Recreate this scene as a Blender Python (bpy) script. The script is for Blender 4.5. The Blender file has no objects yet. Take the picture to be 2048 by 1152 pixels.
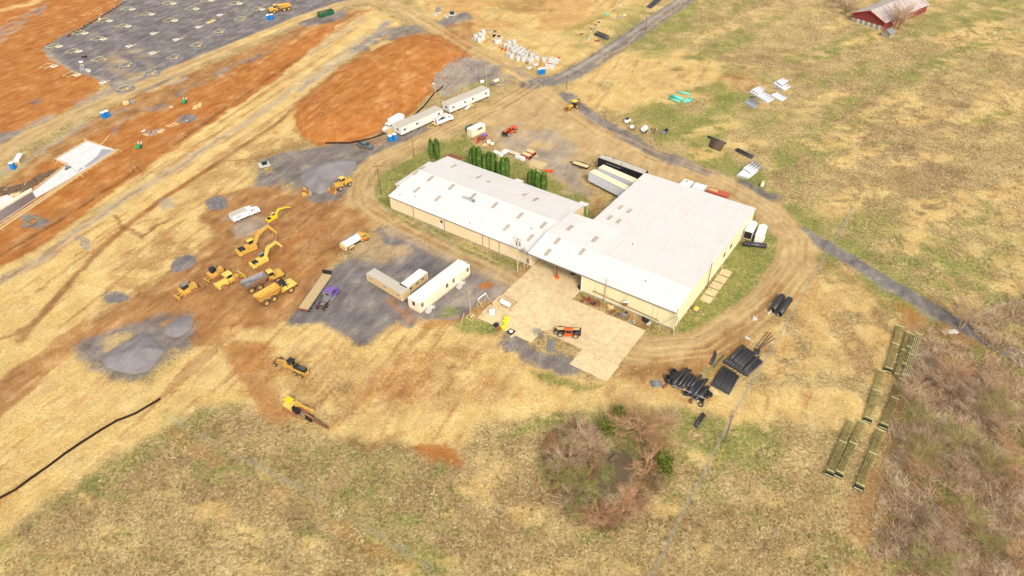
import bpy, math, random
import numpy as np
from mathutils import Vector, Matrix
# ------------------------------------------------------------------ scene, camera, light
scn = bpy.context.scene
C = scn.collection
random.seed(7)
FPX, PIT, ROL, CH = 1453.14, 0.69575, -0.009171, 114.36
cam_d = bpy.data.cameras.new('camera'); cam = bpy.data.objects.new('camera', cam_d); C.objects.link(cam)
cam_d.sensor_width = 36; cam_d.lens = 36 * FPX / 2048; cam_d.clip_start = 1; cam_d.clip_end = 6000
_R = Vector((1, 0, 0)); _U = Vector((0, math.sin(PIT), math.cos(PIT)))
_c, _s = math.cos(ROL), math.sin(ROL)
_r = _R * _c + _U * _s; _u = _U * _c - _R * _s; _b = _r.cross(_u)
M4 = Matrix((_r, _u, _b)).transposed().to_4x4(); M4.translation = (0, 0, CH)
cam.matrix_world = M4
scn.camera = cam

world = bpy.data.worlds.new('World'); scn.world = world; world.use_nodes = True
wn = world.node_tree.nodes; wl = world.node_tree.links; wn.clear()
SUN_EL, SUN_AZ = math.radians(42), math.radians(165)      # azimuth measured from +y towards +x
sky = wn.new('ShaderNodeTexSky'); sky.sky_type = 'NISHITA'; sky.sun_disc = False
sky.sun_elevation = SUN_EL; sky.sun_rotation = SUN_AZ
sky.air_density = 1.0; sky.dust_density = 4.0; sky.ozone_density = 1.0; sky.altitude = 100
hs = wn.new('ShaderNodeHueSaturation'); hs.inputs['Saturation'].default_value = 0.22
wl.new(sky.outputs[0], hs.inputs['Color'])
bg = wn.new('ShaderNodeBackground'); bg.inputs['Strength'].default_value = 0.15
wl.new(hs.outputs[0], bg.inputs['Color'])
wo = wn.new('ShaderNodeOutputWorld'); wl.new(bg.outputs[0], wo.inputs['Surface'])
sd = bpy.data.lights.new('sun', 'SUN'); sd.energy = 1.5; sd.angle = math.radians(11); sd.color = (1.0, 0.93, 0.82)
sun = bpy.data.objects.new('sun', sd); C.objects.link(sun)
_sv = Vector((math.cos(SUN_EL) * math.sin(SUN_AZ), math.cos(SUN_EL) * math.cos(SUN_AZ), math.sin(SUN_EL)))
sun.rotation_euler = _sv.to_track_quat('Z', 'Y').to_euler(); sun.location = _sv * 400
scn.view_settings.view_transform = 'Standard'; scn.view_settings.look = 'None'
scn.view_settings.exposure = 0.96; scn.view_settings.gamma = 1.0; scn.view_settings.use_curve_mapping = False

# ------------------------------------------------------------------ pixel -> ground point
def G(px, py, z=0.0):
    x = (px - 1024) / FPX; y = -(py - 576) / FPX
    x, y = _c * x - _s * y, _s * x + _c * y
    dx, dy, dz = x, y * math.sin(PIT) + math.cos(PIT), y * math.cos(PIT) - math.sin(PIT)
    t = (z - CH) / dz
    return Vector((dx * t, dy * t, z))
def G2(p): v = G(*p); return (v.x, v.y)
def heading(p, q, z=0.0):
    a, b = G(*p, z), G(*q, z); return math.atan2(b.y - a.y, b.x - a.x)

def lin(r, g, b, k=1.0):
    f = lambda c: ((c / 255 + 0.055) / 1.055) ** 2.4 if c > 10 else c / 255 / 12.92
    return (f(r) * k, f(g) * k, f(b) * k, 1)
KA = 1 / 1.62          # photograph value of a sunlit surface -> surface colour
def alb(r, g, b): return lin(r, g, b, KA)

# ------------------------------------------------------------------ numpy noise
class VN:
    def __init__(s, seed): s.t = np.random.RandomState(seed).rand(256, 256)
    def __call__(s, x, y):
        xi = np.floor(x).astype(int); yi = np.floor(y).astype(int); fx = x - xi; fy = y - yi
        fx = fx * fx * (3 - 2 * fx); fy = fy * fy * (3 - 2 * fy); t = s.t
        a = t[xi & 255, yi & 255]; b = t[(xi + 1) & 255, yi & 255]; c = t[xi & 255, (yi + 1) & 255]; d = t[(xi + 1) & 255, (yi + 1) & 255]
        return (a * (1 - fx) + b * fx) * (1 - fy) + (c * (1 - fx) + d * fx) * fy
_vn = [VN(k) for k in range(12)]
def fbm(x, y, k=0, o=4, g=0.55):
    s = 0; a = 1; n = 0
    for i in range(o):
        s = s + a * _vn[(k + i) % 12](x + 17.3 * i, y - 9.1 * i); n += a; a *= g; x = x * 2.03; y = y * 2.03
    return s / n          # 0..1 around .5

# ------------------------------------------------------------------ ground sheet
xs = np.arange(-262, 262.1, 0.62)
ys = []; y_ = 44.0
while y_ < 400: ys.append(y_); y_ += 0.36 + 0.5 * max(0, (y_ - 60)) / 300
ys = np.array(ys)
X, Y = np.meshgrid(xs, ys)
NY, NX = X.shape
WX = X + 4.0 * (fbm(X / 9, Y / 9, 1, 3) - .5) + 2.0 * (fbm(X / 2.2, Y / 2.2, 3, 2) - .5)
WY = Y + 4.0 * (fbm(X / 9, Y / 9, 5, 3) - .5) + 2.0 * (fbm(X / 2.2, Y / 2.2, 7, 2) - .5)
SX = X + 1.0 * (fbm(X / 5, Y / 5, 1, 3) - .5); SY = Y + 1.0 * (fbm(X / 5, Y / 5, 5, 3) - .5)
NCL = 10
FIELD, GREEN, STRAW, ORANGE, BROWN, ROAD, GRAVEL, FINES, BRUSH, MUD = range(10)
W = np.zeros((NCL, NY, NX), dtype=np.float32); W[0] = 1
T = np.zeros((NY, NX), dtype=np.float32)      # tone: lighter / darker soil
def _box(P, m):
    a = np.array(P); x0, y0 = a.min(0) - m; x1, y1 = a.max(0) + m
    i0, i1 = np.searchsorted(xs, [x0, x1]); j0, j1 = np.searchsorted(ys, [y0, y1])
    return slice(j0, j1), slice(i0, i1)
def _segd(px, py, A, B):
    ax, ay = A; bx, by = B; dx, dy = bx - ax, by - ay
    t = np.clip(((px - ax) * dx + (py - ay) * dy) / (dx * dx + dy * dy + 1e-9), 0, 1)
    return np.hypot(px - ax - t * dx, py - ay - t * dy), t
def _sm(v, a, b): t = np.clip((v - a) / (b - a), 0, 1); return t * t * (3 - 2 * t)
def _apply(sl, cl, m):
    for k in range(NCL): W[k][sl] *= (1 - m)
    W[cl][sl] += m
def zone(cl, P, w=1.0, soft=0.8, crisp=False, breakup=0.0, bs=3.0):
    P = [G2(p) for p in P]; sl = _box(P, soft + 5)
    x, y = (SX, SY) if crisp else (WX, WY); x = x[sl]; y = y[sl]
    d = np.full(x.shape, 1e9); ins = np.zeros(x.shape, bool); n = len(P)
    for i in range(n):
        A, B = P[i], P[(i + 1) % n]
        dd, _ = _segd(x, y, A, B); d = np.minimum(d, dd)
        c = ((A[1] > y) != (B[1] > y)) & (x < (B[0] - A[0]) * (y - A[1]) / (B[1] - A[1] + 1e-12) + A[0]); ins ^= c
    s = np.where(ins, d, -d); m = _sm(s, -soft, soft) * w
    if breakup: m = m * _sm(fbm(X[sl] / bs, Y[sl] / bs, (cl or 0) + 2, 4), .5 + (.5 - breakup) * .42 - .07, .5 + (.5 - breakup) * .42 + .07)
    _apply(sl, cl, m)
def stroke(cl, P, wid, w=1.0, soft=0.7, crisp=False, breakup=0.0, bs=3.0, off=0.0, tone=0.0):
    P = [G2(p) for p in P]
    if off:
        Q = []
        for i, p in enumerate(P):
            a = P[max(i - 1, 0)]; b = P[min(i + 1, len(P) - 1)]; L = math.hypot(b[0] - a[0], b[1] - a[1])
            Q.append((p[0] - (b[1] - a[1]) / L * off, p[1] + (b[0] - a[0]) / L * off))
        P = Q
    sl = _box(P, wid + soft + 5); x, y = (SX, SY) if crisp else (WX, WY); x = x[sl]; y = y[sl]
    d = np.full(x.shape, 1e9)
    for i in range(len(P) - 1): dd, _ = _segd(x, y, P[i], P[i + 1]); d = np.minimum(d, dd)
    m = (1 - _sm(d, wid / 2 - soft, wid / 2 + soft)) * w
    if breakup: m = m * _sm(fbm(X[sl] / bs, Y[sl] / bs, (cl or 0) + 2, 4), .5 + (.5 - breakup) * .42 - .07, .5 + (.5 - breakup) * .42 + .07)
    if cl is not None: _apply(sl, cl, m)
    if tone: T[sl] += tone * m
def tracks(P, wid, n, amp=0.35, seed=0, tw=0.45):
    r = random.Random(seed)
    for i in range(n):
        o = (r.random() - .5) * wid; k = [(p[0] + r.uniform(-2, 2), p[1] + r.uniform(-1.5, 1.5)) for p in P]
        stroke(None, k, tw, r.uniform(.6, 1), .22, True, off=o, tone=r.choice((-1, -1, .8)) * amp * (.6 if amp > .6 else .9), breakup=.6, bs=6)
def blob(cl, p, r, w=1.0, ax=1.0, **k):
    x, y = p
    zone(cl, [(x + r * ax * math.cos(a) * (1 + .2 * math.sin(3 * a + x)), y + r * .6 * math.sin(a)) for a in np.linspace(0, 6.28, 12)[:-1]], w, **k)

# grain of the earthworks runs along the haul road
_ga = heading((0, 560), (600, 170)); gx, gy = math.cos(_ga), math.sin(_ga)
U_ = X * gx + Y * gy; V_ = -X * gy + Y * gx
gr1 = fbm(U_ / 26, V_ / 2.2, 2, 4) - .5
gr2 = fbm(U_ / 8, V_ / 1.2, 6, 3) - .5

# broad field variation
n1 = fbm(X / 38, Y / 38, 2, 4); n2 = fbm(X / 12, Y / 12, 8, 4); n3 = fbm(X / 3.2, Y / 3.2, 4, 3)
full = (slice(0, NY), slice(0, NX))
_apply(full, BRUSH, _sm(.6 * n1 + .4 * n2, .52, .66) * .75)
_apply(full, GREEN, _sm(.35 * fbm(X / 30, Y / 30, 9, 3) + .35 * n2 + .3 * n3, .54, .66) * .5)
_apply(full, STRAW, _sm(.5 * fbm(X / 22, Y / 22, 4, 3) + .5 * fbm(X / 4, Y / 4, 3, 3), .55, .66) * .5)
# ---- the fields
zone(STRAW, [(800,-40),(1340,-40),(1180,110),(1100,150),(1000,110),(850,30)], .85, 3, breakup=.72, bs=14)
zone(ORANGE, [(860,-20),(1180,-20),(1200,60),(1120,60),(960,70),(880,40)], .4, 3, breakup=.6, bs=9)
zone(GREEN, [(1120,60),(1280,0),(1300,30),(1230,90),(1150,100)], .5, 3, breakup=.7, bs=6)
zone(STRAW, [(1130,175),(1240,105),(1350,95),(1450,125),(1420,180),(1290,225),(1210,240),(1150,205)], .85, 2.5, breakup=.8, bs=12)
zone(BROWN, [(1200,150),(1400,130),(1480,170),(1330,190)], .22, 3, breakup=.6, bs=5)
zone(ORANGE, [(1420,160),(1480,140),(1520,170),(1480,210),(1430,200)], .35, 3, breakup=.6, bs=5)
zone(GREEN, [(1235,235),(1330,190),(1440,160),(1480,200),(1440,290),(1500,350),(1430,350),(1340,300),(1270,270)], .8, 2, breakup=.72, bs=9)
stroke(GREEN, [(1545,375),(1640,290),(1740,200),(1800,150)], 12, .65, 2.5, breakup=.75, bs=6)
stroke(BRUSH, [(1560,370),(1660,270),(1790,160)], 5, .6, 1.5)
stroke(STRAW, [(1640,330),(1690,290),(1780,180)], .5, .5, .3)
stroke(STRAW, [(1600,330),(1660,270),(1750,180)], .5, .4, .3)
stroke(GREEN, [(1290,90),(1330,60),(1420,5),(1480,-30)], 13, .75, 2.5, breakup=.7, bs=8)
stroke(GREEN, [(1300,110),(1370,85)], 8, .6, 2.5, breakup=.7, bs=8)
stroke(GREEN, [(1420,95),(1500,60),(1560,40)], 9, .6, 2, breakup=.6, bs=6)
stroke(GREEN, [(1450,140),(1560,165),(1660,145),(1800,158)], 8, .5, 2, breakup=.6, bs=6)
zone(GREEN, [(1770,80),(1840,40),(1900,10),(1940,-20),(2040,-30),(1990,60),(1880,80)], .6, 3, breakup=.7, bs=6)
stroke(GREEN, [(1530,350),(1560,380),(1640,440),(1700,480),(1790,545),(1870,600),(1930,640)], 13, .85, 2, off=-7, breakup=.78, bs=6)
stroke(GREEN, [(1640,440),(1760,520),(1880,600),(1960,640)], 16, .6, 3, off=8, breakup=.7, bs=6)
zone(STRAW, [(1930,480),(2060,420),(2060,560),(1960,540)], .5, 3, breakup=.7, bs=5)
zone(BRUSH, [(1600,330),(1860,320),(2060,380),(2060,440),(1700,440)], .45, 5, breakup=.6, bs=8)
zone(BRUSH, [(1700,560),(2060,560),(2060,640),(1930,640)], .35, 5, breakup=.6, bs=8)
zone(STRAW, [(1560,560),(1690,550),(1800,620),(1810,680),(1790,760),(1740,850),(1640,850),(1480,800),(1520,700)], .85, 3, breakup=.68, bs=5)
zone(BROWN, [(1570,590),(1700,560),(1800,640),(1730,760),(1600,700)], .3, 3, breakup=.6, bs=4)
zone(ORANGE, [(1790,600),(1860,640),(1870,680),(1820,680),(1800,640)], .7, 1.5)
stroke(BROWN, [(1840,660),(1810,770),(1770,900),(1730,1020),(1700,1180)], 4.5, .55, 1.2, breakup=.75, bs=4)
stroke(BROWN, [(1770,900),(1740,980),(1690,1160)], 1, .6, .5, off=2.2)
zone(BRUSH, [(1830,650),(1905,645),(2100,740),(2100,1220),(1740,1220),(1780,960),(1800,800)], .9, 5)
zone(BROWN, [(1830,650),(1905,645),(2100,740),(2100,1220),(1740,1220),(1780,960),(1800,800)], .4, 2, breakup=.55, bs=5)
zone(GREEN, [(1830,650),(1905,645),(2100,740),(2100,1220),(1740,1220),(1780,960),(1800,800)], .7, 2, breakup=.42, bs=4)
for b in ((1660,1100,60),(1530,900,22),(1560,970,30),(1700,960,14),(1650,880,10),(1735,920,12),(1672,985,12),(1546,860,16)): blob(GREEN, b[:2], b[2], .6, breakup=.7, bs=2)
zone(BRUSH, [(1200,1000),(1700,960),(1700,1200),(1200,1200)], .4, 5, breakup=.6, bs=6)
zone(BRUSH, [(-60,1080),(300,880),(420,800),(560,860),(900,900),(1100,880),(1150,1060),(1000,1200),(600,1000),(300,1000),(-60,1200)], .65, 4, breakup=.7, bs=7)
zone(GREEN, [(540,870),(780,880),(900,1000),(900,1160),(700,1040)], .4, 4, breakup=.6, bs=4)
zone(GREEN, [(-60,1090),(60,1050),(200,940),(330,870),(420,800),(480,800),(440,860),(300,920),(150,1000),(0,1120)], .6, 2.5, breakup=.6, bs=4)
rg = random.Random(5)
for k in range(60):
    x, y = rg.uniform(1420, 2080), rg.uniform(0, 640)
    if y > 370 + (x - 1560) * .62 and x > 1540: continue
    stroke(GREEN if k % 2 else STRAW, [(x - 40, y + rg.uniform(4, 22)), (x, y), (x + 50, y - rg.uniform(4, 26))], rg.uniform(4, 11), .75, 2, breakup=.62, bs=3)
for k in range(40):
    x, y = rg.uniform(-20, 1700), rg.uniform(900, 1160)
    if y < 1130 - (x - 0) * .9 and x < 400: continue
    blob(GREEN if k % 2 else STRAW, (x, y), rg.uniform(14, 40), .7, 1.4, breakup=.55, bs=2)
# ---- straw over the earthworks
zone(STRAW, [(-80,620),(0,525),(120,450),(240,370),(300,330),(400,260),(500,185),(600,100),(700,28),(740,12),(800,45),(740,90),(690,120),(620,180),(590,230),(600,280),(520,300),(480,325),(545,390),(420,400),(400,440),(420,470),(420,500),(330,560),(200,620),(150,690),(-80,850)], 1, 1.5)
zone(STRAW, [(-80,830),(150,690),(200,740),(300,770),(400,690),(450,650),(530,650),(640,640),(700,690),(740,690),(800,640),(900,645),(1000,670),(1060,720),(1180,765),(1300,755),(1450,780),(1560,790),(1560,830),(1500,860),(1440,835),(1340,800),(1240,805),(1100,830),(960,850),(920,890),(820,890),(700,870),(560,835),(480,800),(400,810),(330,860),(200,930),(60,1030),(-80,1110)], 1, 1.6)
zone(STRAW, [(-80,1080),(60,1000),(200,905),(330,845),(300,880),(100,1010),(-80,1130)], .6, 1.5, breakup=.6)
# thinning of the straw: soil shows through, along the grain
g = (slice(0, NY), slice(0, NX)); mS = W[STRAW].copy()
_apply(g, BROWN, np.where(mS > .8, _sm(gr1 + .6 * gr2, .07, .2) * .75 * mS, 0))
_apply(g, ROAD, np.where(mS > .8, _sm(gr2 + .5 * (n3 - .5), .12, .3) * .6 * mS, 0))
T += .55 * gr1 * _sm(mS, .5, .9) + .35 * gr2 * _sm(mS, .5, .9)
zone(BROWN, [(400,330),(560,260),(640,260),(600,300),(500,330),(430,380),(300,470),(240,520),(330,430)], .5, 1.5, breakup=.55, bs=3)
zone(BROWN, [(220,560),(330,460),(400,480),(340,560),(250,600)], .6, 2, breakup=.6, bs=4)
zone(ORANGE, [(760,740),(850,700),(1000,690),(1040,740),(960,790),(840,800),(720,800)], .45, 2, breakup=.6, bs=5)
zone(BROWN, [(560,700),(1100,680),(1150,760),(900,830),(700,840),(580,780)], .5, 3, breakup=.52, bs=3.5)
zone(BRUSH, [(560,770),(700,760),(720,860),(560,840)], .45, 2, breakup=.6, bs=3)
zone(ORANGE, [(1150,740),(1330,700),(1420,720),(1440,800),(1300,790)], .3, 2, breakup=.6, bs=4)
zone(BROWN, [(1230,700),(1330,695),(1400,720),(1330,770),(1240,760)], .5, 1.5, breakup=.7, bs=6)
stroke(STRAW, [(850,900),(840,840),(845,810)], 2, .6, .8)
zone(ORANGE, [(810,895),(840,885),(900,895),(928,915),(915,930),(850,920)], .9, .8)
for k in range(9): stroke(BROWN, [(745+3*k, 815-6*k*.9),(830, 776+4*k)], .7, .45, .4)
stroke(BROWN, [(690,880),(720,895),(760,890),(800,868)], 1.6, .5, .6)
stroke(STRAW, [(1000,730),(1100,790),(1250,800),(1400,790),(1540,800),(1700,830)], 7, .8, 3, breakup=.8, bs=4)
# ditches and grey ruts inside the straw
stroke(FINES, [(-60,590),(0,560),(100,500),(230,410),(350,335),(450,275),(600,170),(700,95),(770,45)], 3.6, .5, 1.2, breakup=.9, bs=7)
stroke(GRAVEL, [(0,562),(100,500),(230,411),(350,335),(450,275)], 1.0, .5, .5, breakup=.8, bs=5)
stroke(BROWN, [(40,680),(110,600),(180,520),(255,450),(330,395),(430,330),(560,242),(610,195),(660,160)], 2.0, .95, .5, True, breakup=.9, bs=4, tone=-.25)
stroke(ORANGE, [(185,505),(255,450),(330,395),(430,330)], 1.5, .8, .4, True)
stroke(FINES, [(600,120),(640,95),(700,55),(730,35)], 3, .4, 1)
stroke(BROWN, [(225,432),(250,458),(290,470),(330,445),(345,430)], 1.3, .95, .4, tone=-.3)
stroke(BROWN, [(400,345),(440,325),(500,320),(560,300)], 1.2, .8, .4, tone=-.2); stroke(BROWN, [(0,565),(90,500),(200,420)], 1.2, .6, .4, breakup=.7)
stroke(BROWN, [(60,590),(150,520),(240,460),(330,430),(400,420)], 1.0, .7, .4, breakup=.65, bs=5); stroke(BROWN, [(330,500),(380,500),(420,520),(410,560)], 1.0, .6, .4, breakup=.7)
stroke(BROWN, [(0,680),(40,665),(90,630)], 1.2, .8, .4, breakup=.8, tone=-.2)
stroke(FINES, [(770,45),(740,80),(700,110),(640,150),(600,185)], 2.2, .75, .7)
stroke(BROWN, [(230,750),(120,830),(0,930),(-60,970)], 2.0, .25, 1, breakup=.6)
zone(GRAVEL, [(140,455),(165,455),(185,480),(170,500),(160,480)], .5, .8, breakup=.6, bs=1.5)
zone(FINES, [(318,400),(345,395),(350,412),(325,420)], .7, .8)
# ---- top left earthworks
zone(ORANGE, [(-120,-90),(240,-90),(245,0),(195,45),(140,64),(82,97),(140,140),(212,165),(190,190),(90,240),(0,272),(-120,320)], 1, .8)
stroke(STRAW, [(-40,28),(60,8),(130,-20)], 5, .8, 1.5)
zone(FINES, [(-40,50),(0,55),(60,20),(100,5),(60,40),(0,90)], .5, 1.5, breakup=.7)
zone(GRAVEL, [(-60,270),(0,262),(40,262),(30,285),(0,300),(-60,320)], .8, 1)
zone(BROWN, [(-120,440),(0,375),(90,300),(230,210),(330,165),(480,105),(600,55),(700,22),(740,18),(700,40),(600,90),(480,160),(330,240),(0,420)], 1, 1.2)
zone(ORANGE, [(-120,520),(0,400),(90,330),(200,268),(260,238),(330,212),(420,165),(480,135),(560,95),(640,55),(690,40),(640,90),(560,155),(480,205),(400,262),(300,332),(200,402),(100,480),(0,532),(-120,620)], 1, 1)
for i in range(7): stroke(STRAW if i % 2 else ORANGE, [(380+40*i, 200-22*i),(430+40*i, 168-22*i)], 1.6, .5, .8, breakup=.7)
stroke(FINES, [(0,350),(60,318),(120,280),(190,240),(270,215),(320,215)], 3.2, .6, 1, breakup=.75, bs=5)
stroke(GRAVEL, [(310,218),(370,180),(430,150),(520,110)], 3, .6, 1, breakup=.7, bs=5)
stroke(FINES, [(230,268),(240,250),(262,234)], 1.4, .5, .6)
stroke(BROWN, [(0,520),(100,455),(200,388),(300,320),(400,255),(500,185)], 5, .5, 1.5, off=2.5, breakup=.7, bs=6)
for b in ((370,236,18),(65,445,24)): blob(GRAVEL, b[:2], b[2], .95, soft=.6)
blob(GRAVEL, (75,203), 12, .7, soft=.8); blob(GRAVEL, (77,24), 10, .6, soft=.8); blob(BROWN, (75,204), 26, .3, soft=1.5, breakup=.6)
zone(GRAVEL, [(82,97),(145,60),(200,42),(245,0),(270,-70),(820,-70),(745,-5),(690,10),(640,24),(560,50),(470,88),(380,138),(300,182),(238,190),(215,165),(140,140)], 1, .5, True)
zone(FINES, [(82,97),(100,100),(150,140),(225,165),(290,150),(250,180),(220,170),(140,142)], .7, 1.0)
zone(ROAD, [(210,110),(290,95),(300,150),(260,165),(225,140)], .5, 3, breakup=.7, bs=5)
stroke(ROAD, [(-60,335),(0,305),(60,270),(160,225),(250,187),(330,150),(420,112),(520,72),(600,38),(680,10),(745,-4),(800,15),(860,50),(930,92),(1000,128),(1070,170)], 8, .95, 1, True)
stroke(FINES, [(-60,310),(60,252),(160,205),(250,172)], 5, .6, 1.5, breakup=.7, bs=6)
zone(GRAVEL, [(600,48),(640,28),(700,20),(690,35),(650,48),(610,55)], .9, .8)
stroke(STRAW, [(470,90),(560,56),(620,32)], 3.5, .8, .8)
stroke(STRAW, [(300,182),(345,160)], 2, .6, .8); stroke(FINES, [(340,168),(370,156)], 2.4, .8, .6)
# ---- stockpile surroundings
zone(ORANGE, [(585,245),(600,205),(680,135),(760,88),(830,65),(885,72),(935,110),(945,150),(870,185),(770,265),(700,290),(640,290),(600,275)], 1, .8)
zone(GRAVEL, [(690,108),(760,55),(830,48),(850,62),(800,75),(740,100)], .8, 1.2, breakup=.85)
zone(STRAW, [(740,95),(770,82),(790,84),(740,108)], .8, 1)
zone(FINES, [(860,150),(925,112),(1000,132),(995,160),(940,172),(900,195),(868,182)], .9, 1.2, breakup=.85, bs=3)
zone(GRAVEL, [(930,120),(1000,132),(998,158),(940,165)], .6, 1.2)
zone(FIELD, [(880,200),(940,170),(1000,160),(1030,160),(980,180),(890,230),(870,225)], 1, 1.2)
zone(GREEN, [(930,168),(980,158),(985,175),(940,180)], .7, 1.2, breakup=.8)
zone(GRAVEL, [(870,45),(935,22),(945,35),(905,55)], .9, .8); zone(BROWN, [(880,55),(940,40),(960,85),(930,100),(880,70)], .8, 1.5)
# ---- yard of machines
zone(BROWN, [(150,695),(250,620),(330,560),(400,510),(425,470),(400,440),(420,398),(500,372),(590,385),(640,398),(700,380),(745,395),(775,430),(725,470),(692,500),(662,540),(600,622),(560,645),(520,658),(450,658),(440,690),(400,692),(330,645),(250,655),(180,700)], 1, 1.2)
zone(ORANGE, [(450,560),(520,480),(640,430),(700,440),(650,520),(560,590)], .5, 3, breakup=.6, bs=6)
zone(ORANGE, [(330,640),(520,620),(520,658),(430,690)], .35, 3, breakup=.6, bs=5)
stroke(BROWN, [(-60,850),(60,748),(150,682),(250,620),(350,562),(450,510),(560,470),(650,410)], 8, .95, 1)
stroke(STRAW, [(250,600),(330,560),(420,510)], 1.2, .4, .6, breakup=.7)
zone(ORANGE, [(455,690),(530,685),(560,735),(550,770),(580,815),(560,855),(515,825),(485,765),(458,740)], .75, 1.4)
zone(BROWN, [(455,690),(530,685),(560,735),(550,770),(580,815),(560,855),(515,825),(485,765),(458,740)], .5, 1.4, breakup=.7)
zone(GRAVEL, [(150,695),(180,675),(260,650),(320,625),(380,630),(395,660),(390,690),(340,710),(290,750),(215,765),(170,740)], .85, 1.5, breakup=.92, bs=4)
zone(STRAW, [(215,690),(230,668),(270,662),(260,680),(225,705)], .6, 1, breakup=.75, bs=2)
zone(GRAVEL, [(336,535),(350,518),(375,510),(393,512),(390,528),(365,545),(345,548)], .95, .7)
zone(GRAVEL, [(200,590),(215,578),(245,582),(255,600),(225,606)], .8, .9, breakup=.8, bs=2)
zone(GRAVEL, [(410,405),(430,394),(455,398),(455,415),(430,420)], .8, .6)
zone(FINES, [(455,455),(490,440),(520,450),(505,470),(470,475)], .8, 1)
zone(FINES, [(440,440),(470,430),(530,430),(560,440),(520,455)], .6, 1.2)
zone(GRAVEL, [(505,375),(530,320),(560,305),(620,296),(700,286),(780,272),(850,255),(870,262),(760,300),(730,330),(728,365),(700,392),(640,404),(590,395),(545,375)], .9, 1.2, breakup=.93, bs=6)
zone(BROWN, [(500,380),(560,360),(600,375),(600,395),(520,400)], .6, 1.2, breakup=.7)
zone(BROWN, [(700,285),(800,270),(790,282),(720,300)], .6, 1.2)
# ---- gravel yard with office trailers
zone(GRAVEL, [(755,455),(790,448),(860,452),(940,498),(1030,548),(1052,575),(1015,602),(965,602),(930,640),(850,640),(818,655),(790,640),(742,682),(718,690),(690,675),(640,648),(575,650),(600,610),(650,550),(705,510)], .97, .9)
zone(ROAD, [(690,470),(790,440),(830,500),(760,530),(710,520)], .7, 2.5, breakup=.75, bs=6)
zone(FINES, [(930,560),(1010,570),(1040,590),(1000,605),(960,603),(930,640),(860,640),(880,610)], .6, 1.5, breakup=.85)
stroke(ORANGE, [(785,600),(812,632),(850,652),(900,645),(940,632),(1000,602)], 2.4, .5, .8)
zone(ORANGE, [(960,572),(975,565),(992,570),(985,578),(968,580)], .95, .5)
zone(GREEN, [(875,622),(895,608),(925,615),(905,632),(880,634)], .85, 1, breakup=.8, bs=2)
zone(GREEN, [(905,650),(935,632),(975,640),(1000,660),(960,672),(925,668)], .85, 1)
zone(GRAVEL, [(780,452),(850,462),(930,502),(1025,542),(1045,560),(1000,570),(940,545),(860,505),(790,485)], .75, 1.5, breakup=.7, bs=5)
# ---- roads round the building
stroke(ROAD, [(1070,170),(1000,212),(920,247),(830,292),(760,322),(728,360),(722,400)], 9, .95, 1.2, True)
stroke(ROAD, [(740,330),(728,370),(745,420),(800,455),(870,490),(950,525),(1035,565)], 6.5, .85, 1.2, True)
stroke(FINES, [(780,450),(870,492),(950,528),(1035,568)], 2.0, .6, .8, True, off=-1.5, breakup=.8, bs=5)
stroke(FINES, [(760,425),(850,470),(950,515),(1040,556)], 1.6, .6, .6, True, off=1.8, breakup=.8, bs=5)
zone(ROAD, [(930,262),(1000,205),(1070,160),(1120,185),(1205,262),(1330,320),(1440,362),(1560,440),(1510,428),(1300,352),(1195,308),(1160,330),(1175,370),(1200,450),(1170,440),(1150,400),(1100,350),(1040,318),(985,295),(950,292)], 1, 1)
zone(FINES, [(990,262),(1080,240),(1150,290),(1160,330),(1185,380),(1170,420),(1110,352),(1020,310)], .75, 2.5, breakup=.85, bs=8)
zone(GRAVEL, [(1060,300),(1110,300),(1150,330),(1180,380),(1150,370),(1090,320)], .4, 2, breakup=.8)
zone(BROWN, [(1140,420),(1200,395),(1215,400),(1180,445),(1150,430)], .7, 1.2)
RING = [(1200,265),(1330,322),(1440,364),(1540,425),(1592,480),(1588,530),(1545,590),(1480,645),(1400,690),(1300,700),(1255,690)]
stroke(ROAD, RING, 10, .97, 1, True)
zone(ROAD, [(1560,440),(1600,455),(1640,500),(1600,520),(1560,560),(1570,500)], .9, 1.2)
zone(STRAW, [(1600,510),(1700,560),(1640,600),(1560,620),(1580,560)], .4, 2, breakup=.7)
zone(ORANGE, [(1570,560),(1620,540),(1640,580),(1560,640),(1530,640)], .4, 2, breakup=.65)
stroke(ORANGE, RING[3:], 3, .35, 1, off=-1.5, breakup=.75, bs=8)
stroke(BROWN, [(1585,560),(1540,610),(1480,660),(1400,712),(1330,730)], 4, .7, 1.2, breakup=.9)
zone(ORANGE, [(1380,745),(1440,690),(1520,640),(1560,640),(1540,690),(1460,740),(1420,800),(1340,770)], .55, 1.5, breakup=.75)
zone(GREEN, [(1450,700),(1500,630),(1560,590),(1570,620),(1500,680),(1460,730),(1410,760)], .7, 1.5, breakup=.65, bs=4)
stroke(GRAVEL, [(1130,190),(1180,232),(1240,265),(1330,312),(1400,340),(1470,368),(1540,395)], 5, .9, 1)
stroke(GRAVEL, [(1592,458),(1650,490),(1740,544),(1840,604),(1885,631),(1927,653),(1979,681),(2040,716),(2150,780)], 4.4, .97, .5, True)
stroke(FINES, [(1740,548),(1830,605),(1880,640)], 1.4, .6, .6, off=-1, breakup=.7)
stroke(BROWN, [(1640,510),(1740,570),(1830,640)], 1.6, .6, .8, off=-1)
stroke(GRAVEL, [(1060,170),(1130,155),(1180,128),(1260,75),(1340,20),(1420,-35)], 8, .9, .9, True)
stroke(FINES, [(1120,160),(1180,128),(1260,75),(1340,20),(1420,-35)], 2.2, .8, .7, True, off=1.6); stroke(ROAD, [(1180,128),(1260,75),(1340,20),(1420,-35)], 1.0, .6, .5, off=-1.7)
stroke(GRAVEL, [(1060,155),(1030,140),(1090,166),(1110,170)], 2.5, .7, .8)
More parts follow.
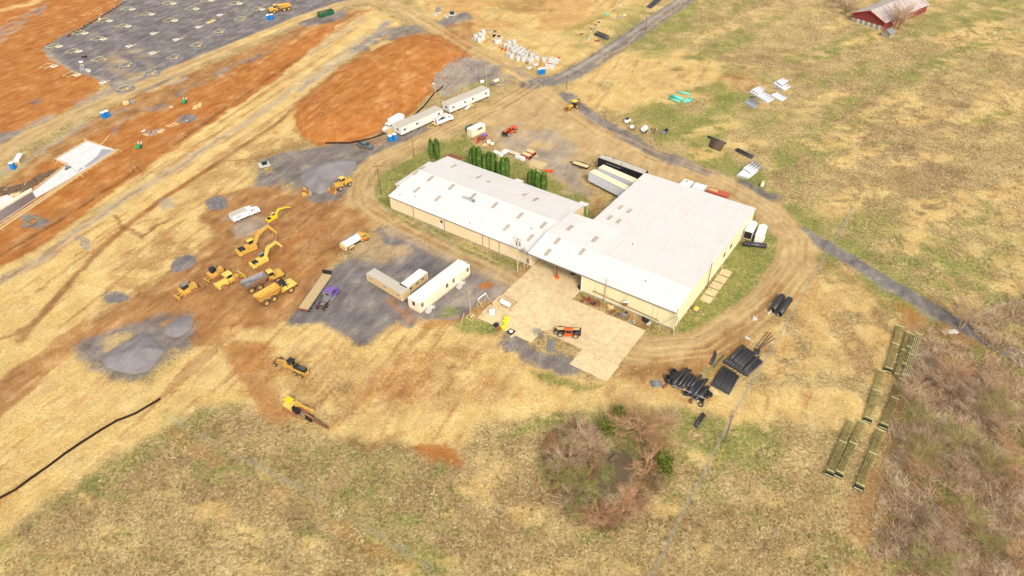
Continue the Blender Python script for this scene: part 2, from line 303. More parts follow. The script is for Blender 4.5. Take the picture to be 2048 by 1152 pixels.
# ---- lawns
zone(GREEN, [(765,415),(748,370),(765,340),(830,310),(870,285),(940,268),(960,300),(1040,325),(1110,360),(1175,392),(1190,440),(1150,440),(1100,400),(900,330),(800,430)], .92, .9, breakup=.93, bs=3)
zone(BROWN, [(1000,380),(1040,350),(1110,360),(1080,400)], .3, 1.5, breakup=.7)
stroke(GREEN, [(784,425),(900,478),(1030,535)], 3.2, .8, .7, breakup=.85, bs=2)
stroke(BROWN, [(740,420),(800,452),(880,490),(960,530)], 1.2, .35, .6)
zone(BROWN, [(1030,535),(1060,540),(1045,560),(1025,552)], .6, .8)
zone(GREEN, [(1350,668),(1420,570),(1500,448),(1540,452),(1552,490),(1530,560),(1470,622),(1390,668),(1320,690),(1290,668)], .92, .9, breakup=.95)
stroke(GREEN, [(1166,590),(1250,628),(1340,668)], 4, .7, .9, breakup=.75, bs=2.5)
stroke(BROWN, [(1166,597),(1230,622),(1290,650)], 3, .6, .8, breakup=.8, bs=2.5)
zone(GRAVEL, [(1005,680),(1040,672),(1090,700),(1150,718),(1200,735),(1160,745),(1110,748),(1060,728)], .9, 1, breakup=.93)
zone(FINES, [(990,690),(1030,680),(1040,700),(1010,705)], .6, .8, breakup=.7, bs=1.5)
zone(GREEN, [(1060,742),(1110,750),(1150,765),(1210,772),(1160,780),(1090,765)], .8, 1)
zone(GREEN, [(1000,890),(1060,842),(1240,806),(1350,812),(1440,840),(1520,850),(1580,900),(1540,950),(1440,930),(1380,880),(1240,830),(1120,850)], .8, 1.5, breakup=.8, bs=4)
zone(BRUSH, [(1090,880),(1160,840),(1250,815),(1340,860),(1330,960),(1290,1010),(1240,1060),(1160,1045),(1080,960)], .9, 2)
zone(GREEN, [(1090,880),(1160,840),(1250,815),(1340,860),(1330,960),(1290,1010),(1240,1060),(1160,1045),(1080,960)], .6, 2, breakup=.5)
# pond
zone(MUD, [(1213,900),(1260,905),(1275,930),(1255,970),(1215,998),(1190,985),(1193,950),(1208,915)], .95, .7, True)
zone(GREEN, [(1205,920),(1225,935),(1215,960),(1203,950)], .7, .8)
stroke(FINES, [(1200,990),(1222,1000),(1250,975),(1262,950)], .8, .35, .4, True)
# diagonal old fence line
LINE = [(345,838),(480,915),(600,975),(760,1070),(900,1160)]
stroke(GREEN, LINE, 5, .3, 1.5); stroke(ORANGE, LINE, 2.5, .35, 1, off=-2, breakup=.7, bs=5); stroke(FINES, LINE, .9, .5, .4, True, breakup=.8, bs=3)
# roads once more over their ragged verges, then their ruts
stroke(ROAD, RING[2:], 8.5, .95, .8, True)
stroke(BROWN, [(1560,575),(1510,640),(1440,690),(1370,720),(1310,725)], 4, .6, 1, True, breakup=.9)
for k, o in enumerate((-3.6, -2.6, -1.4, -.4, .6, 1.7, 2.8, 3.7)):
    stroke(STRAW if k % 2 else BROWN, RING[1:], .45, .6 if k % 2 else .35, .22, True, off=o, breakup=.8, bs=7)
RD2 = [(1070,170),(1000,212),(920,247),(830,292),(760,322),(728,360),(726,400),(760,430),(870,485),(950,522),(1030,560)]
for k, o in enumerate((-3.0, -1.8, -.6, .6, 1.8, 3.0)): stroke(STRAW if k % 2 else BROWN, RD2, .45, .6, .22, True, off=o, breakup=.75, bs=8)
RD3 = [(-60,335),(0,305),(60,270),(160,225),(250,187),(330,150),(420,112),(520,72),(600,38),(680,10)]
for k, o in enumerate((-2.6, -1.4, 1.2, 2.4)): stroke(STRAW if k % 2 else BROWN, RD3, .5, .6, .25, True, off=o, breakup=.75, bs=10)
RD4 = [(750,-2),(800,15),(860,50),(930,92),(1000,128),(1060,165),(1130,215),(1200,262),(1320,316)]
for k, o in enumerate((-2.4, -1.2, 1.0, 2.2)): stroke(STRAW if k % 2 else BROWN, RD4, .5, .6, .25, True, off=o, breakup=.8, bs=10)
# wheel tracks
tracks([(0,318),(160,232),(330,155),(520,75),(680,12),(800,20),(930,96),(1060,168)], 7, 10, .5, 1)
tracks([(1060,175),(920,250),(830,295),(745,335),(725,400)], 8, 12, .5, 2)
tracks([(745,400),(870,485),(950,520),(1030,560)], 6, 10, .55, 3)
tracks(RING, 9, 14, .4, 4, .5)
tracks([(1050,180),(1130,240),(1230,300),(1330,335),(1440,380)], 14, 12, .25, 5)
tracks([(0,795),(150,680),(350,560),(560,468),(700,385)], 8, 16, .6, 6)
tracks([(520,470),(600,440),(680,390),(730,340)], 12, 10, .5, 7)
tracks([(440,560),(560,500),(600,430)], 16, 10, .45, 8)
tracks([(640,560),(740,500),(850,470)], 18, 12, .4, 9)
tracks([(760,760),(900,700),(1000,720)], 22, 14, .4, 10)
tracks([(1240,760),(1330,740),(1500,800)], 10, 8, .4, 11)
tracks([(-20,520),(100,450),(300,320),(500,180)], 8, 9, .5, 12)
tracks([(-20,1010),(150,900),(330,800)], 8, 10, .4, 13)
tracks([(1250,270),(1320,230),(1370,215)], 5, 4, .5, 14)
tracks([(-20,540),(100,470),(300,340),(480,210),(640,100)], 12, 16, .5, 15)
tracks([(90,100),(300,40),(600,-20)], 40, 20, .3, 16, .8)
tracks([(1690,545),(1790,600),(1860,650)], 14, 9, .4, 17)
T += .32 * gr1 * np.clip(W[ORANGE] + W[BROWN] + W[ROAD] * .6, 0, 1) * (X < 60)
T += .9 * (fbm(X / 7, Y / 7, 5, 4) - .5) * np.clip(W[GRAVEL] + W[ROAD] * .5 + W[BROWN] + W[ORANGE] * .5, 0, 1) * 1.1
T += .8 * (n3 - .5) * (W[FIELD] + W[GREEN] + W[BRUSH] + W[STRAW])
Z = .5 * (fbm(X / 40, Y / 40, 3, 3) - .5) * 0

idx = np.arange(NX * NY).reshape(NY, NX)
quads = np.stack([idx[:-1, :-1], idx[:-1, 1:], idx[1:, 1:], idx[1:, :-1]], -1).reshape(-1, 4)
me = bpy.data.meshes.new('ground'); n = NX * NY; f = len(quads)
me.vertices.add(n); me.vertices.foreach_set('co', np.stack([X, Y, np.zeros_like(X)], -1).astype(np.float32).ravel())
me.loops.add(4 * f); me.loops.foreach_set('vertex_index', quads.astype(np.int32).ravel())
me.polygons.add(f); me.polygons.foreach_set('loop_start', np.arange(0, 4 * f, 4, dtype=np.int32))
me.update(); me.validate()
def cattr(name, a, b, c, d):
    at = me.attributes.new(name, 'FLOAT_COLOR', 'POINT')
    at.data.foreach_set('color', np.stack([a, b, c, d], -1).astype(np.float32).ravel())
cattr('wa', W[1], W[2], W[3], T * .5 + .5); cattr('wb', W[4], W[5], W[6], T * 0); cattr('wc', W[7], W[8], W[9], T * 0)

# ------------------------------------------------------------------ node helpers
class NT:
    def __init__(s, name):
        s.m = bpy.data.materials.new(name); s.m.use_nodes = True; s.t = s.m.node_tree; s.t.nodes.clear()
        s.o = s.n('ShaderNodeOutputMaterial'); s.p = s.n('ShaderNodeBsdfPrincipled'); s.l(s.p.outputs[0], s.o.inputs[0])
        s.p.inputs['Specular IOR Level'].default_value = .25
    def n(s, k): return s.t.nodes.new(k)
    def l(s, a, b): s.t.links.new(a, b)
    def coord(s, gen='Object'):
        return s.n('ShaderNodeTexCoord').outputs[gen]
    def noise(s, v, sc, det=4, rough=.6, dist=0, scale3=None, rz=0):
        if rz:
            mr = s.n('ShaderNodeMapping'); mr.inputs['Rotation'].default_value = (0, 0, rz); s.l(v, mr.inputs[0]); v = mr.outputs[0]; rz = 0
        if scale3 or rz:
            mp = s.n('ShaderNodeMapping'); mp.inputs['Scale'].default_value = scale3 or (1, 1, 1); mp.inputs['Rotation'].default_value = (0, 0, rz); s.l(v, mp.inputs[0]); v = mp.outputs[0]
        x = s.n('ShaderNodeTexNoise'); s.l(v, x.inputs['Vector']); x.inputs['Scale'].default_value = sc; x.inputs['Detail'].default_value = det
        x.inputs['Roughness'].default_value = rough; x.inputs['Distortion'].default_value = dist; return x.outputs['Fac']
    def ramp(s, f, stops):
        r = s.n('ShaderNodeValToRGB'); s.l(f, r.inputs[0]); e = r.color_ramp.elements
        e[0].position, e[0].color = stops[0]; e[1].position, e[1].color = stops[-1]
        for p, c in stops[1:-1]: k = e.new(p); k.color = c
        return r.outputs[0]
    def mix(s, f, a, b, mode='MIX'):
        m = s.n('ShaderNodeMix'); m.data_type = 'RGBA'; m.blend_type = mode
        for v, i in ((f, 0), (a, 6), (b, 7)):
            if hasattr(v, 'links') or hasattr(v, 'is_linked'): s.l(v, m.inputs[i])
            else: m.inputs[i].default_value = v
        return m.outputs[2]
    def math(s, op, a, b=0.0, c=0.0):
        m = s.n('ShaderNodeMath'); m.operation = op
        for v, i in ((a, 0), (b, 1), (c, 2)):
            if hasattr(v, 'is_linked'): s.l(v, m.inputs[i])
            else: m.inputs[i].default_value = v
        return m.outputs[0]
    def bump(s, h, st, d=.1):
        b = s.n('ShaderNodeBump'); s.l(h, b.inputs['Height']); b.inputs['Strength'].default_value = st; b.inputs['Distance'].default_value = d; s.l(b.outputs[0], s.p.inputs['Normal'])
def g4(v): return (v, v, v, 1)
def soil_cols(g, co):
    """colour sockets of the nine kinds of ground, from noises that do not repeat"""
    nb = g.noise(co, .35, 5, .65); nf = g.noise(co, 2.2, 5, .8, .3); nm = g.noise(co, 1.1, 5, .75, .6)
    nd = g.noise(co, 1.0, 5, .7, .8, (.5, 1.6, 1), -_ga)
    c = {}
    nl = g.noise(co, .16, 5, .6, .3)
    tw = g.mix(.5, nm, nf); tw2 = g.mix(.45, nf, g.mix(.5, nd, nm))
    tf = g.math('ADD', g.math('MULTIPLY', tw, .8), g.math('MULTIPLY', nl, .2)); ts = g.math('ADD', g.math('MULTIPLY', tw2, .78), g.math('MULTIPLY', nl, .22))
    nv = g.noise(co, .3, 7, .6, .3, (.55, 1.3, 1), -_ga); tsl = g.math('ADD', g.math('MULTIPLY', nv, .38), g.math('ADD', g.math('MULTIPLY', nl, .3), g.math('MULTIPLY', g.mix(.5, nf, nm), .32)))
    c[FIELD] = g.ramp(tf, [(.37, alb(110, 92, 56)), (.46, alb(166, 140, 92)), (.52, alb(200, 172, 116)), (.60, alb(238, 210, 152))])
    c[GREEN] = g.ramp(tf, [(.36, alb(84, 94, 44)), (.45, alb(122, 130, 64)), (.53, alb(160, 156, 84)), (.62, alb(204, 184, 116))])
    c[STRAW] = g.ramp(ts, [(.36, alb(188, 142, 80)), (.44, alb(218, 176, 106)), (.51, alb(237, 202, 130)), (.60, alb(250, 226, 164))])
    c[ORANGE] = g.ramp(tsl, [(.36, alb(160, 96, 48)), (.45, alb(184, 116, 56)), (.52, alb(197, 130, 68)), (.61, alb(220, 164, 106))])
    c[BROWN] = g.ramp(tsl, [(.36, alb(138, 96, 58)), (.45, alb(170, 121, 74)), (.52, alb(188, 140, 88)), (.61, alb(220, 176, 120))])
    c[ROAD] = g.ramp(tsl, [(.36, alb(178, 144, 98)), (.45, alb(200, 166, 114)), (.52, alb(212, 180, 126)), (.61, alb(228, 200, 148))])
    tg = g.math('ADD', g.math('MULTIPLY', nv, .4), g.math('ADD', g.math('MULTIPLY', nl, .3), g.math('MULTIPLY', nf, .3))); c[GRAVEL] = g.ramp(tg, [(.36, alb(96, 90, 90)), (.46, alb(126, 118, 116)), (.53, alb(144, 135, 131)), (.62, alb(186, 168, 148))])
    c[FINES] = g.ramp(tg, [(.36, alb(142, 130, 120)), (.47, alb(176, 162, 146)), (.54, alb(192, 176, 154)), (.62, alb(216, 198, 170))])
    c[BRUSH] = g.ramp(tf, [(.37, alb(94, 72, 50)), (.45, alb(142, 114, 80)), (.52, alb(172, 142, 100)), (.61, alb(210, 178, 130))])
    c[MUD] = g.ramp(tw, [(.3, alb(92, 80, 56)), (.6, alb(134, 118, 88))])
    return c, tw, tw2
gm = NT('ground_soil_and_grass')
co = gm.coord()
A = gm.n('ShaderNodeAttribute'); A.attribute_name = 'wa'; B = gm.n('ShaderNodeAttribute'); B.attribute_name = 'wb'; D = gm.n('ShaderNodeAttribute'); D.attribute_name = 'wc'
def sep(a):
    s_ = gm.n('ShaderNodeSeparateColor'); gm.l(a.outputs['Color'], s_.inputs[0]); return s_.outputs
sa, sb, sc_ = sep(A), sep(B), sep(D)
cols, tw, tw2 = soil_cols(gm, co)
jit = gm.noise(co, 1.7, 5, .7)
def edge(w):     # break the border of a patch at the scale of clods and tufts
    v = gm.math('ADD', w, gm.math('MULTIPLY', gm.math('SUBTRACT', jit, .5), gm.math('MULTIPLY', gm.math('MULTIPLY', w, gm.math('SUBTRACT', 1.0, w)), 9.0)))
    m = gm.n('ShaderNodeClamp'); gm.l(v, m.inputs[0]); return m.outputs[0]
acc = cols[FIELD]
# weights are a partition; compose them one after another with renormalised factors
order = [(GREEN, sa[0]), (STRAW, sa[1]), (ORANGE, sa[2]), (BROWN, sb[0]), (ROAD, sb[1]), (GRAVEL, sb[2]), (FINES, sc_[0]), (BRUSH, sc_[1]), (MUD, sc_[2])]
tot = gm.math('SUBTRACT', 1.0, sa[0]); 
for k, w in order[1:]: tot = gm.math('SUBTRACT', tot, w)
tot = gm.math('MAXIMUM', tot, 0.001)
for k, w in order:
    tot = gm.math('ADD', tot, w)
    acc = gm.mix(edge(gm.math('DIVIDE', w, tot)), acc, cols[k])
tone = gm.math('ADD', gm.math('MULTIPLY', gm.math('SUBTRACT', A.outputs['Alpha'], .5), .85), 1.0)
v_ = gm.n('ShaderNodeVectorMath'); v_.operation = 'SCALE'; gm.l(acc, v_.inputs[0]); gm.l(tone, v_.inputs['Scale'])
gm.l(v_.outputs[0], gm.p.inputs['Base Color']); gm.p.inputs['Roughness'].default_value = .95; gm.p.inputs['Specular IOR Level'].default_value = .1
hb = gm.math('ADD', gm.math('MULTIPLY', tw, 1.0), gm.math('MULTIPLY', tw2, .7))
gm.bump(hb, .75, .55)
me.materials.append(gm.m)
ground = bpy.data.objects.new('ground', me); C.objects.link(ground); ground['kind'] = 'structure'
# outer land far beyond the frame
om = NT('outer_field'); oc = om.coord(); cc, t1, t2 = soil_cols(om, oc)
om.l(om.mix(om.ramp(om.noise(oc, .02, 5), [(.45, g4(0)), (.6, g4(1))]), cc[FIELD], cc[GREEN]), om.p.inputs['Base Color']); om.p.inputs['Roughness'].default_value = .95
def outer():
    a, b, c_, d = -262, xs[-1], 44.0, float(ys[-1]); F = 3500
    V = [(-F, -F), (F, -F), (F, F), (-F, F), (a, c_), (b, c_), (b, d), (a, d)]
    m_ = bpy.data.meshes.new('far_field'); m_.from_pydata([(x, y, 0.0) for x, y in V], [], [(0, 1, 5, 4), (1, 2, 6, 5), (2, 3, 7, 6), (3, 0, 4, 7)])
    m_.materials.append(om.m); o = bpy.data.objects.new('far_field', m_); C.objects.link(o); o['kind'] = 'structure'
outer()
del W, WX, WY, SX, SY, U_, V_, gr1, gr2, n1, n2, n3
# ------------------------------------------------------------------ object helpers
def tag(o, label, cat, group=None, kind=None):
    if label: o['label'] = label
    if cat: o['category'] = cat
    if group: o['group'] = group
    if kind: o['kind'] = kind
    return o
def thing(name, label, cat, loc=(0, 0, 0), rz=0, group=None):
    o = bpy.data.objects.new(name, None); C.objects.link(o); o.location = loc; o.rotation_euler = (0, 0, rz); o.empty_display_size = .3
    return tag(o, label, cat, group)
def place(pa, pb, off=0.0, z=0.0, fwd=0.0):
    a, b = G(*pa), G(*pb); h = math.atan2(b.y - a.y, b.x - a.x); m = (a + b) / 2
    return (m.x - math.sin(h) * off + math.cos(h) * fwd, m.y + math.cos(h) * off + math.sin(h) * fwd, z), h
def hsolve(base, top):
    b = G(*base); best = None
    lo, hi = 0.2, 25
    for k in range(40):
        z = (lo + hi) / 2; d = Vector((b.x, b.y, z)) - Vector((0, 0, CH))
        yy = d.y * math.sin(PIT) + d.z * math.cos(PIT); zz = d.y * math.cos(PIT) - d.z * math.sin(PIT); xx = d.x
        x, y = xx / zz, yy / zz; x, y = _c * x + _s * y, -_s * x + _c * y
        if 576 - FPX * y > top[1]: lo = z
        else: hi = z
    return z
def dup(root, loc, rz, label=None, group=None):
    r = root.copy(); C.objects.link(r); r.location = loc; r.rotation_euler = (0, 0, rz)
    if label: r['label'] = label
    if group: r['group'] = group
    def rec(src, dst):
        for ch in list(src.children):
            c = ch.copy(); C.objects.link(c); c.parent = dst; rec(ch, c)
    rec(root, r); return r
def mesh_obj(name, V, F, mat, parent=None, smooth=False, label=None):
    m = bpy.data.meshes.new(name); m.from_pydata([tuple(v) for v in V], [], F); m.update()
    if mat: m.materials.append(mat)
    if smooth: m.polygons.foreach_set('use_smooth', [True] * len(m.polygons))
    o = bpy.data.objects.new(name, m); C.objects.link(o); o.parent = parent
    if label: o['label'] = label
    return o
def inst(src, parent, loc=None, rz=None):
    o = src.copy(); C.objects.link(o); o.parent = parent
    if loc is not None: o.location = loc
    if rz is not None: o.rotation_euler = (0, 0, rz)
    return o
def bx(x0, x1, y0, y1, z0, z1, ch=0.0):
    """box; ch > 0 draws the top in (a bevelled upper edge)"""
    if ch <= 0:
        V = [(x, y, z) for z in (z0, z1) for x, y in ((x0, y0), (x1, y0), (x1, y1), (x0, y1))]
        return V, [(3, 2, 1, 0), (4, 5, 6, 7), (0, 1, 5, 4), (1, 2, 6, 5), (2, 3, 7, 6), (3, 0, 4, 7)]
    V = [(x, y, z) for z, c in ((z0, 0), (z1 - ch, 0), (z1, ch)) for x, y in ((x0 + c, y0 + c), (x1 - c, y0 + c), (x1 - c, y1 - c), (x0 + c, y1 - c))]
    F = [(3, 2, 1, 0), (8, 9, 10, 11)]
    for k in (0, 4): F += [(k + i, k + (i + 1) % 4, k + 4 + (i + 1) % 4, k + 4 + i) for i in range(4)]
    return V, F
def pr(P, y0, y1, y0b=None, y1b=None):
    """profile of (x,z) points extruded from y0 to y1"""
    n = len(P); V = [(x, y0, z) for x, z in P] + [(x, y1, z) for x, z in P]
    a = sum(P[i][0] * P[(i + 1) % n][1] - P[(i + 1) % n][0] * P[i][1] for i in range(n))
    F = [tuple(range(n)), tuple(range(2 * n - 1, n - 1, -1))] + [(i, n + i, n + (i + 1) % n, (i + 1) % n) for i in range(n)]
    if a < 0: F = [tuple(reversed(f)) for f in F]
    return V, F
def pl(P, z0, z1):
    """outline of (x,y) points raised from z0 to z1"""
    n = len(P); V = [(x, y, z0) for x, y in P] + [(x, y, z1) for x, y in P]
    a = sum(P[i][0] * P[(i + 1) % n][1] - P[(i + 1) % n][0] * P[i][1] for i in range(n))
    F = [tuple(range(n - 1, -1, -1)), tuple(range(n, 2 * n))] + [(i, (i + 1) % n, n + (i + 1) % n, n + i) for i in range(n)]
    if a < 0: F = [tuple(reversed(f)) for f in F]
    return V, F
def cy(p0, p1, r, n=10, r2=None, caps=True, inner=None):
    p0, p1 = Vector(p0), Vector(p1); d = (p1 - p0).normalized(); u = d.orthogonal().normalized(); w = d.cross(u)
    r2 = r if r2 is None else r2
    ring = lambda p, q: [p + (u * math.cos(t) + w * math.sin(t)) * q for t in (6.28318 * i / n for i in range(n))]
    V = ring(p0, r) + ring(p1, r2); F = [(i, (i + 1) % n, n + (i + 1) % n, n + i) for i in range(n)]
    if inner:       # a hollow pipe: inner wall and two annular ends
        k = inner / r; V += ring(p0, inner) + ring(p1, r2 * k)
        F += [(2 * n + (i + 1) % n, 2 * n + i, 3 * n + i, 3 * n + (i + 1) % n) for i in range(n)]
        F += [((i + 1) % n, i, 2 * n + i, 2 * n + (i + 1) % n) for i in range(n)]
        F += [(n + i, n + (i + 1) % n, 3 * n + (i + 1) % n, 3 * n + i) for i in range(n)]
    elif caps: F += [tuple(range(n - 1, -1, -1)), tuple(range(n, 2 * n))]
    return [tuple(v) for v in V], F
def bar(p0, p1, w, h=None):
    """square bar between two points"""
    h = h or w; p0, p1 = Vector(p0), Vector(p1); d = (p1 - p0).normalized()
    u = d.cross(Vector((0, 0, 1))); u = (u if u.length > .05 else Vector((0, 1, 0))).normalized(); v = u.cross(d).normalized()
    V = [p + u * a * w / 2 + v * b * h / 2 for p in (p0, p1) for a, b in ((-1, -1), (1, -1), (1, 1), (-1, 1))]
    return [tuple(x) for x in V], [(3, 2, 1, 0), (4, 5, 6, 7), (0, 1, 5, 4), (1, 2, 6, 5), (2, 3, 7, 6), (3, 0, 4, 7)]
def P(name, mat, parent, *shapes, smooth=False, label=None):
    V, F = [], []
    for v, f in shapes:
        k = len(V); V += list(v); F += [tuple(i + k for i in q) for q in f]
    return mesh_obj(name, V, F, mat, parent, smooth, label)
def solid(name, mat, label, cat, loc, rz, *shapes, group=None, smooth=False):
    o = P(name, mat, None, *shapes, smooth=smooth); o.location = loc; o.rotation_euler = (0, 0, rz); return tag(o, label, cat, group)
# ------------------------------------------------------------------ materials
def pm(name, rgb, rough=.55, metal=0.0, var=.12, dirt=0.0, dcol=(176, 120, 70), sc=1.5, spec=.35, bump=0.0):
    g = NT(name); co = g.coord(); n = g.noise(co, sc, 5, .65)
    c = alb(*rgb); lo = tuple(v * (1 - var) for v in c[:3]) + (1,); hi = tuple(min(v * (1 + var), 1) for v in c[:3]) + (1,)
    col = g.ramp(n, [(.35, lo), (.65, hi)])
    if dirt > 0:
        d = g.noise(co, sc * 2.3, 6, .75, .5); f = g.ramp(d, [(.62 - .3 * dirt, g4(0)), (.78 - .2 * dirt, g4(min(1, dirt * 1.6)))])
        col = g.mix(f, col, alb(*dcol))
    g.l(col, g.p.inputs['Base Color']); g.p.inputs['Roughness'].default_value = rough; g.p.inputs['Metallic'].default_value = metal
    g.p.inputs['Specular IOR Level'].default_value = spec
    if bump: g.bump(n, bump, .05)
    return g.m
def sheet(name, rgb, pitch=.30, depth=.03, axis=0, var=.06, streak=.25, scol=(190, 160, 125), rough=.45, thr=.6):
    """ribbed metal sheet; ribs repeat along the object's x (axis 0) or y"""
    g = NT(name); co = g.coord(); s = g.n('ShaderNodeSeparateXYZ'); g.l(co, s.inputs[0]); a = s.outputs[axis]
    w = g.math('PINGPONG', a, pitch / 2); w = g.math('DIVIDE', w, pitch / 2)
    rib = g.ramp(w, [(.0, g4(1)), (.22, g4(0))])
    c = alb(*rgb); n = g.noise(co, .35, 5, .6); col = g.ramp(n, [(.35, tuple(v * (1 - var) for v in c[:3]) + (1,)), (.65, c)])
    sc3 = (1.6, .12, .6) if axis == 0 else (.12, 1.6, .6)
    st = g.noise(co, 1.0, 5, .7, 0, sc3); f = g.ramp(st, [(thr, g4(0)), (thr + .17, g4(streak))])
    col = g.mix(f, col, alb(*scol))
    col = g.mix(g.math('MULTIPLY', rib, .10), col, (c[0] * .8, c[1] * .8, c[2] * .8, 1))
    g.l(col, g.p.inputs['Base Color']); g.p.inputs['Roughness'].default_value = rough; g.bump(rib, .5, depth)
    return g.m
M = {}
M['white'] = pm('white_paint', (240, 236, 226), .4, 0, .04, .25, (206, 182, 140))
M['whitec'] = pm('white_clean_paint', (252, 250, 246), .35, 0, .03)
M['concw'] = pm('pale_new_concrete', (216, 211, 200), .85, 0, .07, .25, (200, 176, 136), 2.5, .15)
M['conc'] = pm('tan_concrete', (228, 202, 156), .9, 0, .08, .55, (206, 172, 124), .35, .15, .1)
M['conc2'] = pm('light_tan_concrete', (230, 206, 160), .9, 0, .07, .45, (198, 162, 114), .4, .15)
M['pad'] = pm('sitework_concrete', (226, 222, 218), .85, 0, .06, .3, (184, 180, 180), .4, .15)
M['padwet'] = pm('fresh_grey_concrete', (168, 162, 162), .7, 0, .08)
M['yel'] = pm('yellow_machine_paint', (228, 178, 70), .55, .0, .12, .6, (200, 150, 84))
M['yel2'] = pm('bright_yellow_paint', (240, 204, 40), .4, .0, .06, .2, (196, 150, 50))
M['yelp'] = pm('pale_yellow_paint', (238, 206, 96), .45, .0, .08, .3, (200, 150, 80))
M['mud'] = pm('mud_caked_steel', (176, 118, 72), .9, .0, .15, .5, (140, 100, 70), 3)
M['tyre'] = pm('dusty_tyre_rubber', (92, 76, 62), .9, .0, .2, .5, (140, 106, 74), 3, .2)
M['tyrec'] = pm('black_tyre_rubber', (52, 50, 50), .8, .0, .1, .2, (110, 96, 80), 3, .2)
M['rim'] = pm('light_wheel_rim', (206, 196, 180), .5, .3, .1, .3)
M['black'] = pm('black_steel', (46, 44, 46), .5, .2, .1, .2, (120, 100, 80))
M['glass'] = pm('dark_glass', (44, 50, 54), .12, .0, .2, 0, spec=.8)
M['grey'] = pm('grey_metal', (150, 148, 146), .5, .3, .1, .2)
M['galv'] = pm('galvanised_steel', (176, 176, 174), .4, .5, .15, .2, (150, 130, 110), 3)
M['pipeb'] = pm('black_plastic_pipe', (58, 54, 56), .42, .0, .12, .3, (96, 84, 78), 2, .45)
M['pipew'] = pm('white_plastic_pipe', (232, 230, 228), .45, .0, .04, .2, (190, 186, 186), 3)
M['teal'] = pm('teal_plastic_pipe', (104, 222, 192), .4, .0, .06)
M['red'] = pm('red_painted_steel', (204, 62, 46), .5, .0, .1, .2)
M['rust'] = pm('rusty_steel', (150, 84, 58), .85, .0, .2, .5, (110, 70, 54), 3)
M['rcont'] = pm('faded_red_container', (196, 92, 72), .6, .0, .08, .25, (170, 110, 90))
M['oran'] = pm('orange_machine_paint', (234, 96, 36), .4, .0, .08, .2)
M['purp'] = pm('purple_truck_paint', (138, 104, 178), .3, .1, .1, 0, spec=.6)
M['blue'] = pm('blue_plastic', (28, 132, 208), .4, .0, .05)
M['green'] = pm('green_steel', (34, 98, 66), .5, .0, .1, .2, (90, 90, 60))
M['lime'] = pm('bright_green_paint', (36, 160, 84), .4, .0, .08)
M['wood'] = pm('weathered_planks', (206, 178, 128), .85, .0, .14, .4, (150, 128, 96), 4)
M['lumber'] = pm('pale_new_lumber', (232, 202, 146), .8, .0, .1, .2, (196, 160, 110), 4)
M['pole'] = pm('brown_treated_pole', (122, 98, 76), .9, .0, .15, .2, (90, 74, 60), 3)
M['polel'] = pm('pale_weathered_pole', (198, 176, 144), .9, .0, .1, .2, (160, 138, 110), 3)
M['beige'] = pm('beige_trailer_siding', (226, 194, 142), .6, .0, .05, .2, (200, 160, 110))
M['cream'] = pm('cream_siding', (246, 232, 200), .6, .0, .03, .15, (216, 196, 150))
M['groof'] = pm('dusty_grey_membrane_roof', (200, 190, 172), .8, .0, .06, .35, (170, 158, 140), .8)
M['wroof'] = pm('white_membrane_roof', (238, 233, 224), .6, .0, .04, .25, (220, 210, 196), .8)
M['olive'] = pm('olive_painted_steel', (160, 156, 88), .5, .0, .1, .25, (120, 116, 72), 3)
M['olivel'] = pm('pale_olive_steel', (214, 206, 150), .5, .0, .08, .2, (160, 150, 100), 3)
M['skyl'] = sheet('translucent_roof_panel', (196, 178, 160), .3, .03, 0, .1, .5, (160, 140, 122), .5, .5)
M['roof'] = sheet('white_metal_roof', (235, 230, 222), .3, .04, 0, .05, .5, (216, 200, 182), .5, .56)
M['roofb'] = sheet('white_metal_roof_weathered', (232, 225, 217), .3, .04, 0, .06, .55, (212, 194, 176), .5, .54)
M['wallt'] = sheet('tan_metal_wall', (252, 226, 180), .30, .05, 0, .06, .4, (200, 160, 116), .55, .55)
M['wally'] = sheet('pale_yellow_metal_wall', (248, 236, 186), .30, .02, 0, .04, .2, (214, 196, 140), .55, .6)
M['wallyr'] = sheet('pale_yellow_side_wall', (252, 240, 196), .30, .02, 1, .04, .2, (214, 196, 140), .55, .6)
M['trim'] = pm('grey_eave_trim', (150, 142, 132), .5, .2, .05)
M['strailer'] = sheet('white_trailer_side', (232, 234, 238), 1.2, .015, 0, .05, .5, (196, 198, 206), .4, .5)
M['troof'] = pm('cream_trailer_roof', (246, 230, 190), .6, .0, .04, .2, (222, 200, 160), 1)
M['redbarn'] = sheet('red_barn_boards', (150, 66, 58), .25, .03, 1, .12, .5, (120, 70, 60), .85, .45)
M['barnroof'] = sheet('weathered_tin_roof', (214, 200, 190), .6, .03, 0, .12, .8, (150, 120, 104), .6, .45)
M['stone'] = pm('pale_stone_wall', (176, 164, 144), .95, .0, .3, .4, (120, 108, 92), 3, .15, .6)
M['bark'] = pm('grey_brown_bark', (138, 116, 96), .95, .0, .2, .2, (110, 96, 80), 4, .15)
M['rock'] = pm('grey_rubble', (168, 158, 148), .95, .0, .25, .35, (196, 150, 110), 1, .15)
M['rockd'] = pm('dark_grey_rubble', (132, 130, 132), .95, .0, .25, .2, (176, 166, 156), 1, .15)
M['silt'] = pm('black_silt_fabric', (62, 44, 36), .9, .0, .2, .3, (120, 80, 54), 2, .1)
M['post'] = pm('wooden_stake', (150, 124, 92), .9, .0, .1)
M['tan'] = pm('tan_plastic', (222, 190, 130), .6, .0, .06)
M['yelb'] = pm('safety_yellow_plastic', (240, 228, 50), .45, .0, .05)
_wheelcache = {}
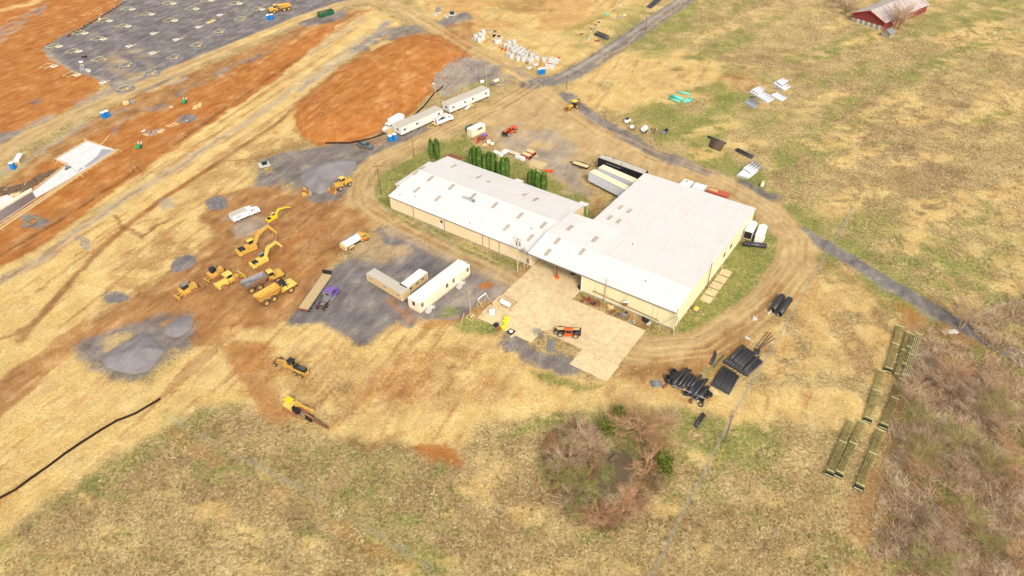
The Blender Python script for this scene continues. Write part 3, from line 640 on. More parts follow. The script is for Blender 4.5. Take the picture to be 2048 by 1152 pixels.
def wheel(parent, x, y, r, w, rim='rim', tyre='tyre', side=None):
    """tyre with tread shoulders and a dished rim; side = +1 / -1 is the outer side"""
    side = side or (1 if y > 0 else -1); k = (r, w, rim, tyre, side)
    if k not in _wheelcache:
        n = 16; V = []; F = []
        prof = [(-w / 2, r * .55), (-w / 2, r * .88), (-w * .36, r), (w * .36, r), (w / 2, r * .88), (w / 2, r * .55)]
        for yy, rr in prof: V += [(math.cos(t) * rr, yy, math.sin(t) * rr + r) for t in (6.28318 * i / n for i in range(n))]
        for j in range(5): F += [(j * n + i, (j + 1) * n + i, (j + 1) * n + (i + 1) % n, j * n + (i + 1) % n) for i in range(n)]
        F += [tuple(range(n)), tuple(range(6 * n - 1, 5 * n - 1, -1))]
        ty = mesh_obj('tyre', V, F, M[tyre], parent)
        s = side; a = cy((0, s * w * .1, r), (0, s * (w / 2 + .012), r), r * .56, 12, r * .5); b = cy((0, s * (w / 2), r), (0, s * (w / 2 + .07), r), r * .2, 8)
        ri = P('rim', M[rim], ty, a, b); _wheelcache[k] = (ty, ri)
        ty.location = (x, y, 0); return ty
    ty, ri = _wheelcache[k]; t2 = inst(ty, parent, (x, y, 0)); inst(ri, t2); return t2
def text(body, size, mat, parent, loc, rot, name='lettering'):
    c = bpy.data.curves.new(name, 'FONT'); c.body = body; c.size = size; c.extrude = .01; c.align_x = 'CENTER'; c.align_y = 'CENTER'
    o = bpy.data.objects.new(name, c); o.data.materials.append(mat); C.objects.link(o); o.parent = parent; o.location = loc; o.rotation_euler = rot; return o
ORD = 'first second third fourth fifth sixth seventh eighth ninth tenth eleventh twelfth thirteenth fourteenth fifteenth'.split()
# ------------------------------------------------------------------ the warehouse (local frame: x along the front, y to the back)
TH = -0.606924; BO = (16.882, 135.225, 0.0)
def BL(px, py, z=0.0):
    v = G(px, py, z); dx, dy = v.x - BO[0], v.y - BO[1]; c, s = math.cos(TH), math.sin(TH); return dx * c + dy * s, -dx * s + dy * c
def RY(o): o.rotation_euler = (0, 0, math.pi / 2); return o      # a profile that runs along y
def roof_plane(name, pts, mat, parent, t=.12, label=None):
    n = len(pts); V = list(pts) + [(x, y, z - t) for x, y, z in pts]
    a = sum(pts[i][0] * pts[(i + 1) % n][1] - pts[(i + 1) % n][0] * pts[i][1] for i in range(n))
    F = [tuple(range(n)), tuple(range(2 * n - 1, n - 1, -1))] + [(i, n + i, n + (i + 1) % n, (i + 1) % n) for i in range(n)]
    if a < 0: F = [tuple(reversed(f)) for f in F]
    return mesh_obj(name, V, F, mat, parent, label=label)
RB = 8.0
def zB(y): return 5.6 + (1.25 * y / RB if y < RB else 1.25 * (50 - y) / (50 - RB))
main = thing('warehouse', 'large white roofed warehouse with pale yellow metal walls beside the dirt road bend', 'warehouse', BO, TH)
P('front_wall', M['wally'], main, bx(.05, 24.1, 0, .25, 0, 5.5))
RY(P('side_wall', M['wallyr'], main, pr([(0, 0), (50, 0), (50, zB(50) - .1), (RB, zB(RB) - .12), (0, 5.48)], -24.2, -23.95)))
RY(P('side_wall', M['wallyr'], main, pr([(0.3, 0), (20.2, 0), (20.2, zB(20) - .15), (RB, zB(RB) - .15), (.3, 5.5)], -.28, -.03)))
P('back_wall', M['wally'], main, bx(-8.4, 23.9, 49.7, 49.95, 0, 5.45))
P('side_wall', M['wallyr'], main, bx(-8.4, -8.15, 20.3, 49.7, 0, 5.3)); P('inner_wall', M['wally'], main, bx(-8.15, -.3, 20.2, 20.4, 0, 6.2))
rf = roof_plane('roof', [(0, -.35, 5.56), (24.45, -.35, 5.56), (24.45, RB, 6.87), (0, RB, 6.87)], M['roof'], main)
rf2 = roof_plane('roof', [(0, RB, 6.87), (24.45, RB, 6.87), (24.45, 50.3, 5.6), (-8.6, 50.3, 5.6), (-8.6, 20.3, 6.47), (0, 20.3, 6.47)], M['roofb'], main)
P('eave_trim', M['trim'], main, bx(.0, 24.45, -.45, -.352, 5.34, 5.58))
P('corner_post', M['whitec'], main, bx(-.16, .04, -.12, .14, 0, 5.42))
for x in (4.0, 20.1, 18.9): P('downspout', M['wally'], main, bx(x, x + .11, -.14, -.01, .3, 5.3))
P('handrail_pipe', M['rust'], main, bar((3.2, -.35, 2.1), (20.6, -.35, 1.3), .12)); P('foundation', M['stone'], main, bx(.0, 24.2, -.06, -.003, 0, .45))
for y in (29, 33.5): P('side_window', M['glass'], main, bx(24.2, 24.26, y, y + 1.1, 2.3, 3.5))
P('side_downpipe', M['wallyr'], main, bar((24.3, 1.5, 3.2), (24.3, 14, 4.6), .10))
br = thing('breezeway_roof', 'white metal canopy roof spanning the open drive bay between the two warehouses', 'canopy', BO, TH)
roof_plane('roof', [(-15.5, -.35, 5.56), (-.003, -.35, 5.56), (-.003, RB, 6.87), (-15.5, RB, 6.87)], M['roof'], br)
roof_plane('roof', [(-15.5, RB, 6.87), (-.003, RB, 6.87), (-.003, 20.25, 6.46), (-8.6, 20.25, 6.46), (-15.5, 20.6, 5.9)], M['roof'], br)
P('fascia', M['trim'], br, bx(-15.5, -.01, -.46, -.352, 5.22, 5.57))
P('truss', M['grey'], br, *[bx(-15.2, -.3, y, y + .15, 5.0, 5.3) for y in (1.2, 6.2, 11.5, 17)])
P('column', M['rust'], br, bx(-7.95, -7.65, 1.0, 1.3, .9, 5.2)); P('column_guard', M['oran'], br, pr([(-8.3, .12), (-7.2, .12), (-7.5, .95), (-8.0, .95)], .85, 1.45))
longb = thing('warehouse', 'long low warehouse with weathered white roof and tan metal front wall', 'warehouse', BO, TH)
ZE, ZR, YR = 4.35, 6.1, 14.6
def zA(y): return ZE + (ZR - ZE) * (1 - abs(y - YR) / (YR - 1.5))
P('front_wall', M['wallt'], longb, bx(-63, -15.45, 1.5, 1.75, 0, ZE - .05))
RY(P('end_wall', M['wallt'], longb, pr([(1.76, 0), (27.6, 0), (27.6, zA(27.6) - .1), (YR, ZR - .12), (1.76, ZE - .05)], 15.5, 15.75)))
RY(P('end_wall', M['wallt'], longb, pr([(1.76, 0), (27.6, 0), (27.6, zA(27.6) - .1), (YR, ZR - .12), (1.76, ZE - .05)], 62.75, 62.98)))
P('back_wall', M['wallt'], longb, bx(-62.7, -15.8, 27.4, 27.6, 0, ZE - .05))
for a_, b_ in ((-63.3, -47), (-47, -31.2), (-31.2, -15.505)):      # three bays of sheeting, lapped
    d = .03 if a_ == -47 else 0
    roof_plane('roof', [(a_, 1.15, ZE + d), (b_, 1.15, ZE + d), (b_, YR, ZR + d), (a_, YR, ZR + d)], M['roof'], longb)
    roof_plane('roof', [(a_, YR, ZR + d), (b_, YR, ZR + d), (b_, 27.95, ZE + d), (a_, 27.95, ZE + d)], M['roofb'], longb)
RY(P('ridge_cap', M['roof'], longb, pr([(YR - .3, ZR), (YR, ZR + .1), (YR + .3, ZR)], 15.6, 63.3)))
P('eave_trim', M['trim'], longb, bx(-63.3, -15.5, 1.06, 1.148, ZE - .16, ZE + .01)); P('foundation', M['stone'], longb, bx(-63, -15.5, 1.42, 1.497, 0, .3))
P('annex_wall', M['wallt'], longb, bx(-66, -63.01, 7.6, 22.4, 0, 3.9)); roof_plane('annex_roof', [(-66.3, 7.3, 4.0), (-63.32, 7.3, 4.55), (-63.32, 22.7, 4.55), (-66.3, 22.7, 4.0)], M['roof'], longb)
P('annex_wall', M['wallt'], longb, bx(-64.6, -60.5, 28.0, 31, 0, 3.2)); roof_plane('rusty_annex_roof', [(-65, 27.97, 3.5), (-60, 27.97, 3.5), (-60, 31.3, 3.2), (-65, 31.3, 3.2)], M['rust'], longb)
for x in (-39.3, -17.8): roof_plane('porch_roof', [(x, 27.96, 3.9), (x + 2.6, 27.96, 3.9), (x + 2.6, 30, 3.6), (x, 30, 3.6)], M['wroof'], longb); P('porch_post', M['white'], longb, bx(x + .2, x + .35, 29.6, 29.75, 0, 3.6), bx(x + 2.2, x + 2.35, 29.6, 29.75, 0, 3.6))
for x in (-54.5, -43.6, -30.8, -28.7, -25.5): P('downspout', M['trim'], longb, bx(x, x + .1, 1.36, 1.49, .2, ZE - .2))
P('wall_vent', M['black'], longb, bx(-44.9, -44.2, 1.44, 1.49, 2.3, 3.1)); P('door', M['white'], longb, bx(-45.3, -44.4, 1.43, 1.48, .1, 2.1))
P('service_panel', M['grey'], longb, bx(-16.9, -16.2, 1.3, 1.49, .8, 2.2))
P('vent_tray', M['grey'], longb, bar((-44.2, 10.2, 6.0), (-40.2, 10.4, 6.05), .10), bar((-44.2, 10.8, 6.08), (-40.2, 11.0, 6.1), .10), bx(-40.6, -40.1, 10.2, 11.0, 5.7, 6.2))
# roof lights: each a panel of ribbed translucent sheet lying on the slope
def skylight(px, py, parent, zf, L=2.7, w=.95, sg=1):
    x, y = BL(px, py, 5.5)
    for _ in range(8): x, y = BL(px, py, zf(y) + .02)
    a, b = y - L / 2, y + L / 2; roof_plane('skylight', [(x - w / 2, a, zf(a) + .05), (x + w / 2, a, zf(a) + .05), (x + w / 2, b, zf(b) + .05), (x - w / 2, b, zf(b) + .05)], M['skyl'], parent, .07)
for cx, cy_ in ((220,410),(392,482),(565,557),(750,635),(958,722),(1155,805),(333,318),(505,387),(683,462),(862,537),(1070,622),(1262,700),(735,303),(820,337),(1112,445),(1200,488),(525,215),(215,268),(262,232)):
    skylight(780 + cx / 4.115, 280 + cy_ / 4.115, longb, zA, 2.7)
for cx, cy_ in ((1480,722),(1375,832),(1297,925),(1580,920)):
    skylight(780 + cx / 4.115, 280 + cy_ / 4.115, br if cx != 1580 else main, zB, 2.6, 1.0)
for cx, cy_ in ((645,797),(760,843),(508,928),(623,973)): skylight(1140 + cx / 6.4, 290 + cy_ / 6.4, main, zB, 2.3, .9)
skylight(1190, 478, br, zB, 2.6)
for y in (12.5, 18, 24, 30, 36.5, 43): P('seam', M['roofb'], main, bar((-8.5 if y > 21 else .1, y, zB(y) + .03), (24.3, y, zB(y) + .03), .12, .05))
for y in (5.8, 10.3, 18.9, 23.4): P('seam', M['roofb'], longb, bar((-63.2, y, zA(y) + .05), (-15.6, y, zA(y) + .05), .12, .05))
for x in (-4, 4.2, 12.3, 20.4): P('panel_lap', M['roofb'], main, bar((max(x, .2) if x > 0 else -8.4, 20.4 if x < 0 else RB, zB(20.4 if x < 0 else RB) + .03), (max(x, .2) if x > 0 else -8.4, 50, zB(50) + .03), .1, .05))
# small vents, patches and stains on the roofs
for x, y in ((-60.5, 3.2), (-56, 4.5), (-36, 3), (-20.5, 9)): P('roof_vent', M['grey'], longb, cy((x, y, zA(y) - .05), (x, y, zA(y) + .35), .14, 8))
for x, y in ((5, 16), (14, 5)): P('roof_vent', M['grey'], main, cy((x, y, zB(y) - .05), (x, y, zB(y) + .3), .14, 8))
# concrete apron of separately poured panels
apron = thing('concrete_apron', None, None, BO, TH); apron['kind'] = 'structure'
rr = random.Random(3)
xb = [-15.3, -10.4, -5.2, -.35, 4.6, 9.4, 14.3, 19.2]; yb = [20, 15.2, 10.4, 5.6, .9, -3.7, -8.2, -12.7, -17.0, -21.7]
for i in range(7):
    for j in range(9):
        x0, x1, y1, y0 = xb[i], xb[i + 1], yb[j], yb[j + 1]
        if x0 > -1 and y1 > -3: continue
        if j == 8 and i > 2: continue
        t = .10 + rr.uniform(-.006, .006)
        P('concrete_panel', M['conc' if rr.random() < .7 else 'conc2'], apron, bx(x0 + .015, x1 - .015, y0 + .015, y1 - .015, -.05, t))
for x0, x1, y0, y1 in ((10.2, 14.7, -22.6, -17.05), (14.76, 19.4, -22.6, -17.05)): P('concrete_panel', M['conc2'], apron, bx(x0, x1, y0, y1, -.05, .09))
solid('manhole_cover', M['black'], 'round dark manhole cover on the shaded concrete under the canopy', 'manhole', tuple(Vector(G(1147, 547))[:2]) + (.12,), 0, cy((0, 0, 0), (0, 0, .05), .75, 16))
# sidewalk slabs along the east wall
sw = thing('sidewalk', None, None, BO, TH); sw['kind'] = 'structure'
for k in range(5): P('paving_slab', M['conc'], sw, bx(25.0, 27.6, 13.3 + 3.0 * k, 15.75 + 3.0 * k, -.02, .12))
# ------------------------------------------------------------------ barn and shed
bl, bh = place((1758, 56), (1850, 16)); a = G(1712, 33); b = G(1752, 60); 
bh = heading((1765, 61), (1851, 24)); bp = G(1765, 61)
barn = thing('barn', 'old red barn with weathered tin roof behind bare trees', 'barn', (bp.x, bp.y, 0), bh)
Lb, Wb, Eb, Rb = (G(1765, 61) - G(1851, 24)).length, (G(1765, 61) - G(1711, 39)).length, 3.6, 6.4; print('BARN', Lb, Wb)
P('side_wall', M['redbarn'], barn, bx(0, Lb, 0, .2, 0, Eb)); P('side_wall', M['redbarn'], barn, bx(0, Lb, Wb - .2, Wb, 0, Eb))
for x in (0.0, Lb - .2):
    P('gable_wall', M['redbarn'], barn, ([(x, .2, 0), (x, Wb - .2, 0), (x, Wb - .2, Eb), (x, Wb / 2, Rb), (x, .2, Eb), (x + .2, .2, 0), (x + .2, Wb - .2, 0), (x + .2, Wb - .2, Eb), (x + .2, Wb / 2, Rb), (x + .2, .2, Eb)],
      [(4, 3, 2, 1, 0), (5, 6, 7, 8, 9), (0, 1, 6, 5), (1, 2, 7, 6), (2, 3, 8, 7), (3, 4, 9, 8), (4, 0, 5, 9)]))
roof_plane('roof', [(-.6, -.6, Eb - .2), (Lb + .5, -.6, Eb - .2), (Lb + .5, Wb / 2, Rb + .12), (-.6, Wb / 2, Rb + .12)], M['barnroof'], barn)
roof_plane('roof', [(-.6, Wb / 2, Rb + .12), (Lb + .5, Wb / 2, Rb + .12), (Lb + .5, Wb + .6, Eb - .2), (-.6, Wb + .6, Eb - .2)], M['barnroof'], barn)
P('stone_base', M['stone'], barn, bx(-.12, -.01, .0, Wb, 0, 1.5)); 
for k in range(5): P('stone_buttress', M['concw'], barn, bx(-.35, -.13, 1.2 + 2.5 * k, 2.0 + 2.5 * k, 0, 1.7))
P('bargeboard', M['red'], barn, bar((-.62, -.6, Eb - .3), (-.62, Wb / 2, Rb), .08, .3), bar((-.62, Wb / 2, Rb), (-.62, Wb + .6, Eb - .3), .08, .3))
sp = G(1774, 73); shed = thing('shed', 'small grey plank shed with light tin roof in front of the red barn', 'shed', (sp.x, sp.y, 0), bh)
P('wall', M['stone'], shed, bx(-1.7, 1.7, -1.8, 1.8, 0, 2.1)); P('gable', M['wood'], shed, ([(-1.71, -1.8, 2.1), (-1.71, 1.8, 2.1), (-1.71, 0, 3.0), (1.71, -1.8, 2.1), (1.71, 1.8, 2.1), (1.71, 0, 3.0)], [(0, 2, 1), (3, 4, 5)]))
roof_plane('roof', [(-2.1, -2.2, 2.0), (2.1, -2.2, 2.0), (2.1, 0, 3.15), (-2.1, 0, 3.15)], M['galv'], shed); roof_plane('roof', [(-2.1, 0, 3.15), (2.1, 0, 3.15), (2.1, 2.2, 2.0), (-2.1, 2.2, 2.0)], M['galv'], shed)
# ------------------------------------------------------------------ office trailers
def office(name, label, pa, pb, Lm, W_, H_, roofm, wallm, z0=.55, wins=(), off=0, group=None, ends=(), bars=2, ww=.9, wh=.7, doors=(), curved=.15):
    (loc, h) = place(pa, pb, off + W_ / 2); t = thing(name, label, 'office trailer', loc, h, group); L2 = Lm / 2
    P('body', M[wallm], t, bx(-L2, L2, -W_ / 2, W_ / 2, z0, z0 + H_))
    P('roof', M[roofm], t, bx(-L2 - .06, L2 + .06, -W_ / 2 - .06, W_ / 2 + .06, z0 + H_ + .002, z0 + H_ + .16, curved * .6))
    P('chassis', M['black'], t, bx(-L2 + .3, L2 - .3, -.6, -.45, z0 - .25, z0 - .004), bx(-L2 + .3, L2 - .3, .45, .6, z0 - .25, z0 - .004), *[bx(-L2 + 1 + k * (Lm - 2) / 5 - .15, -L2 + 1 + k * (Lm - 2) / 5 + .15, y - .15, y + .15, 0, z0 - .004) for k in range(6) for y in (-W_ / 2 + .3, W_ / 2 - .3)])
    for q in [bx(sx * L2 - .04, sx * L2 + .04, sy * W_ / 2 - .04, sy * W_ / 2 + .04, z0 + .02, z0 + H_ - .01) for sx in (-1, 1) for sy in (-1, 1)]: P('corner_trim', M['whitec'], t, q)
    for x in wins:
        f = P('window', M['glass'], t, bx(x - ww / 2, x + ww / 2, -W_ / 2 - .03, -W_ / 2 - .004, z0 + 1.15, z0 + 1.15 + wh))
        P('frame', M['white'], f, bx(x - .03, x + .03, -W_ / 2 - .05, -W_ / 2 - .032, z0 + 1.15, z0 + 1.15 + wh), bx(x - ww / 2 - .05, x + ww / 2 + .05, -W_ / 2 - .05, -W_ / 2 - .006, z0 + 1.10, z0 + 1.15), bx(x - ww / 2 - .05, x + ww / 2 + .05, -W_ / 2 - .05, -W_ / 2 - .006, z0 + 1.151 + wh, z0 + 1.2 + wh))
    for y in ends: P('window', M['glass'], t, bx(-L2 - .03, -L2 - .004, y - ww / 2, y + ww / 2, z0 + 1.15, z0 + 1.15 + wh))
    for x in doors: P('door', M['cream'], t, bx(x - .5, x + .5, -W_ / 2 - .05, -W_ / 2 - .004, z0 + .05, z0 + 2.1))
    return t, L2, W_ / 2
def steps(t, x, y, h=.75):
    s = P('steps', M['concw'], t, *[bx(x - .6 - .42 - .26 * k, x - .6 + .02 - .26 * k, y - 1.5, y - .3, 0, h - .19 * (k + 1)) for k in range(3)], bx(x - .6, x + .8, y - 1.5, y - .06, h - .12, h), bx(x + .6, x + .75, y - 1.45, y - 1.3, 0, h - .12), bx(x - .5, x - .35, y - 1.45, y - 1.3, 0, h - .12))
    P('handrail', M['white'], s, bar((x - .6, y - 1.47, h + .9), (x + .8, y - 1.47, h + .9), .05), bar((x - .58, y - 1.47, h), (x - .58, y - 1.47, h + .9), .05), bar((x + .78, y - 1.47, h), (x + .78, y - 1.47, h + .9), .05), bar((x - 1.5, y - 1.47, .9), (x - .6, y - 1.47, h + .9), .05))
t, L2, w2 = office('office_trailer', 'white office trailer with grey roof, nearer the portable toilets and box truck', (803.5, 274.5), (886.5, 236.5), 18.3, 3.6, 2.65, 'groof', 'white', .75, (-7.6, -2.2, 7.4), ends=(0,), doors=(-5.2, 2.7))
t, L2, w2 = office('office_trailer', 'white office trailer with grey roof and wooden porch, beyond the service truck', (900, 229.5), (979, 195.5), 18.6, 3.6, 2.65, 'groof', 'white', .75, (-7.6, -2.2, 1.4, 7.6), ends=(0,), doors=(-4.9, 3.6))
P('porch', M['lumber'], t, bx(-1.0, .6, -3.2, -1.86, .6, .72), *[bx(x, x + .1, y, y + .1, 0, 1.7) for x in (-1, .5) for y in (-3.2, -2)], bar((-1, -3.15, 1.7), (.6, -3.15, 1.7), .08), bar((-1, -3.15, 1.2), (.6, -3.15, 1.2), .08)); P('ramp', M['white'], t, bar((-2.8, -2.6, .1), (-1, -2.6, .68), 1.2, .08))
t, L2, w2 = office('office_trailer', 'long white office trailer with cream walls and two sets of steps', (844.5, 625.5), (937, 553), 18.2, 3.65, 2.75, 'wroof', 'cream', .55, (-8.2, 0.6, 3.0, 8.3), ends=(0.1,), ww=.75, wh=1.2, doors=(-6.6, 4.6))
P('skirting', M['beige'], t, bx(-9.0, 9.0, -1.8, -1.74, .05, .545), bx(-9.07, -9.0, -1.74, 1.8, .05, .545)); steps(t, -6.4, -1.83, .7); steps(t, 4.8, -1.83, .7)
P('roof_unit', M['wroof'], t, bx(8.4, 9.3, -.9, .9, 3.1, 3.5, .1))
t, L2, w2 = office('office_trailer', 'beige office trailer with three small windows on the gravel yard', (736.5, 563.5), (804, 604.5), 12.4, 2.6, 2.3, 'groof', 'beige', .3, (-5, .0, 4.9), ww=.9, wh=.42)
t, L2, w2 = office('office_trailer', 'short beige office trailer with white roof behind the long white one', (818, 592), (854, 563), 7.6, 2.5, 2.3, 'wroof', 'beige', .3, (-2.4, 1.9, .0), ww=.75, wh=.7)
# ------------------------------------------------------------------ machines
def chain(parent, x0, x1, y, w, h, mat='mud', name='track'):
    """crawler track: a rounded belt with sprocket, idler and cleats"""
    r = h / 2; P_ = [(x1 - r + r * math.sin(a), r - r * math.cos(a)) for a in np.linspace(0, math.pi, 6)] + [(x0 + r - r * math.sin(a), r + r * math.cos(a)) for a in np.linspace(0, math.pi, 6)]
    t = P(name, M[mat], parent, pr(P_, y - w / 2, y + w / 2)); n = int((x1 - x0) / .42)
    P('cleats', M[mat], t, *[bx(x0 + r + i * (x1 - x0 - 2 * r) / n, x0 + r + i * (x1 - x0 - 2 * r) / n + .08, y - w / 2 - .03, y + w / 2 + .03, h, h + .06) for i in range(n + 1)])['kind'] = 'stuff'
    s = 1 if y > 0 else -1
    for xx in (x0 + r, x1 - r): P('sprocket', M['mud'], t, cy((xx, y + s * w / 2, r), (xx, y + s * (w / 2 + .05), r), r * .6, 10))
    return t
def cab(parent, x0, x1, y0, y1, z0, z1, mat, roofmat=None, rake=.15, name='cab'):
    """glazed cab: painted sill, glass band, corner posts and roof"""
    m = z0 + (z1 - z0) * .38; c = P(name, M[mat], parent, bx(x0, x1, y0, y1, z0, m))
    P('glass', M['glass'], c, pr([(x0 + .04, m), (x1 - .04, m), (x1 - .04 - rake, z1 - .1), (x0 + .04, z1 - .1)], y0 + .05, y1 - .05))
    for sx in (0, 1):
        for yy in (y0 + .04, y1 - .04): P('pillar', M[mat], c, bar(((x1 - .03) if sx else (x0 + .05), yy, m), ((x1 - .03 - rake) if sx else (x0 + .05), yy, z1 - .08), .09))
    P('roof', M[roofmat or mat], c, bx(x0 - .05, x1 + .02 - rake * .5, y0 - .04, y1 + .04, z1 - .1, z1 + .04, .05)); return c
def hauler(label, pa, pb, load=None, bed='yel', canopy='yelp', hood='yel', group='articulated dump trucks', rev=False):
    loc, h = place(pa, pb, 1.3); t = thing('dump_truck', label, 'dump truck', loc, h, group)
    P('chassis', M['mud'], t, bx(-4.6, .6, -.5, .5, .8, 1.15)); P('front_frame', M[bed], t, bx(1.2, 4.9, -.75, .75, .75, 1.5))
    P('hood', M[hood], t, pr([(2.9, 1.45), (5.2, 1.3), (5.25, 1.9), (4.8, 2.25), (2.9, 2.45)], -1.15, 1.15)); P('grille', M['black'], t, bx(5.23, 5.28, -.7, .7, 1.25, 1.75))
    cab(t, 1.5, 2.9, -.75, .85, 1.5, 3.35, hood, canopy)
    P('fender', M[hood], t, pr([(2.1, 1.6), (2.5, 1.95), (3.9, 1.95), (4.3, 1.6)], -1.55, -.9)); P('fender', M[hood], t, pr([(2.1, 1.6), (2.5, 1.95), (3.9, 1.95), (4.3, 1.6)], .9, 1.55))
    P('exhaust', M['black'], t, cy((2.7, -1.1, 2.0), (2.7, -1.1, 3.1), .09, 8)); P('bumper', M['black'], t, bx(5.0, 5.35, -1.0, 1.0, .7, 1.15))
    for s in (-1, 1):
        y = s * 1.3; wheel(t, 3.2, y, .88, .65, 'yel'); wheel(t, -1.4, y, .88, .65, 'yel'); wheel(t, -3.5, y, .88, .65, 'yel')
        P('mirror', M['black'], t, bx(3.0, 3.08, s * 1.35 - .1, s * 1.35 + .1, 2.6, 3.0))
    # open dump bed: outer shell with wall thickness, sloping tail, canopy lip over the cab
    o = [(-5.0, 2.1), (-3.9, 1.3), (-1.0, 1.2), (.5, 1.7), (1.15, 3.0), (-4.9, 2.75)]
    V = []; F = []
    for k, (x, z) in enumerate(o):
        wd = 1.0 if z < 2 and k not in (0,) else 1.5; V += [(x, -wd, z), (x, wd, z)]
    b = P('dump_bed', M[bed], t, (V, [(0, 1, 3, 2), (2, 3, 5, 4), (4, 5, 7, 6), (6, 7, 9, 8), (0, 2, 4, 6, 8, 10), (11, 9, 7, 5, 3, 1)]))
    i = [(-4.95, 2.2), (-3.8, 1.45), (-1.0, 1.35), (.4, 1.85), (1.0, 2.98)]; V = []
    for x, z in i:
        wd = .9 if z < 2 else 1.38; V += [(x, -wd, z), (x, wd, z)]
    tl = len(V); V += [(-4.9, -1.4, 2.72), (-4.9, 1.4, 2.72)]
    P('bed_lining', M['grey'] if load else M[bed], b, (V, [(2, 3, 1, 0), (4, 5, 3, 2), (6, 7, 5, 4), (8, 9, 7, 6), (10, 8, 6, 4, 2, 0), (1, 3, 5, 7, 9, 11)]))
    for s in (-1, 1): P('bed_rim', M['mud'], b, bar((-4.9, s * 1.45, 2.74), (1.1, s * 1.45, 3.0), .13)); 
    P('bed_rim', M['mud'], b, bar((1.1, -1.5, 3.0), (1.1, 1.5, 3.0), .14))
    if load:
        n = 9; V = []
        for a in range(n):
            for c in range(5): u = a / (n - 1); v = c / 4 * 2 - 1; V.append((-4.4 + 4.9 * u, v * 1.15, 1.75 + .25 * math.sin(3 * u + 1) + .2 * (1 - abs(v)) + .06 * math.sin(9 * u + 5 * v)))
        P('wet_load', M['black'] if load == 1 else M['rockd'], b, (V, [(a * 5 + c, (a + 1) * 5 + c, (a + 1) * 5 + c + 1, a * 5 + c + 1) for a in range(n - 1) for c in range(4)]), smooth=True)
    return t
hauler('yellow articulated dump truck with a dark load in its bed, beside the excavators', (494, 590), (569, 560), 2, 'mud')
hauler('yellow articulated dump truck with an empty orange bed, nearest the flatbed trailer', (523, 617), (595, 578.5), None, 'yel', 'black', 'yelp')
hauler('yellow articulated dump truck alone at the edge of the far gravel pad', (578, 17.5), (541, 24.5), None, 'yel')
def excavator(label, loc, h, sc=1.0, hood='yel', turn=0.0, roof='grey', pose=None, group=None, yaw=0):
    t = thing('excavator', label, 'excavator', loc, h, group); k = sc
    for s in (-1, 1): chain(t, -2.5 * k, 2.5 * k, s * 1.4 * k, .65 * k, .95 * k)
    P('undercarriage', M['mud'], t, bx(-.9 * k, .9 * k, -.95 * k, .95 * k, .4 * k, .95 * k), cy((0, 0, .9 * k), (0, 0, 1.15 * k), .8 * k, 14))
    u = P('upper_body', M[hood], t, pl([(-2.6 * k, -1.1 * k), (-2.3 * k, -1.35 * k), (1.5 * k, -1.35 * k), (1.5 * k, 1.35 * k), (-2.3 * k, 1.35 * k), (-2.6 * k, 1.1 * k)], 1.2 * k, 1.95 * k)); u.rotation_euler = (0, 0, yaw)
    P('engine_cover', M['black'], u, bx(-2.5 * k, -1.2 * k, -.75 * k, .8 * k, 2.052 * k, 2.25 * k, .06)); P('counterweight', M[hood], u, pl([(-3.2 * k, -.9 * k), (-2.92 * k, -1.25 * k), (-2.4 * k, -1.42 * k), (-2.4 * k, 1.42 * k), (-2.92 * k, 1.25 * k), (-3.2 * k, .9 * k)], 1.0 * k, 1.95 * k))
    P('tank', M[hood], u, bx(-.6 * k, 1.5 * k, -1.38 * k, -.5 * k, 2.052 * k, 2.4 * k, .05)); cab(u, .1 * k, 1.75 * k, .45 * k, 1.38 * k, 1.3 * k, 2.95 * k, hood, roof)
    P('exhaust', M['black'], u, cy((-1.6 * k, -1.0 * k, 2.0 * k), (-1.6 * k, -1.0 * k, 2.75 * k), .09 * k, 8))
    b = pose or [(1.2, 1.9), (2.9, 4.6), (5.6, 5.4), (7.2, 2.6), (6.6, 1.2)]
    b = [(x * k, z * k) for x, z in b]; w = .3 * k
    def beam(a, c, t0, t1): 
        dx, dz = c[0] - a[0], c[1] - a[1]; L = math.hypot(dx, dz); nx, nz = -dz / L, dx / L
        return pr([(a[0] - nx * t0, a[1] - nz * t0), (c[0] - nx * t1, c[1] - nz * t1), (c[0] + nx * t1, c[1] + nz * t1), (a[0] + nx * t0, a[1] + nz * t0)], -w - .25 * k, w - .25 * k)
    bm = P('boom', M[hood], u, beam(b[0], b[1], .28 * k, .42 * k)); P('boom', M[hood], u, beam(b[1], b[2], .42 * k, .25 * k)); st = P('stick', M[hood], u, beam(b[2], b[3], .32 * k, .18 * k))
    P('cylinder', M['grey'], bm, cy((b[0][0] + .5 * k, -.25 * k + w + .1, b[0][1] - .2 * k), (b[1][0] * .9 + b[2][0] * .1, -.25 * k + w + .1, b[1][1] - .5 * k), .09 * k, 6)); P('cylinder', M['grey'], bm, cy((b[1][0] + .6 * k, -.25 * k, b[1][1] + .6 * k), (b[2][0] + .4 * k, -.25 * k, b[2][1] + .5 * k), .1 * k, 6))
    e, f = b[3], b[4]
    P('bucket', M['mud'], u, pr([(e[0] + .2 * k, e[1] + .1 * k), (e[0] - .1 * k, e[1] - .9 * k), (f[0] - .3 * k, f[1] - .5 * k), (f[0] - .9 * k, f[1] + .1 * k), (f[0] - .3 * k, f[1] + .2 * k), (e[0] - .3 * k, e[1] - .1 * k)], -.25 * k - .55 * k, -.25 * k + .55 * k))
    return t
l, h = place((484, 517), (525, 499), .8); excavator('large yellow excavator with boom raised, the farther of the parked pair', l, h, 1.08, 'yel', roof='yelp', group='large yellow excavators')
l, h = place((512, 541), (545, 523), .8); excavator('large yellow excavator with pale hood, beside the loaded dump truck', l, h, .95, 'yelp', pose=[(1.2, 1.9), (2.6, 4.4), (5.2, 4.9), (6.6, 2.6), (6.2, 1.3)], group='large yellow excavators')
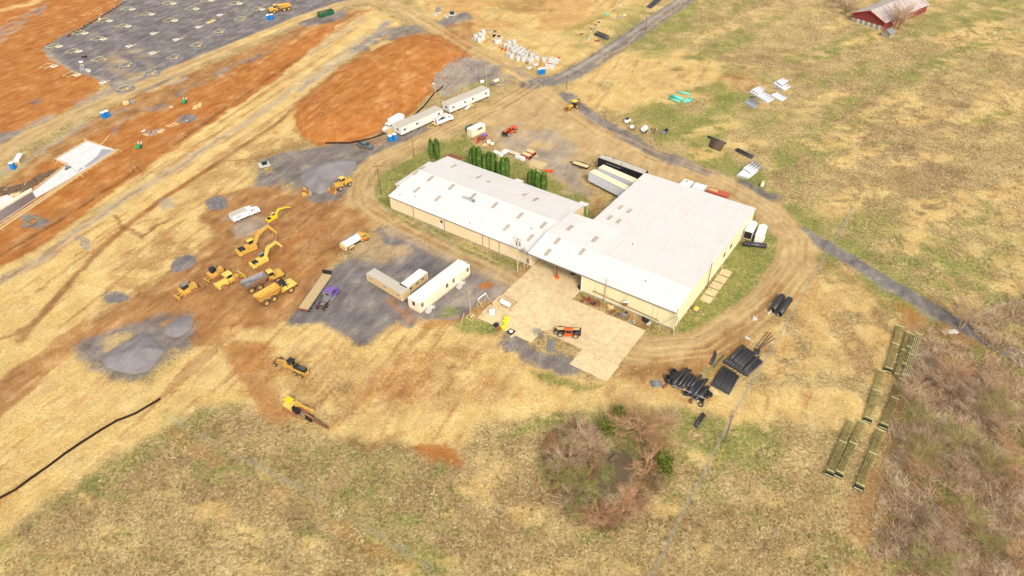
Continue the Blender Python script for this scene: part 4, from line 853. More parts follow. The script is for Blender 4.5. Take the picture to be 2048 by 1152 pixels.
l, h = place((538, 447), (560, 437), .4); excavator('small bright yellow excavator with arm stretched out beside the white dump truck', l, h, .66, 'yel2', pose=[(1.2, 1.9), (3.2, 4.0), (6.4, 3.4), (9.0, 2.1), (9.3, 1.2)], yaw=.12, roof='tan')
def dozer(label, pa, pb, off=1.3, k=1.0, roof='black', group=None, hood='yel'):
    loc, h = place(pa, pb, off); t = thing('bulldozer', label, 'bulldozer', loc, h, group)
    for s in (-1, 1): chain(t, -1.9 * k, 1.9 * k, s * 1.0 * k, .6 * k, 1.0 * k)
    P('body', M[hood], t, pr([(-1.7 * k, .55 * k), (2.1 * k, .55 * k), (2.15 * k, 1.8 * k), (.3 * k, 2.0 * k), (-1.7 * k, 1.7 * k)], -.68 * k, .68 * k)); P('fender', M[hood], t, bx(-1.6 * k, .2 * k, -1.25 * k, -.69 * k, 1.05 * k, 1.7 * k, .05)); P('fender', M[hood], t, bx(-1.6 * k, .2 * k, .69 * k, 1.25 * k, 1.05 * k, 1.7 * k, .05))
    cab(t, -1.1 * k, .3 * k, -.62 * k, .62 * k, 1.75 * k, 3.0 * k, 'black', roof); P('exhaust', M['black'], t, cy((1.1 * k, .25 * k, 1.9 * k), (1.1 * k, .25 * k, 2.8 * k), .08, 8))
    bl = P('blade', M['mud'], t, pr([(2.75 * k, .1), (3.0 * k, .1), (2.9 * k, .7 * k), (3.05 * k, 1.35 * k), (2.85 * k, 1.35 * k), (2.68 * k, .7 * k)], -1.85 * k, 1.85 * k)); 
    for s in (-1, 1): P('push_arm', M['mud'], t, bar((-.4 * k, s * 1.42 * k, .5 * k), (2.8 * k, s * 1.42 * k, .45 * k), .2)); P('lift_cylinder', M['grey'], t, bar((1.8 * k, s * .8 * k, 1.8 * k), (2.8 * k, s * .5 * k, .9 * k), .1))
    rp = P('ripper', M[hood], t, bx(-3.0 * k, -2.7 * k, -1.1 * k, 1.1 * k, .55 * k, 1.0 * k), bar((-2.8 * k, -.5 * k, .8 * k), (-1.6 * k, -.5 * k, 1.0 * k), .18), bar((-2.8 * k, .5 * k, .8 * k), (-1.6 * k, .5 * k, 1.0 * k), .18))
    for y in (-.8, 0, .8): P('shank', M['mud'], rp, bar((-2.95 * k, y * k, 1.0 * k), (-3.05 * k, y * k, .05), .12, .2))
    return t
dozer('yellow bulldozer with ripper and muddy blade, leftmost machine in the yard', (364, 602), (403, 579), 1.25, 1.08, 'grey')
dozer('yellow bulldozer with black canopy, parked behind the cleated wheel compactor', (424, 566), (454, 547), 1.2, 1.0, 'black')
def compactor(label, pa, pb, off):
    loc, h = place(pa, pb, off); t = thing('compactor', label, 'compactor', loc, h)
    P('rear_body', M['yelp'], t, pr([(-3.2, .8), (-.4, .8), (-.4, 2.0), (-3.1, 1.9)], -.75, .75)); P('front_body', M['yel'], t, bx(-.1, 2.6, -.7, .7, .8, 1.7)); P('engine_deck', M['yelp'], t, bx(-3.3, -2.9, -1.2, 1.2, 1.0, 1.9))
    cab(t, -.5, 1.1, -.75, .75, 1.7, 3.3, 'yelp', 'yelp'); P('canopy', M['yelp'], t, bx(-.9, 1.2, -1.0, 1.0, 3.35, 3.45, .05))
    for x in (-1.9, 1.9):
        for s in (-1, 1):
            d = P('drum_wheel', M['mud'], t, cy((x, s * .8, .8), (x, s * 1.7, .8), .8, 16)); P('cleats', M['mud'], d, *[bx(x + .85 * math.cos(a) - .06, x + .85 * math.cos(a) + .06, s * 1.25 + q - .1, s * 1.25 + q + .1, .8 + .85 * math.sin(a) - .06, .8 + .85 * math.sin(a) + .06) for a in np.linspace(.2, 6.0, 10) for q in (-.25, .2)])['kind'] = 'stuff'
    P('blade', M['yelp'], t, bx(3.6, 3.75, -1.9, 1.9, .5, 1.5)); P('blade_arm', M['yelp'], t, bar((2.3, -.6, 1.0), (3.6, -.6, .9), .15)); P('blade_arm', M['yelp'], t, bar((2.3, .6, 1.0), (3.6, .6, .9), .15)); return t
compactor('pale yellow four wheeled soil compactor with cleated drums and tall cab', (447, 584), (484, 563), 1.3)
def loader(label, pa, pb, off=1.2, k=1.0):
    loc, h = place(pa, pb, off); t = thing('wheel_loader', label, 'wheel loader', loc, h)
    P('rear_body', M['yel'], t, pr([(-3.4 * k, .9 * k), (-.6 * k, .9 * k), (-.6 * k, 2.1 * k), (-2.2 * k, 2.2 * k), (-3.4 * k, 1.9 * k)], -.95 * k, .95 * k)); P('front_frame', M['yel'], t, bx(-.1 * k, 2.1 * k, -.6 * k, .6 * k, .7 * k, 1.8 * k, .1)); P('engine_grille', M['black'], t, bx(-3.43 * k, -3.401 * k, -.6 * k, .6 * k, 1.2 * k, 1.8 * k))
    cab(t, -1.0 * k, .5 * k, -.7 * k, .7 * k, 1.7 * k, 3.3 * k, 'yel', 'yelp'); P('exhaust', M['black'], t, cy((-2.2 * k, .3 * k, 2.1 * k), (-2.2 * k, .3 * k, 2.8 * k), .09, 8))
    for x in (-1.9 * k, 1.5 * k):
        for s in (-1, 1): wheel(t, x, s * 1.15 * k, .8 * k, .6 * k, 'rim')
        for s in (-1, 1): P('fender', M['yel'], t, bx(x - .6 * k, x + .6 * k, s * 1.15 * k - .3 * k, s * 1.15 * k + .3 * k, 1.62 * k, 1.7 * k))
    for s in (-1, 1): P('lift_arm', M['yel'], t, bar((.8 * k, s * .5 * k, 1.9 * k), (2.3 * k, s * .5 * k, 1.5 * k), .16, .34), bar((2.25 * k, s * .5 * k, 1.55 * k), (3.3 * k, s * .5 * k, .6 * k), .16, .34))
    bk = P('bucket', M['mud'], t, pr([(3.1 * k, .9 * k), (3.15 * k, .2 * k), (4.3 * k, .08), (4.3 * k, .14), (3.3 * k, .3 * k), (3.22 * k, 1.0 * k), (3.6 * k, 1.35 * k), (3.5 * k, 1.4 * k)], -1.5 * k, 1.5 * k))
    for s in (-1, 1): P('bucket_side', M['yel'], bk, pr([(3.15 * k, .2 * k), (4.3 * k, .1), (3.6 * k, 1.38 * k), (3.15 * k, 1.0 * k)], s * 1.5 * k - .03, s * 1.5 * k + .03))
    return t
loader('yellow wheel loader with lowered bucket beside the grey gravel pile', (702, 371), (676, 384), -1.0, 1.0)
bk, h = place((604, 388), (617, 384)); t = thing('loader_bucket', 'detached open steel loader bucket lying at the foot of the gravel pile', 'bucket', bk, h - .35)
P('shell', M['mud'], t, pr([(-.9, .05), (.7, .05), (.7, .12), (-.75, .2), (-.85, 1.0), (-.45, 1.35), (-.55, 1.4), (-1.0, 1.05)], -1.4, 1.4)); 
for s in (-1, 1): P('side_plate', M['yel'], t, pr([(-.9, .1), (.7, .08), (.0, 1.1), (-.7, 1.25)], s * 1.42 - .04, s * 1.42 + .04))
P('coupler', M['grey'], t, bx(-1.3, -1.0, -.5, .5, .4, 1.0)); P('loose_plank', M['lumber'], t, bar((1.6, -1.6, .05), (1.3, 1.3, .05), .2, .06))
# motor grader
loc, h = place((607, 757), (553, 733), -.9); t = thing('motor_grader', 'yellow motor grader with black engine hood standing alone on the straw field', 'grader', loc, h)
P('rear_frame', M['yel'], t, bx(-4.2, -.3, -.55, .55, .7, 1.2)); hd = P('engine_hood', M['black'], t, bx(-4.0, -1.0, -.55, .55, 1.22, 2.1, .06)); P('grille_slats', M['grey'], hd, *[bx(-3.9, -2.2, -.35 + .22 * k, -.3 + .22 * k, 2.102, 2.13) for k in range(4)])['kind'] = 'stuff'
for s in (-1, 1): P('side_panel', M['yel'], t, bx(-4.1, -1.1, s * .75 - .12, s * .75 + .12, 1.0, 1.6))
cab(t, -.9, .6, -.65, .65, 1.25, 3.1, 'yel', 'black'); P('front_beam', M['yel'], t, pr([(.5, 1.3), (1.5, 2.0), (4.0, 1.4), (4.3, .9), (4.1, .8), (3.8, 1.1), (1.5, 1.65), (.6, 1.0)], -.18, .18))
P('circle', M['yel'], t, cy((1.5, 0, .75), (1.5, 0, .9), .8, 16)); P('mouldboard', M['mud'], t, bar((1.0, -1.9, .45), (2.1, 1.8, .45), .1, .65)); P('front_axle', M['yel'], t, bx(3.9, 4.1, -.9, .9, .5, .75))
P('scarifier', M['mud'], t, bx(4.5, 4.8, -.7, .7, .5, 1.1)); 
for x, r in ((-3.3, .6), (-1.7, .6), (4.0, .55)):
    for s in (-1, 1): wheel(t, x, s * 1.0, r, .4, 'yel')
# trencher
loc, h = place((572, 832), (600, 838), .8); t = thing('trencher', 'yellow crawler trencher with raised boom and long dark digging chain', 'trencher', (G(590, 822).x, G(590, 822).y, 0), heading((572, 815), (612, 838)))
for s in (-1, 1): chain(t, -2.3, 2.3, s * 1.0, .5, .9)
P('body', M['yelp'], t, bx(-2.2, .2, -.9, .9, .9, 1.8, .1)); P('engine_hood', M['yel2'], t, bx(-2.5, -.9, -.2, 1.1, 1.82, 2.3, .1)); P('side_tank', M['yelp'], t, bx(-.5, .9, .5, 1.3, 1.2, 1.9, .08)); P('operator_seat', M['black'], t, bx(.3, 1.6, -.8, 0, .9, 1.5), bx(.3, .5, -.8, 0, 1.5, 2.0)); P('radiator', M['black'], t, bx(1.2, 1.9, -1.0, -.1, .8, 1.7)); P('roll_frame', M['tan'], t, bar((.1, -.9, .9), (.1, -.9, 2.4), .1), bar((.1, -.9, 2.4), (.1, .1, 2.4), .1), bar((.1, .1, 2.4), (.1, .1, 1.8), .1))
P('boom', M['yel'], t, bar((0, .55, 2.1), (4.6, .75, 2.2), .35, .45)); P('boom_head', M['yel'], t, bx(4.3, 4.9, .45, 1.05, 1.7, 2.5))
ch = P('digging_chain', M['mud'], t, pr([(3.1, .5), (9.4, .25), (9.5, .75), (3.2, 1.2)], -.15, .25)); P('teeth', M['black'], ch, *[bx(3.4 + .55 * k, 3.6 + .55 * k, -.25, .35, .9 - .03 * k, 1.15 - .03 * k) for k in range(11)])['kind'] = 'stuff'; P('auger_cover', M['black'], t, bx(3.6, 5.2, -.6, .55, .3, 1.0)); P('crumb_bar', M['galv'], t, bar((2.6, -.5, 1.2), (3.6, -.2, .5), .14), bar((2.6, -.5, 1.2), (2.5, .1, 1.3), .14))
# telehandlers
def telehandler(label, pa, pb, off, main_='oran', boomm='white', rear='black', k=1.0):
    loc, h = place(pa, pb, off); t = thing('telehandler', label, 'telehandler', loc, h, 'orange telehandlers')
    P('chassis', M['black'], t, bx(-2.6, 2.4, -.55, .55, .6, 1.1)); P('engine_pod', M['black'], t, bx(-1.3, .9, -1.05, -.3, .75, 1.5, .12)); P('counterweight', M[rear], t, bx(-2.9, -1.6, -1.0, .95, .75, 1.7, .15))
    cab(t, -1.0, .75, .32, 1.18, .7, 2.5, main_, main_); P('door_panel', M[main_], t, bx(-.8, .6, 1.185, 1.22, .6, 1.5))
    b = P('boom', M[boomm], t, bar((-2.5, -.05, 2.05), (2.6, -.05, 1.55), .42, .46)); P('boom_tip', M['black'], b, bar((2.55, .05, 1.55), (3.0, .05, .9), .3, .4)); P('boom_hose', M['black'], b, bar((-2.3, -.19, 2.28), (1.2, -.19, 1.95), .06))
    fr = P('fork_carriage', M['black'], t, bx(3.05, 3.15, -.75, .75, .3, .42), bx(3.05, 3.15, -.75, .75, 1.15, 1.25), bx(3.05, 3.15, -.75, -.6, .42, 1.15), bx(3.05, 3.15, .6, .75, .42, 1.15), bx(3.05, 3.15, -.05, .05, .42, 1.15))
    for y in (-.4, .4): P('fork', M['mud'], fr, bar((3.15, y, .28), (4.9, y, .26), .12, .05))
    for x in (-1.75, 1.75):
        for s in (-1, 1): wheel(t, x, s * 1.02, .72, .46, 'rim')
    return t
telehandler('orange and black telehandler with cream boom parked on the concrete apron', (1153, 676), (1118, 673), -.9, 'oran', 'tan', 'black')
telehandler('all orange telehandler with forks lowered on the dirt yard behind the warehouse', (1028, 259), (1003, 272), .9, 'oran', 'oran', 'oran')
# backhoe
loc, h = place((1160, 215), (1139, 222), -.9); t = thing('backhoe', 'yellow backhoe with yellow canopy at the road junction', 'backhoe', loc, h)
P('hood', M['yel'], t, bx(.4, 2.2, -.45, .45, .9, 1.6, .1)); P('chassis', M['black'], t, bx(-1.6, 2.3, -.4, .4, .55, .9)); P('deck', M['black'], t, bx(-1.4, .4, -.7, .7, .9, 1.2)); P('canopy', M['yel2'], t, bx(-1.5, .5, -.95, .95, 2.65, 2.8, .12))
for x in (-1.3, .3):
    for y in (-.75, .75): P('post', M['black'], t, bx(x - .05, x + .05, y - .05, y + .05, 1.2, 2.65))
P('seat', M['black'], t, bx(-.7, -.2, -.3, .3, 1.2, 2.0)); P('loader_arm', M['yel'], t, bar((.6, -.65, 1.3), (3.0, -.65, .6), .14, .25), bar((.6, .65, 1.3), (3.0, .65, .6), .14, .25)); P('loader_bucket', M['mud'], t, pr([(2.9, .1), (3.9, .06), (3.9, .12), (3.1, .25), (3.1, .9), (3.3, 1.1), (3.2, 1.1), (2.95, .9)], -1.1, 1.1))
bh_ = P('backhoe_boom', M['black'], t, bar((-1.7, 0, 1.0), (-2.4, .1, 3.0), .2, .3)); P('dipper', M['grey'], bh_, bar((-2.4, .1, 3.0), (-3.3, .1, 1.6), .18, .25)); P('hoe_bucket', M['mud'], bh_, bx(-3.3, -2.7, -.25, .45, .9, 1.5))
for s in (-1, 1): wheel(t, -.9, s * .9, .75, .45, 'yel'); wheel(t, 1.8, s * .85, .45, .3, 'yel'); P('stabiliser', M['black'], t, bar((-1.6, s * .6, 1.1), (-1.9, s * 1.2, .1), .15))
# ------------------------------------------------------------------ road vehicles
def truck_cab(t, x, body, hl=1.5, w=2.3, ch=2.6, cl=1.7, z=.75):
    """conventional cab: hood, windscreen, roof, fenders, bumper"""
    c = P('cab', M[body], t, pr([(x, z), (x + cl, z), (x + cl, z + 1.15), (x + cl - .35, ch), (x, ch)], -w / 2 + .1, w / 2 - .1))
    P('windscreen', M['glass'], c, ([(x + cl + .005, -w / 2 + .22, z + 1.2), (x + cl + .005, w / 2 - .22, z + 1.2), (x + cl - .335, w / 2 - .3, ch - .12), (x + cl - .335, -w / 2 + .3, ch - .12), (x + cl + .02, -w / 2 + .22, z + 1.2), (x + cl + .02, w / 2 - .22, z + 1.2), (x + cl - .32, w / 2 - .3, ch - .12), (x + cl - .32, -w / 2 + .3, ch - .12)], [(4, 5, 6, 7), (0, 4, 7, 3), (1, 2, 6, 5), (3, 7, 6, 2)]))
    for s in (-1, 1):
        P('side_window', M['glass'], c, bx(x + .45, x + cl - .4, min(s * (w / 2 - .1), s * (w / 2 - .07)), max(s * (w / 2 - .1), s * (w / 2 - .07)), z + 1.15, ch - .25)); P('mirror', M['black'], c, bx(x + cl - .25, x + cl - .12, s * (w / 2 + .1) - .06, s * (w / 2 + .1) + .06, z + 1.1, z + 1.6))
        P('fender', M[body], t, pr([(x + cl + .05, z - .1), (x + cl + .2, z + .45), (x + cl + 1.05, z + .45), (x + cl + hl, z - .1)], s * (w / 2 - .18) - .2, s * (w / 2 - .18) + .2)); P('headlight', M['galv'], t, bx(x + cl + hl - .06, x + cl + hl + .01, s * .8 - .15, s * .8 + .15, z + .15, z + .4))
    P('hood', M[body], t, pr([(x + cl + .004, z), (x + cl + hl, z), (x + cl + hl, z + .75), (x + cl + hl - .2, z + .95), (x + cl + .004, z + 1.12)], -w / 2 + .42, w / 2 - .42)); P('bumper', M['grey'], t, bx(x + cl + hl - .02, x + cl + hl + .2, -w / 2 + .1, w / 2 - .1, .4, .72)); return c
# box truck
loc, h = place((803, 251), (774, 268), -1.2); t = thing('box_truck', 'white box truck with hood parked at the end of the grey roofed office trailer', 'truck', (G(788, 256).x, G(788, 256).y, 0), heading((806, 246), (772, 265)))
P('cargo_box', M['whitec'], t, bx(-4.2, 1.2, -1.25, 1.25, 1.0, 3.5, .03)); P('chassis', M['black'], t, bx(-4.1, 3.8, -.5, .5, .55, .98)); truck_cab(t, 1.35, 'white', 1.6)
for x in (-2.6, 3.6):
    for s in (-1, 1): wheel(t, x, s * 1.0, .5, .35 if x > 0 else .5, 'rim', 'tyrec')
# service truck
loc, h = place((872, 255), (910, 240), 1.1); t = thing('service_truck', 'white service truck with crane and tool bed beside the grey roofed office trailers', 'truck', loc, h)
P('chassis', M['black'], t, bx(-3.2, 3.4, -.5, .5, .55, .9)); truck_cab(t, .7, 'whitec', 1.4, 2.3, 2.5, 1.6)
for s in (-1, 1): P('tool_locker', M['whitec'], t, bx(-3.2, .5, s * .95 - .22, s * .95 + .22, .8, 1.75, .03))
P('bed_floor', M['grey'], t, bx(-3.2, .5, -.7, .7, .9, 1.05)); P('crane', M['whitec'], t, bar((-2.6, -.2, 2.2), (.4, .3, 2.3), .22, .22), bx(-2.9, -2.4, -.4, .1, 1.06, 2.1)); P('welder', M['black'], t, bx(-.8, .3, -.5, .5, 1.06, 1.8, .05)); P('gas_bottle', M['red'], t, cy((-2.9, .45, 1.06), (-2.9, .45, 2.2), .16, 8)); P('hose_reel', M['purp'], t, cy((-1.8, .1, 1.4), (-1.8, .5, 1.4), .35, 12)); P('rear_deck', M['tan'], t, bx(-4.1, -3.25, -1.1, 1.1, .65, .95))
for x in (-2.0, 2.9):
    for s in (-1, 1): wheel(t, x, s * .98, .46, .35, 'rim', 'tyrec')
# pickup
loc, h = place((716, 294), (739, 301), .9); t = thing('pickup_truck', 'dark grey pickup truck parked at the foot of the orange soil mound', 'pickup', loc, h)
gp = pm('dark_grey_car_paint', (112, 120, 120), .25, .2, .06, .15, spec=.7)
P('body', gp, t, pr([(-2.8, .45), (2.8, .45), (2.85, .95), (2.6, 1.12), (1.2, 1.2), (-2.8, 1.15)], -.98, .98)); P('bed_liner', M['black'], t, bx(-2.65, -1.0, -.8, .8, 1.18, 1.21)); P('cabin', gp, t, pr([(-.95, 1.18), (1.35, 1.2), (.65, 1.82), (-.75, 1.85)], -.85, .85)); c_ = t.children[0]
P('windscreen', M['glass'], t, bar((1.32, 0, 1.26), (.7, 0, 1.8), 1.55, .03)); P('rear_window', M['glass'], t, bx(-.99, -.88, -.7, .7, 1.3, 1.7))
for s in (-1, 1): P('side_window', M['glass'], t, bx(-.6, .7, min(s * .85, s * .88), max(s * .85, s * .88), 1.3, 1.7)); P('headlight', M['galv'], t, bx(2.8, 2.88, s * .75 - .15, s * .75 + .15, .8, 1.0)); P('bed_rail', M['galv'], t, bx(-2.75, -1.0, s * .9 - .06, s * .9 + .06, 1.19, 1.26))
for x in (-1.75, 1.8):
    for s in (-1, 1): wheel(t, x, s * .85, .4, .28, 'rim', 'tyrec')
# white dump truck with lettering
loc, h = place((476, 447), (515, 430), 1.15); t = thing('dump_truck', 'white dump truck with covered bed and lettering on its side', 'dump truck', loc, h)
P('chassis', M['rust'], t, bx(-3.6, 3.4, -.5, .5, .5, .95)); b_ = P('dump_body', M['whitec'], t, bx(-3.9, .8, -1.2, -1.12, 1.0, 2.6), bx(-3.9, .8, 1.12, 1.2, 1.0, 2.6), bx(.7, .8, -1.12, 1.12, 1.0, 2.7), bx(-3.9, -3.8, -1.12, 1.12, 1.0, 2.5), bx(-3.8, .7, -1.12, 1.12, 1.0, 1.1))
P('tarp', M['groof'], b_, bx(-3.9, .8, -1.14, 1.14, 2.48, 2.6, .05)); P('cab_shield', M['whitec'], b_, bx(.8, 1.6, -.9, .9, 2.55, 2.68)); truck_cab(t, 1.0, 'whitec', 1.5, 2.3, 2.45)
lt = P('lettering', pm('dark_blue_print', (52, 56, 96), .5), b_, *[bx(-2.9 + .26 * k, -2.72 + .26 * k, -1.212, -1.203, 1.85, 2.2 - .08 * (k % 3)) for k in range(5)], *[bx(-2.9 + .2 * k, -2.78 + .2 * k, -1.212, -1.203, 1.5, 1.64) for k in range(8)], bar((-1.3, -1.207, 1.75), (-.8, -1.207, 2.3), .1, .01), bar((-.8, -1.207, 2.3), (-.6, -1.207, 1.9), .1, .01)); lt['kind'] = 'stuff'
for x in (-2.3, 3.2):
    for s in (-1, 1): wheel(t, x, s * .98, .5, .42, 'rim', 'tyre')
# water truck
loc, h = place((700, 503), (735, 482), 1.1); t = thing('water_truck', 'white tank water truck with orange cab crossing the dirt yard', 'water truck', loc, h)
P('chassis', M['black'], t, bx(-3.6, 3.4, -.5, .5, .6, 1.0)); n_ = 16
tk = P('tank', M['whitec'], t, ([(x, 1.15 * math.cos(a), 2.0 + .95 * math.sin(a)) for x in (-3.9, 1.0) for a in (6.28318 * i / n_ for i in range(n_))], [((i + 1) % n_, i, n_ + i, n_ + (i + 1) % n_) for i in range(n_)] + [tuple(range(n_)), tuple(range(2 * n_ - 1, n_ - 1, -1))])); P('walkway', M['grey'], tk, bx(-3.2, .8, .25, .42, 2.93, 2.99), bx(-3.2, .8, .62, .78, 2.80, 2.9)); P('manhole', M['whitec'], tk, cy((-1.3, 0, 2.9), (-1.3, 0, 3.1), .3, 10)); P('rear_cover', M['tan'], tk, bx(-4.3, -3.7, -1.2, 1.2, .9, 2.3, .2))
P('fender', M['tan'], t, pr([(-3.2, .9), (-3.0, 1.3), (-1.3, 1.3), (-1.1, .9)], -1.3, -.95)); P('fender', M['tan'], t, pr([(-3.2, .9), (-3.0, 1.3), (-1.3, 1.3), (-1.1, .9)], .95, 1.3)); truck_cab(t, 1.25, 'yel', 1.1, 2.3, 2.5)
P('front_stripe', M['oran'], t, bx(1.6, 2.4, -1.08, 1.08, .8, 1.5))
for x in (-2.1, 3.2):
    for s in (-1, 1): wheel(t, x, s * .98, .55, .45, 'mud')
# purple tractor unit
loc, h = place((650, 622), (681, 585), 1.1); t = thing('tractor_unit', 'purple semi truck tractor without trailer parked beside the wooden flatbed', 'truck', loc, h)
P('frame_rail', M['rust'], t, bx(-4.0, 1.0, -.5, -.35, .7, .95)); P('frame_rail', M['rust'], t, bx(-4.0, 1.0, .35, .5, .7, .95)); P('fifth_wheel', M['grey'], t, bx(-3.0, -2.0, -.5, .5, 1.0, 1.15)); P('deck_plate', M['galv'], t, bx(-1.5, -.1, -.6, .6, .96, 1.02))
truck_cab(t, .2, 'purp', 1.9, 2.3, 2.7, 1.7); P('sleeper_panel', M['grey'], t, bx(-.1, .19, -.9, .9, .9, 2.3)); P('rear_window', M['glass'], t, bx(-.13, -.101, -.4, .4, 1.8, 2.3)); P('visor', M['purp'], t, bx(1.4, 1.75, -.9, .9, 2.55, 2.72))
for s in (-1, 1): P('exhaust_stack', M['galv'], t, cy((-.2, s * .95, 1.0), (-.2, s * .95, 3.2), .09, 8)); P('fuel_tank', M['galv'], t, cy((-.6, s * .98, .7), (1.0, s * .98, .7), .3, 12)); P('step_box', M['galv'], t, bx(1.2, 1.8, s * 1.0 - .15, s * 1.0 + .15, .4, .8))
for x in (-3.4, -2.1, 3.0):
    for s in (-1, 1): wheel(t, x, s * (.9 if x < 0 else 1.0), .5, .55 if x < 0 else .3, 'galv', 'tyrec')
# flatbed trailer with planked deck
loc, h = place((617, 625), (664.5, 556), .9, fwd=-.3); t = thing('flatbed_trailer', 'long flatbed trailer with weathered plank deck and dark headboard', 'trailer', loc, h); Lt = 13.4
P('frame', M['black'], t, bx(-Lt / 2, Lt / 2, -.6, -.4, .85, 1.2), bx(-Lt / 2, Lt / 2, .4, .6, .85, 1.2)); P('side_rail', M['galv'], t, bx(-Lt / 2, Lt / 2, -1.3, -1.22, 1.2, 1.36)); P('side_rail', M['galv'], t, bx(-Lt / 2, Lt / 2, 1.22, 1.3, 1.2, 1.36)); P('headboard', M['black'], t, bx(Lt / 2 - .1, Lt / 2, -1.25, 1.25, 1.36, 2.6)); P('tail_bumper', M['rust'], t, bx(-Lt / 2 - .08, -Lt / 2 - .003, -1.25, 1.25, .9, 1.3))
for k in range(8): P('plank', M['wood'], t, bx(-Lt / 2, Lt / 2 - .12, -1.21 + .303 * k, -1.21 + .303 * k + .285, 1.22, 1.34 + .012 * (k % 3)))
P('landing_leg', M['grey'], t, bx(3.6, 3.8, -.8, -.65, .1, .9)); P('landing_leg', M['grey'], t, bx(3.6, 3.8, .65, .8, .1, .9))
for x in (-6.0, -4.8, -3.2):
    for s in (-1, 1): wheel(t, x, s * .95, .5, .5, 'galv', 'tyrec')
# equipment trailer
loc, h = place((1176, 341), (1140, 329.5), -.95); t = thing('equipment_trailer', 'small flat trailer with brown wooden deck on the dirt yard', 'trailer', loc, h)
P('frame', M['black'], t, bx(-2.8, 2.5, -1.05, 1.05, .5, .62)); 
for k in range(6): P('plank', M['lumber'], t, bx(-2.75, 2.45, -1.0 + .335 * k, -1.0 + .335 * k + .32, .625, .68 + .008 * (k % 2)))
for s in (-1, 1): P('side_rail', M['black'], t, bx(-2.8, 2.5, s * 1.08 - .03, s * 1.08 + .03, .5, .85)); P('tongue', M['black'], t, bar((2.5, s * .6, .55), (3.9, 0, .5), .1)); P('fender', M['black'], t, bx(-1.3, .3, s * 1.25 - .13, s * 1.25 + .13, .72, .78))
P('toolbox', M['galv'], t, bx(2.9, 3.4, -.3, .3, .6, .9)); P('tail_ramp', M['black'], t, bx(-2.95, -2.8, -1.0, 1.0, .55, .8))
for x in (-.95, -.1):
    for s in (-1, 1): wheel(t, x, s * 1.22, .35, .22, 'rim', 'tyrec')
# semi trailers backed up to the warehouse
def semi(label, pa, side, top, L_=16.1, W_=2.6, zt=4.1, z0=1.15, group='semi trailers behind the warehouse', rear=None):
    (l_, h_) = place(*pa, 0, zt); 
    a, b = G(*pa[0], zt), G(*pa[1], zt); h_ = math.atan2(b.y - a.y, b.x - a.x); u_ = Vector((math.cos(h_), math.sin(h_), 0)); n_ = Vector((-u_.y, u_.x, 0))
    m = a + u_ * L_ / 2 + n_ * W_ / 2; t = thing('semi_trailer', label, 'trailer', (m.x, m.y, 0), h_, group); L2 = L_ / 2
    P('body', M[side], t, bx(-L2, L2, -W_ / 2, W_ / 2, z0, zt - .03)); P('roof', M[top], t, bx(-L2 + .05, L2 - .05, -W_ / 2 + .05, W_ / 2 - .05, zt - .028, zt + .02)); 
    for s in (-1, 1): P('top_rail', M['trim' if side != 'black' else 'black'], t, bx(-L2, L2, s * (W_ / 2 - .02) - .04, s * (W_ / 2 - .02) + .04, zt - .026, zt + .05))
    P('frame', M['black'], t, bx(-L2 + .4, L2 - .3, -.55, .55, .8, z0 - .004)); 
    for s in (-1, 1): P('landing_leg', M['grey'], t, bx(-L2 + 2.4, -L2 + 2.6, s * .8 - .08, s * .8 + .08, .05, 1.0))
    for x in (L2 - 3.4, L2 - 2.1):
        for s in (-1, 1): wheel(t, x, s * .98, .5, .5, 'rim', 'tyrec')
    return t, L2, W_ / 2
semi('white semi trailer nearest the long warehouse lawn, backed to the wall', ((1177.5, 344), (1252.5, 381.6)), 'strailer', 'troof')
semi('white semi trailer parked between the other white one and the black one', ((1196, 335.5), (1270, 367.5)), 'strailer', 'troof')
t, L2, w2 = semi('black semi trailer with dusty grey roof, farthest of the three', ((1196, 315), (1290, 349.5)), 'black', 'groof', 15.8)
P('roof_hatch', M['black'], t, bx(-7.0, -6.5, .9, 1.2, 4.13, 4.25)); P('roof_hatch', M['black'], t, bx(-3.9, -3.5, .7, .95, 4.13, 4.25)); P('roof_box', M['grey'], t, bx(-.5, 0.1, -.6, -.2, 4.13, 4.3)); P('awning_roll', M['grey'], t, cy((-4.8, -1.42, 3.3), (.2, -1.42, 3.3), .1, 8)); P('frame_end', M['black'], t, bar((7.9, -1.2, .8), (7.9, -1.2, 4.2), .12), bar((7.9, 1.2, .8), (7.9, 1.2, 4.2), .12), bar((7.9, -1.2, 4.2), (7.9, 1.2, 4.2), .12))
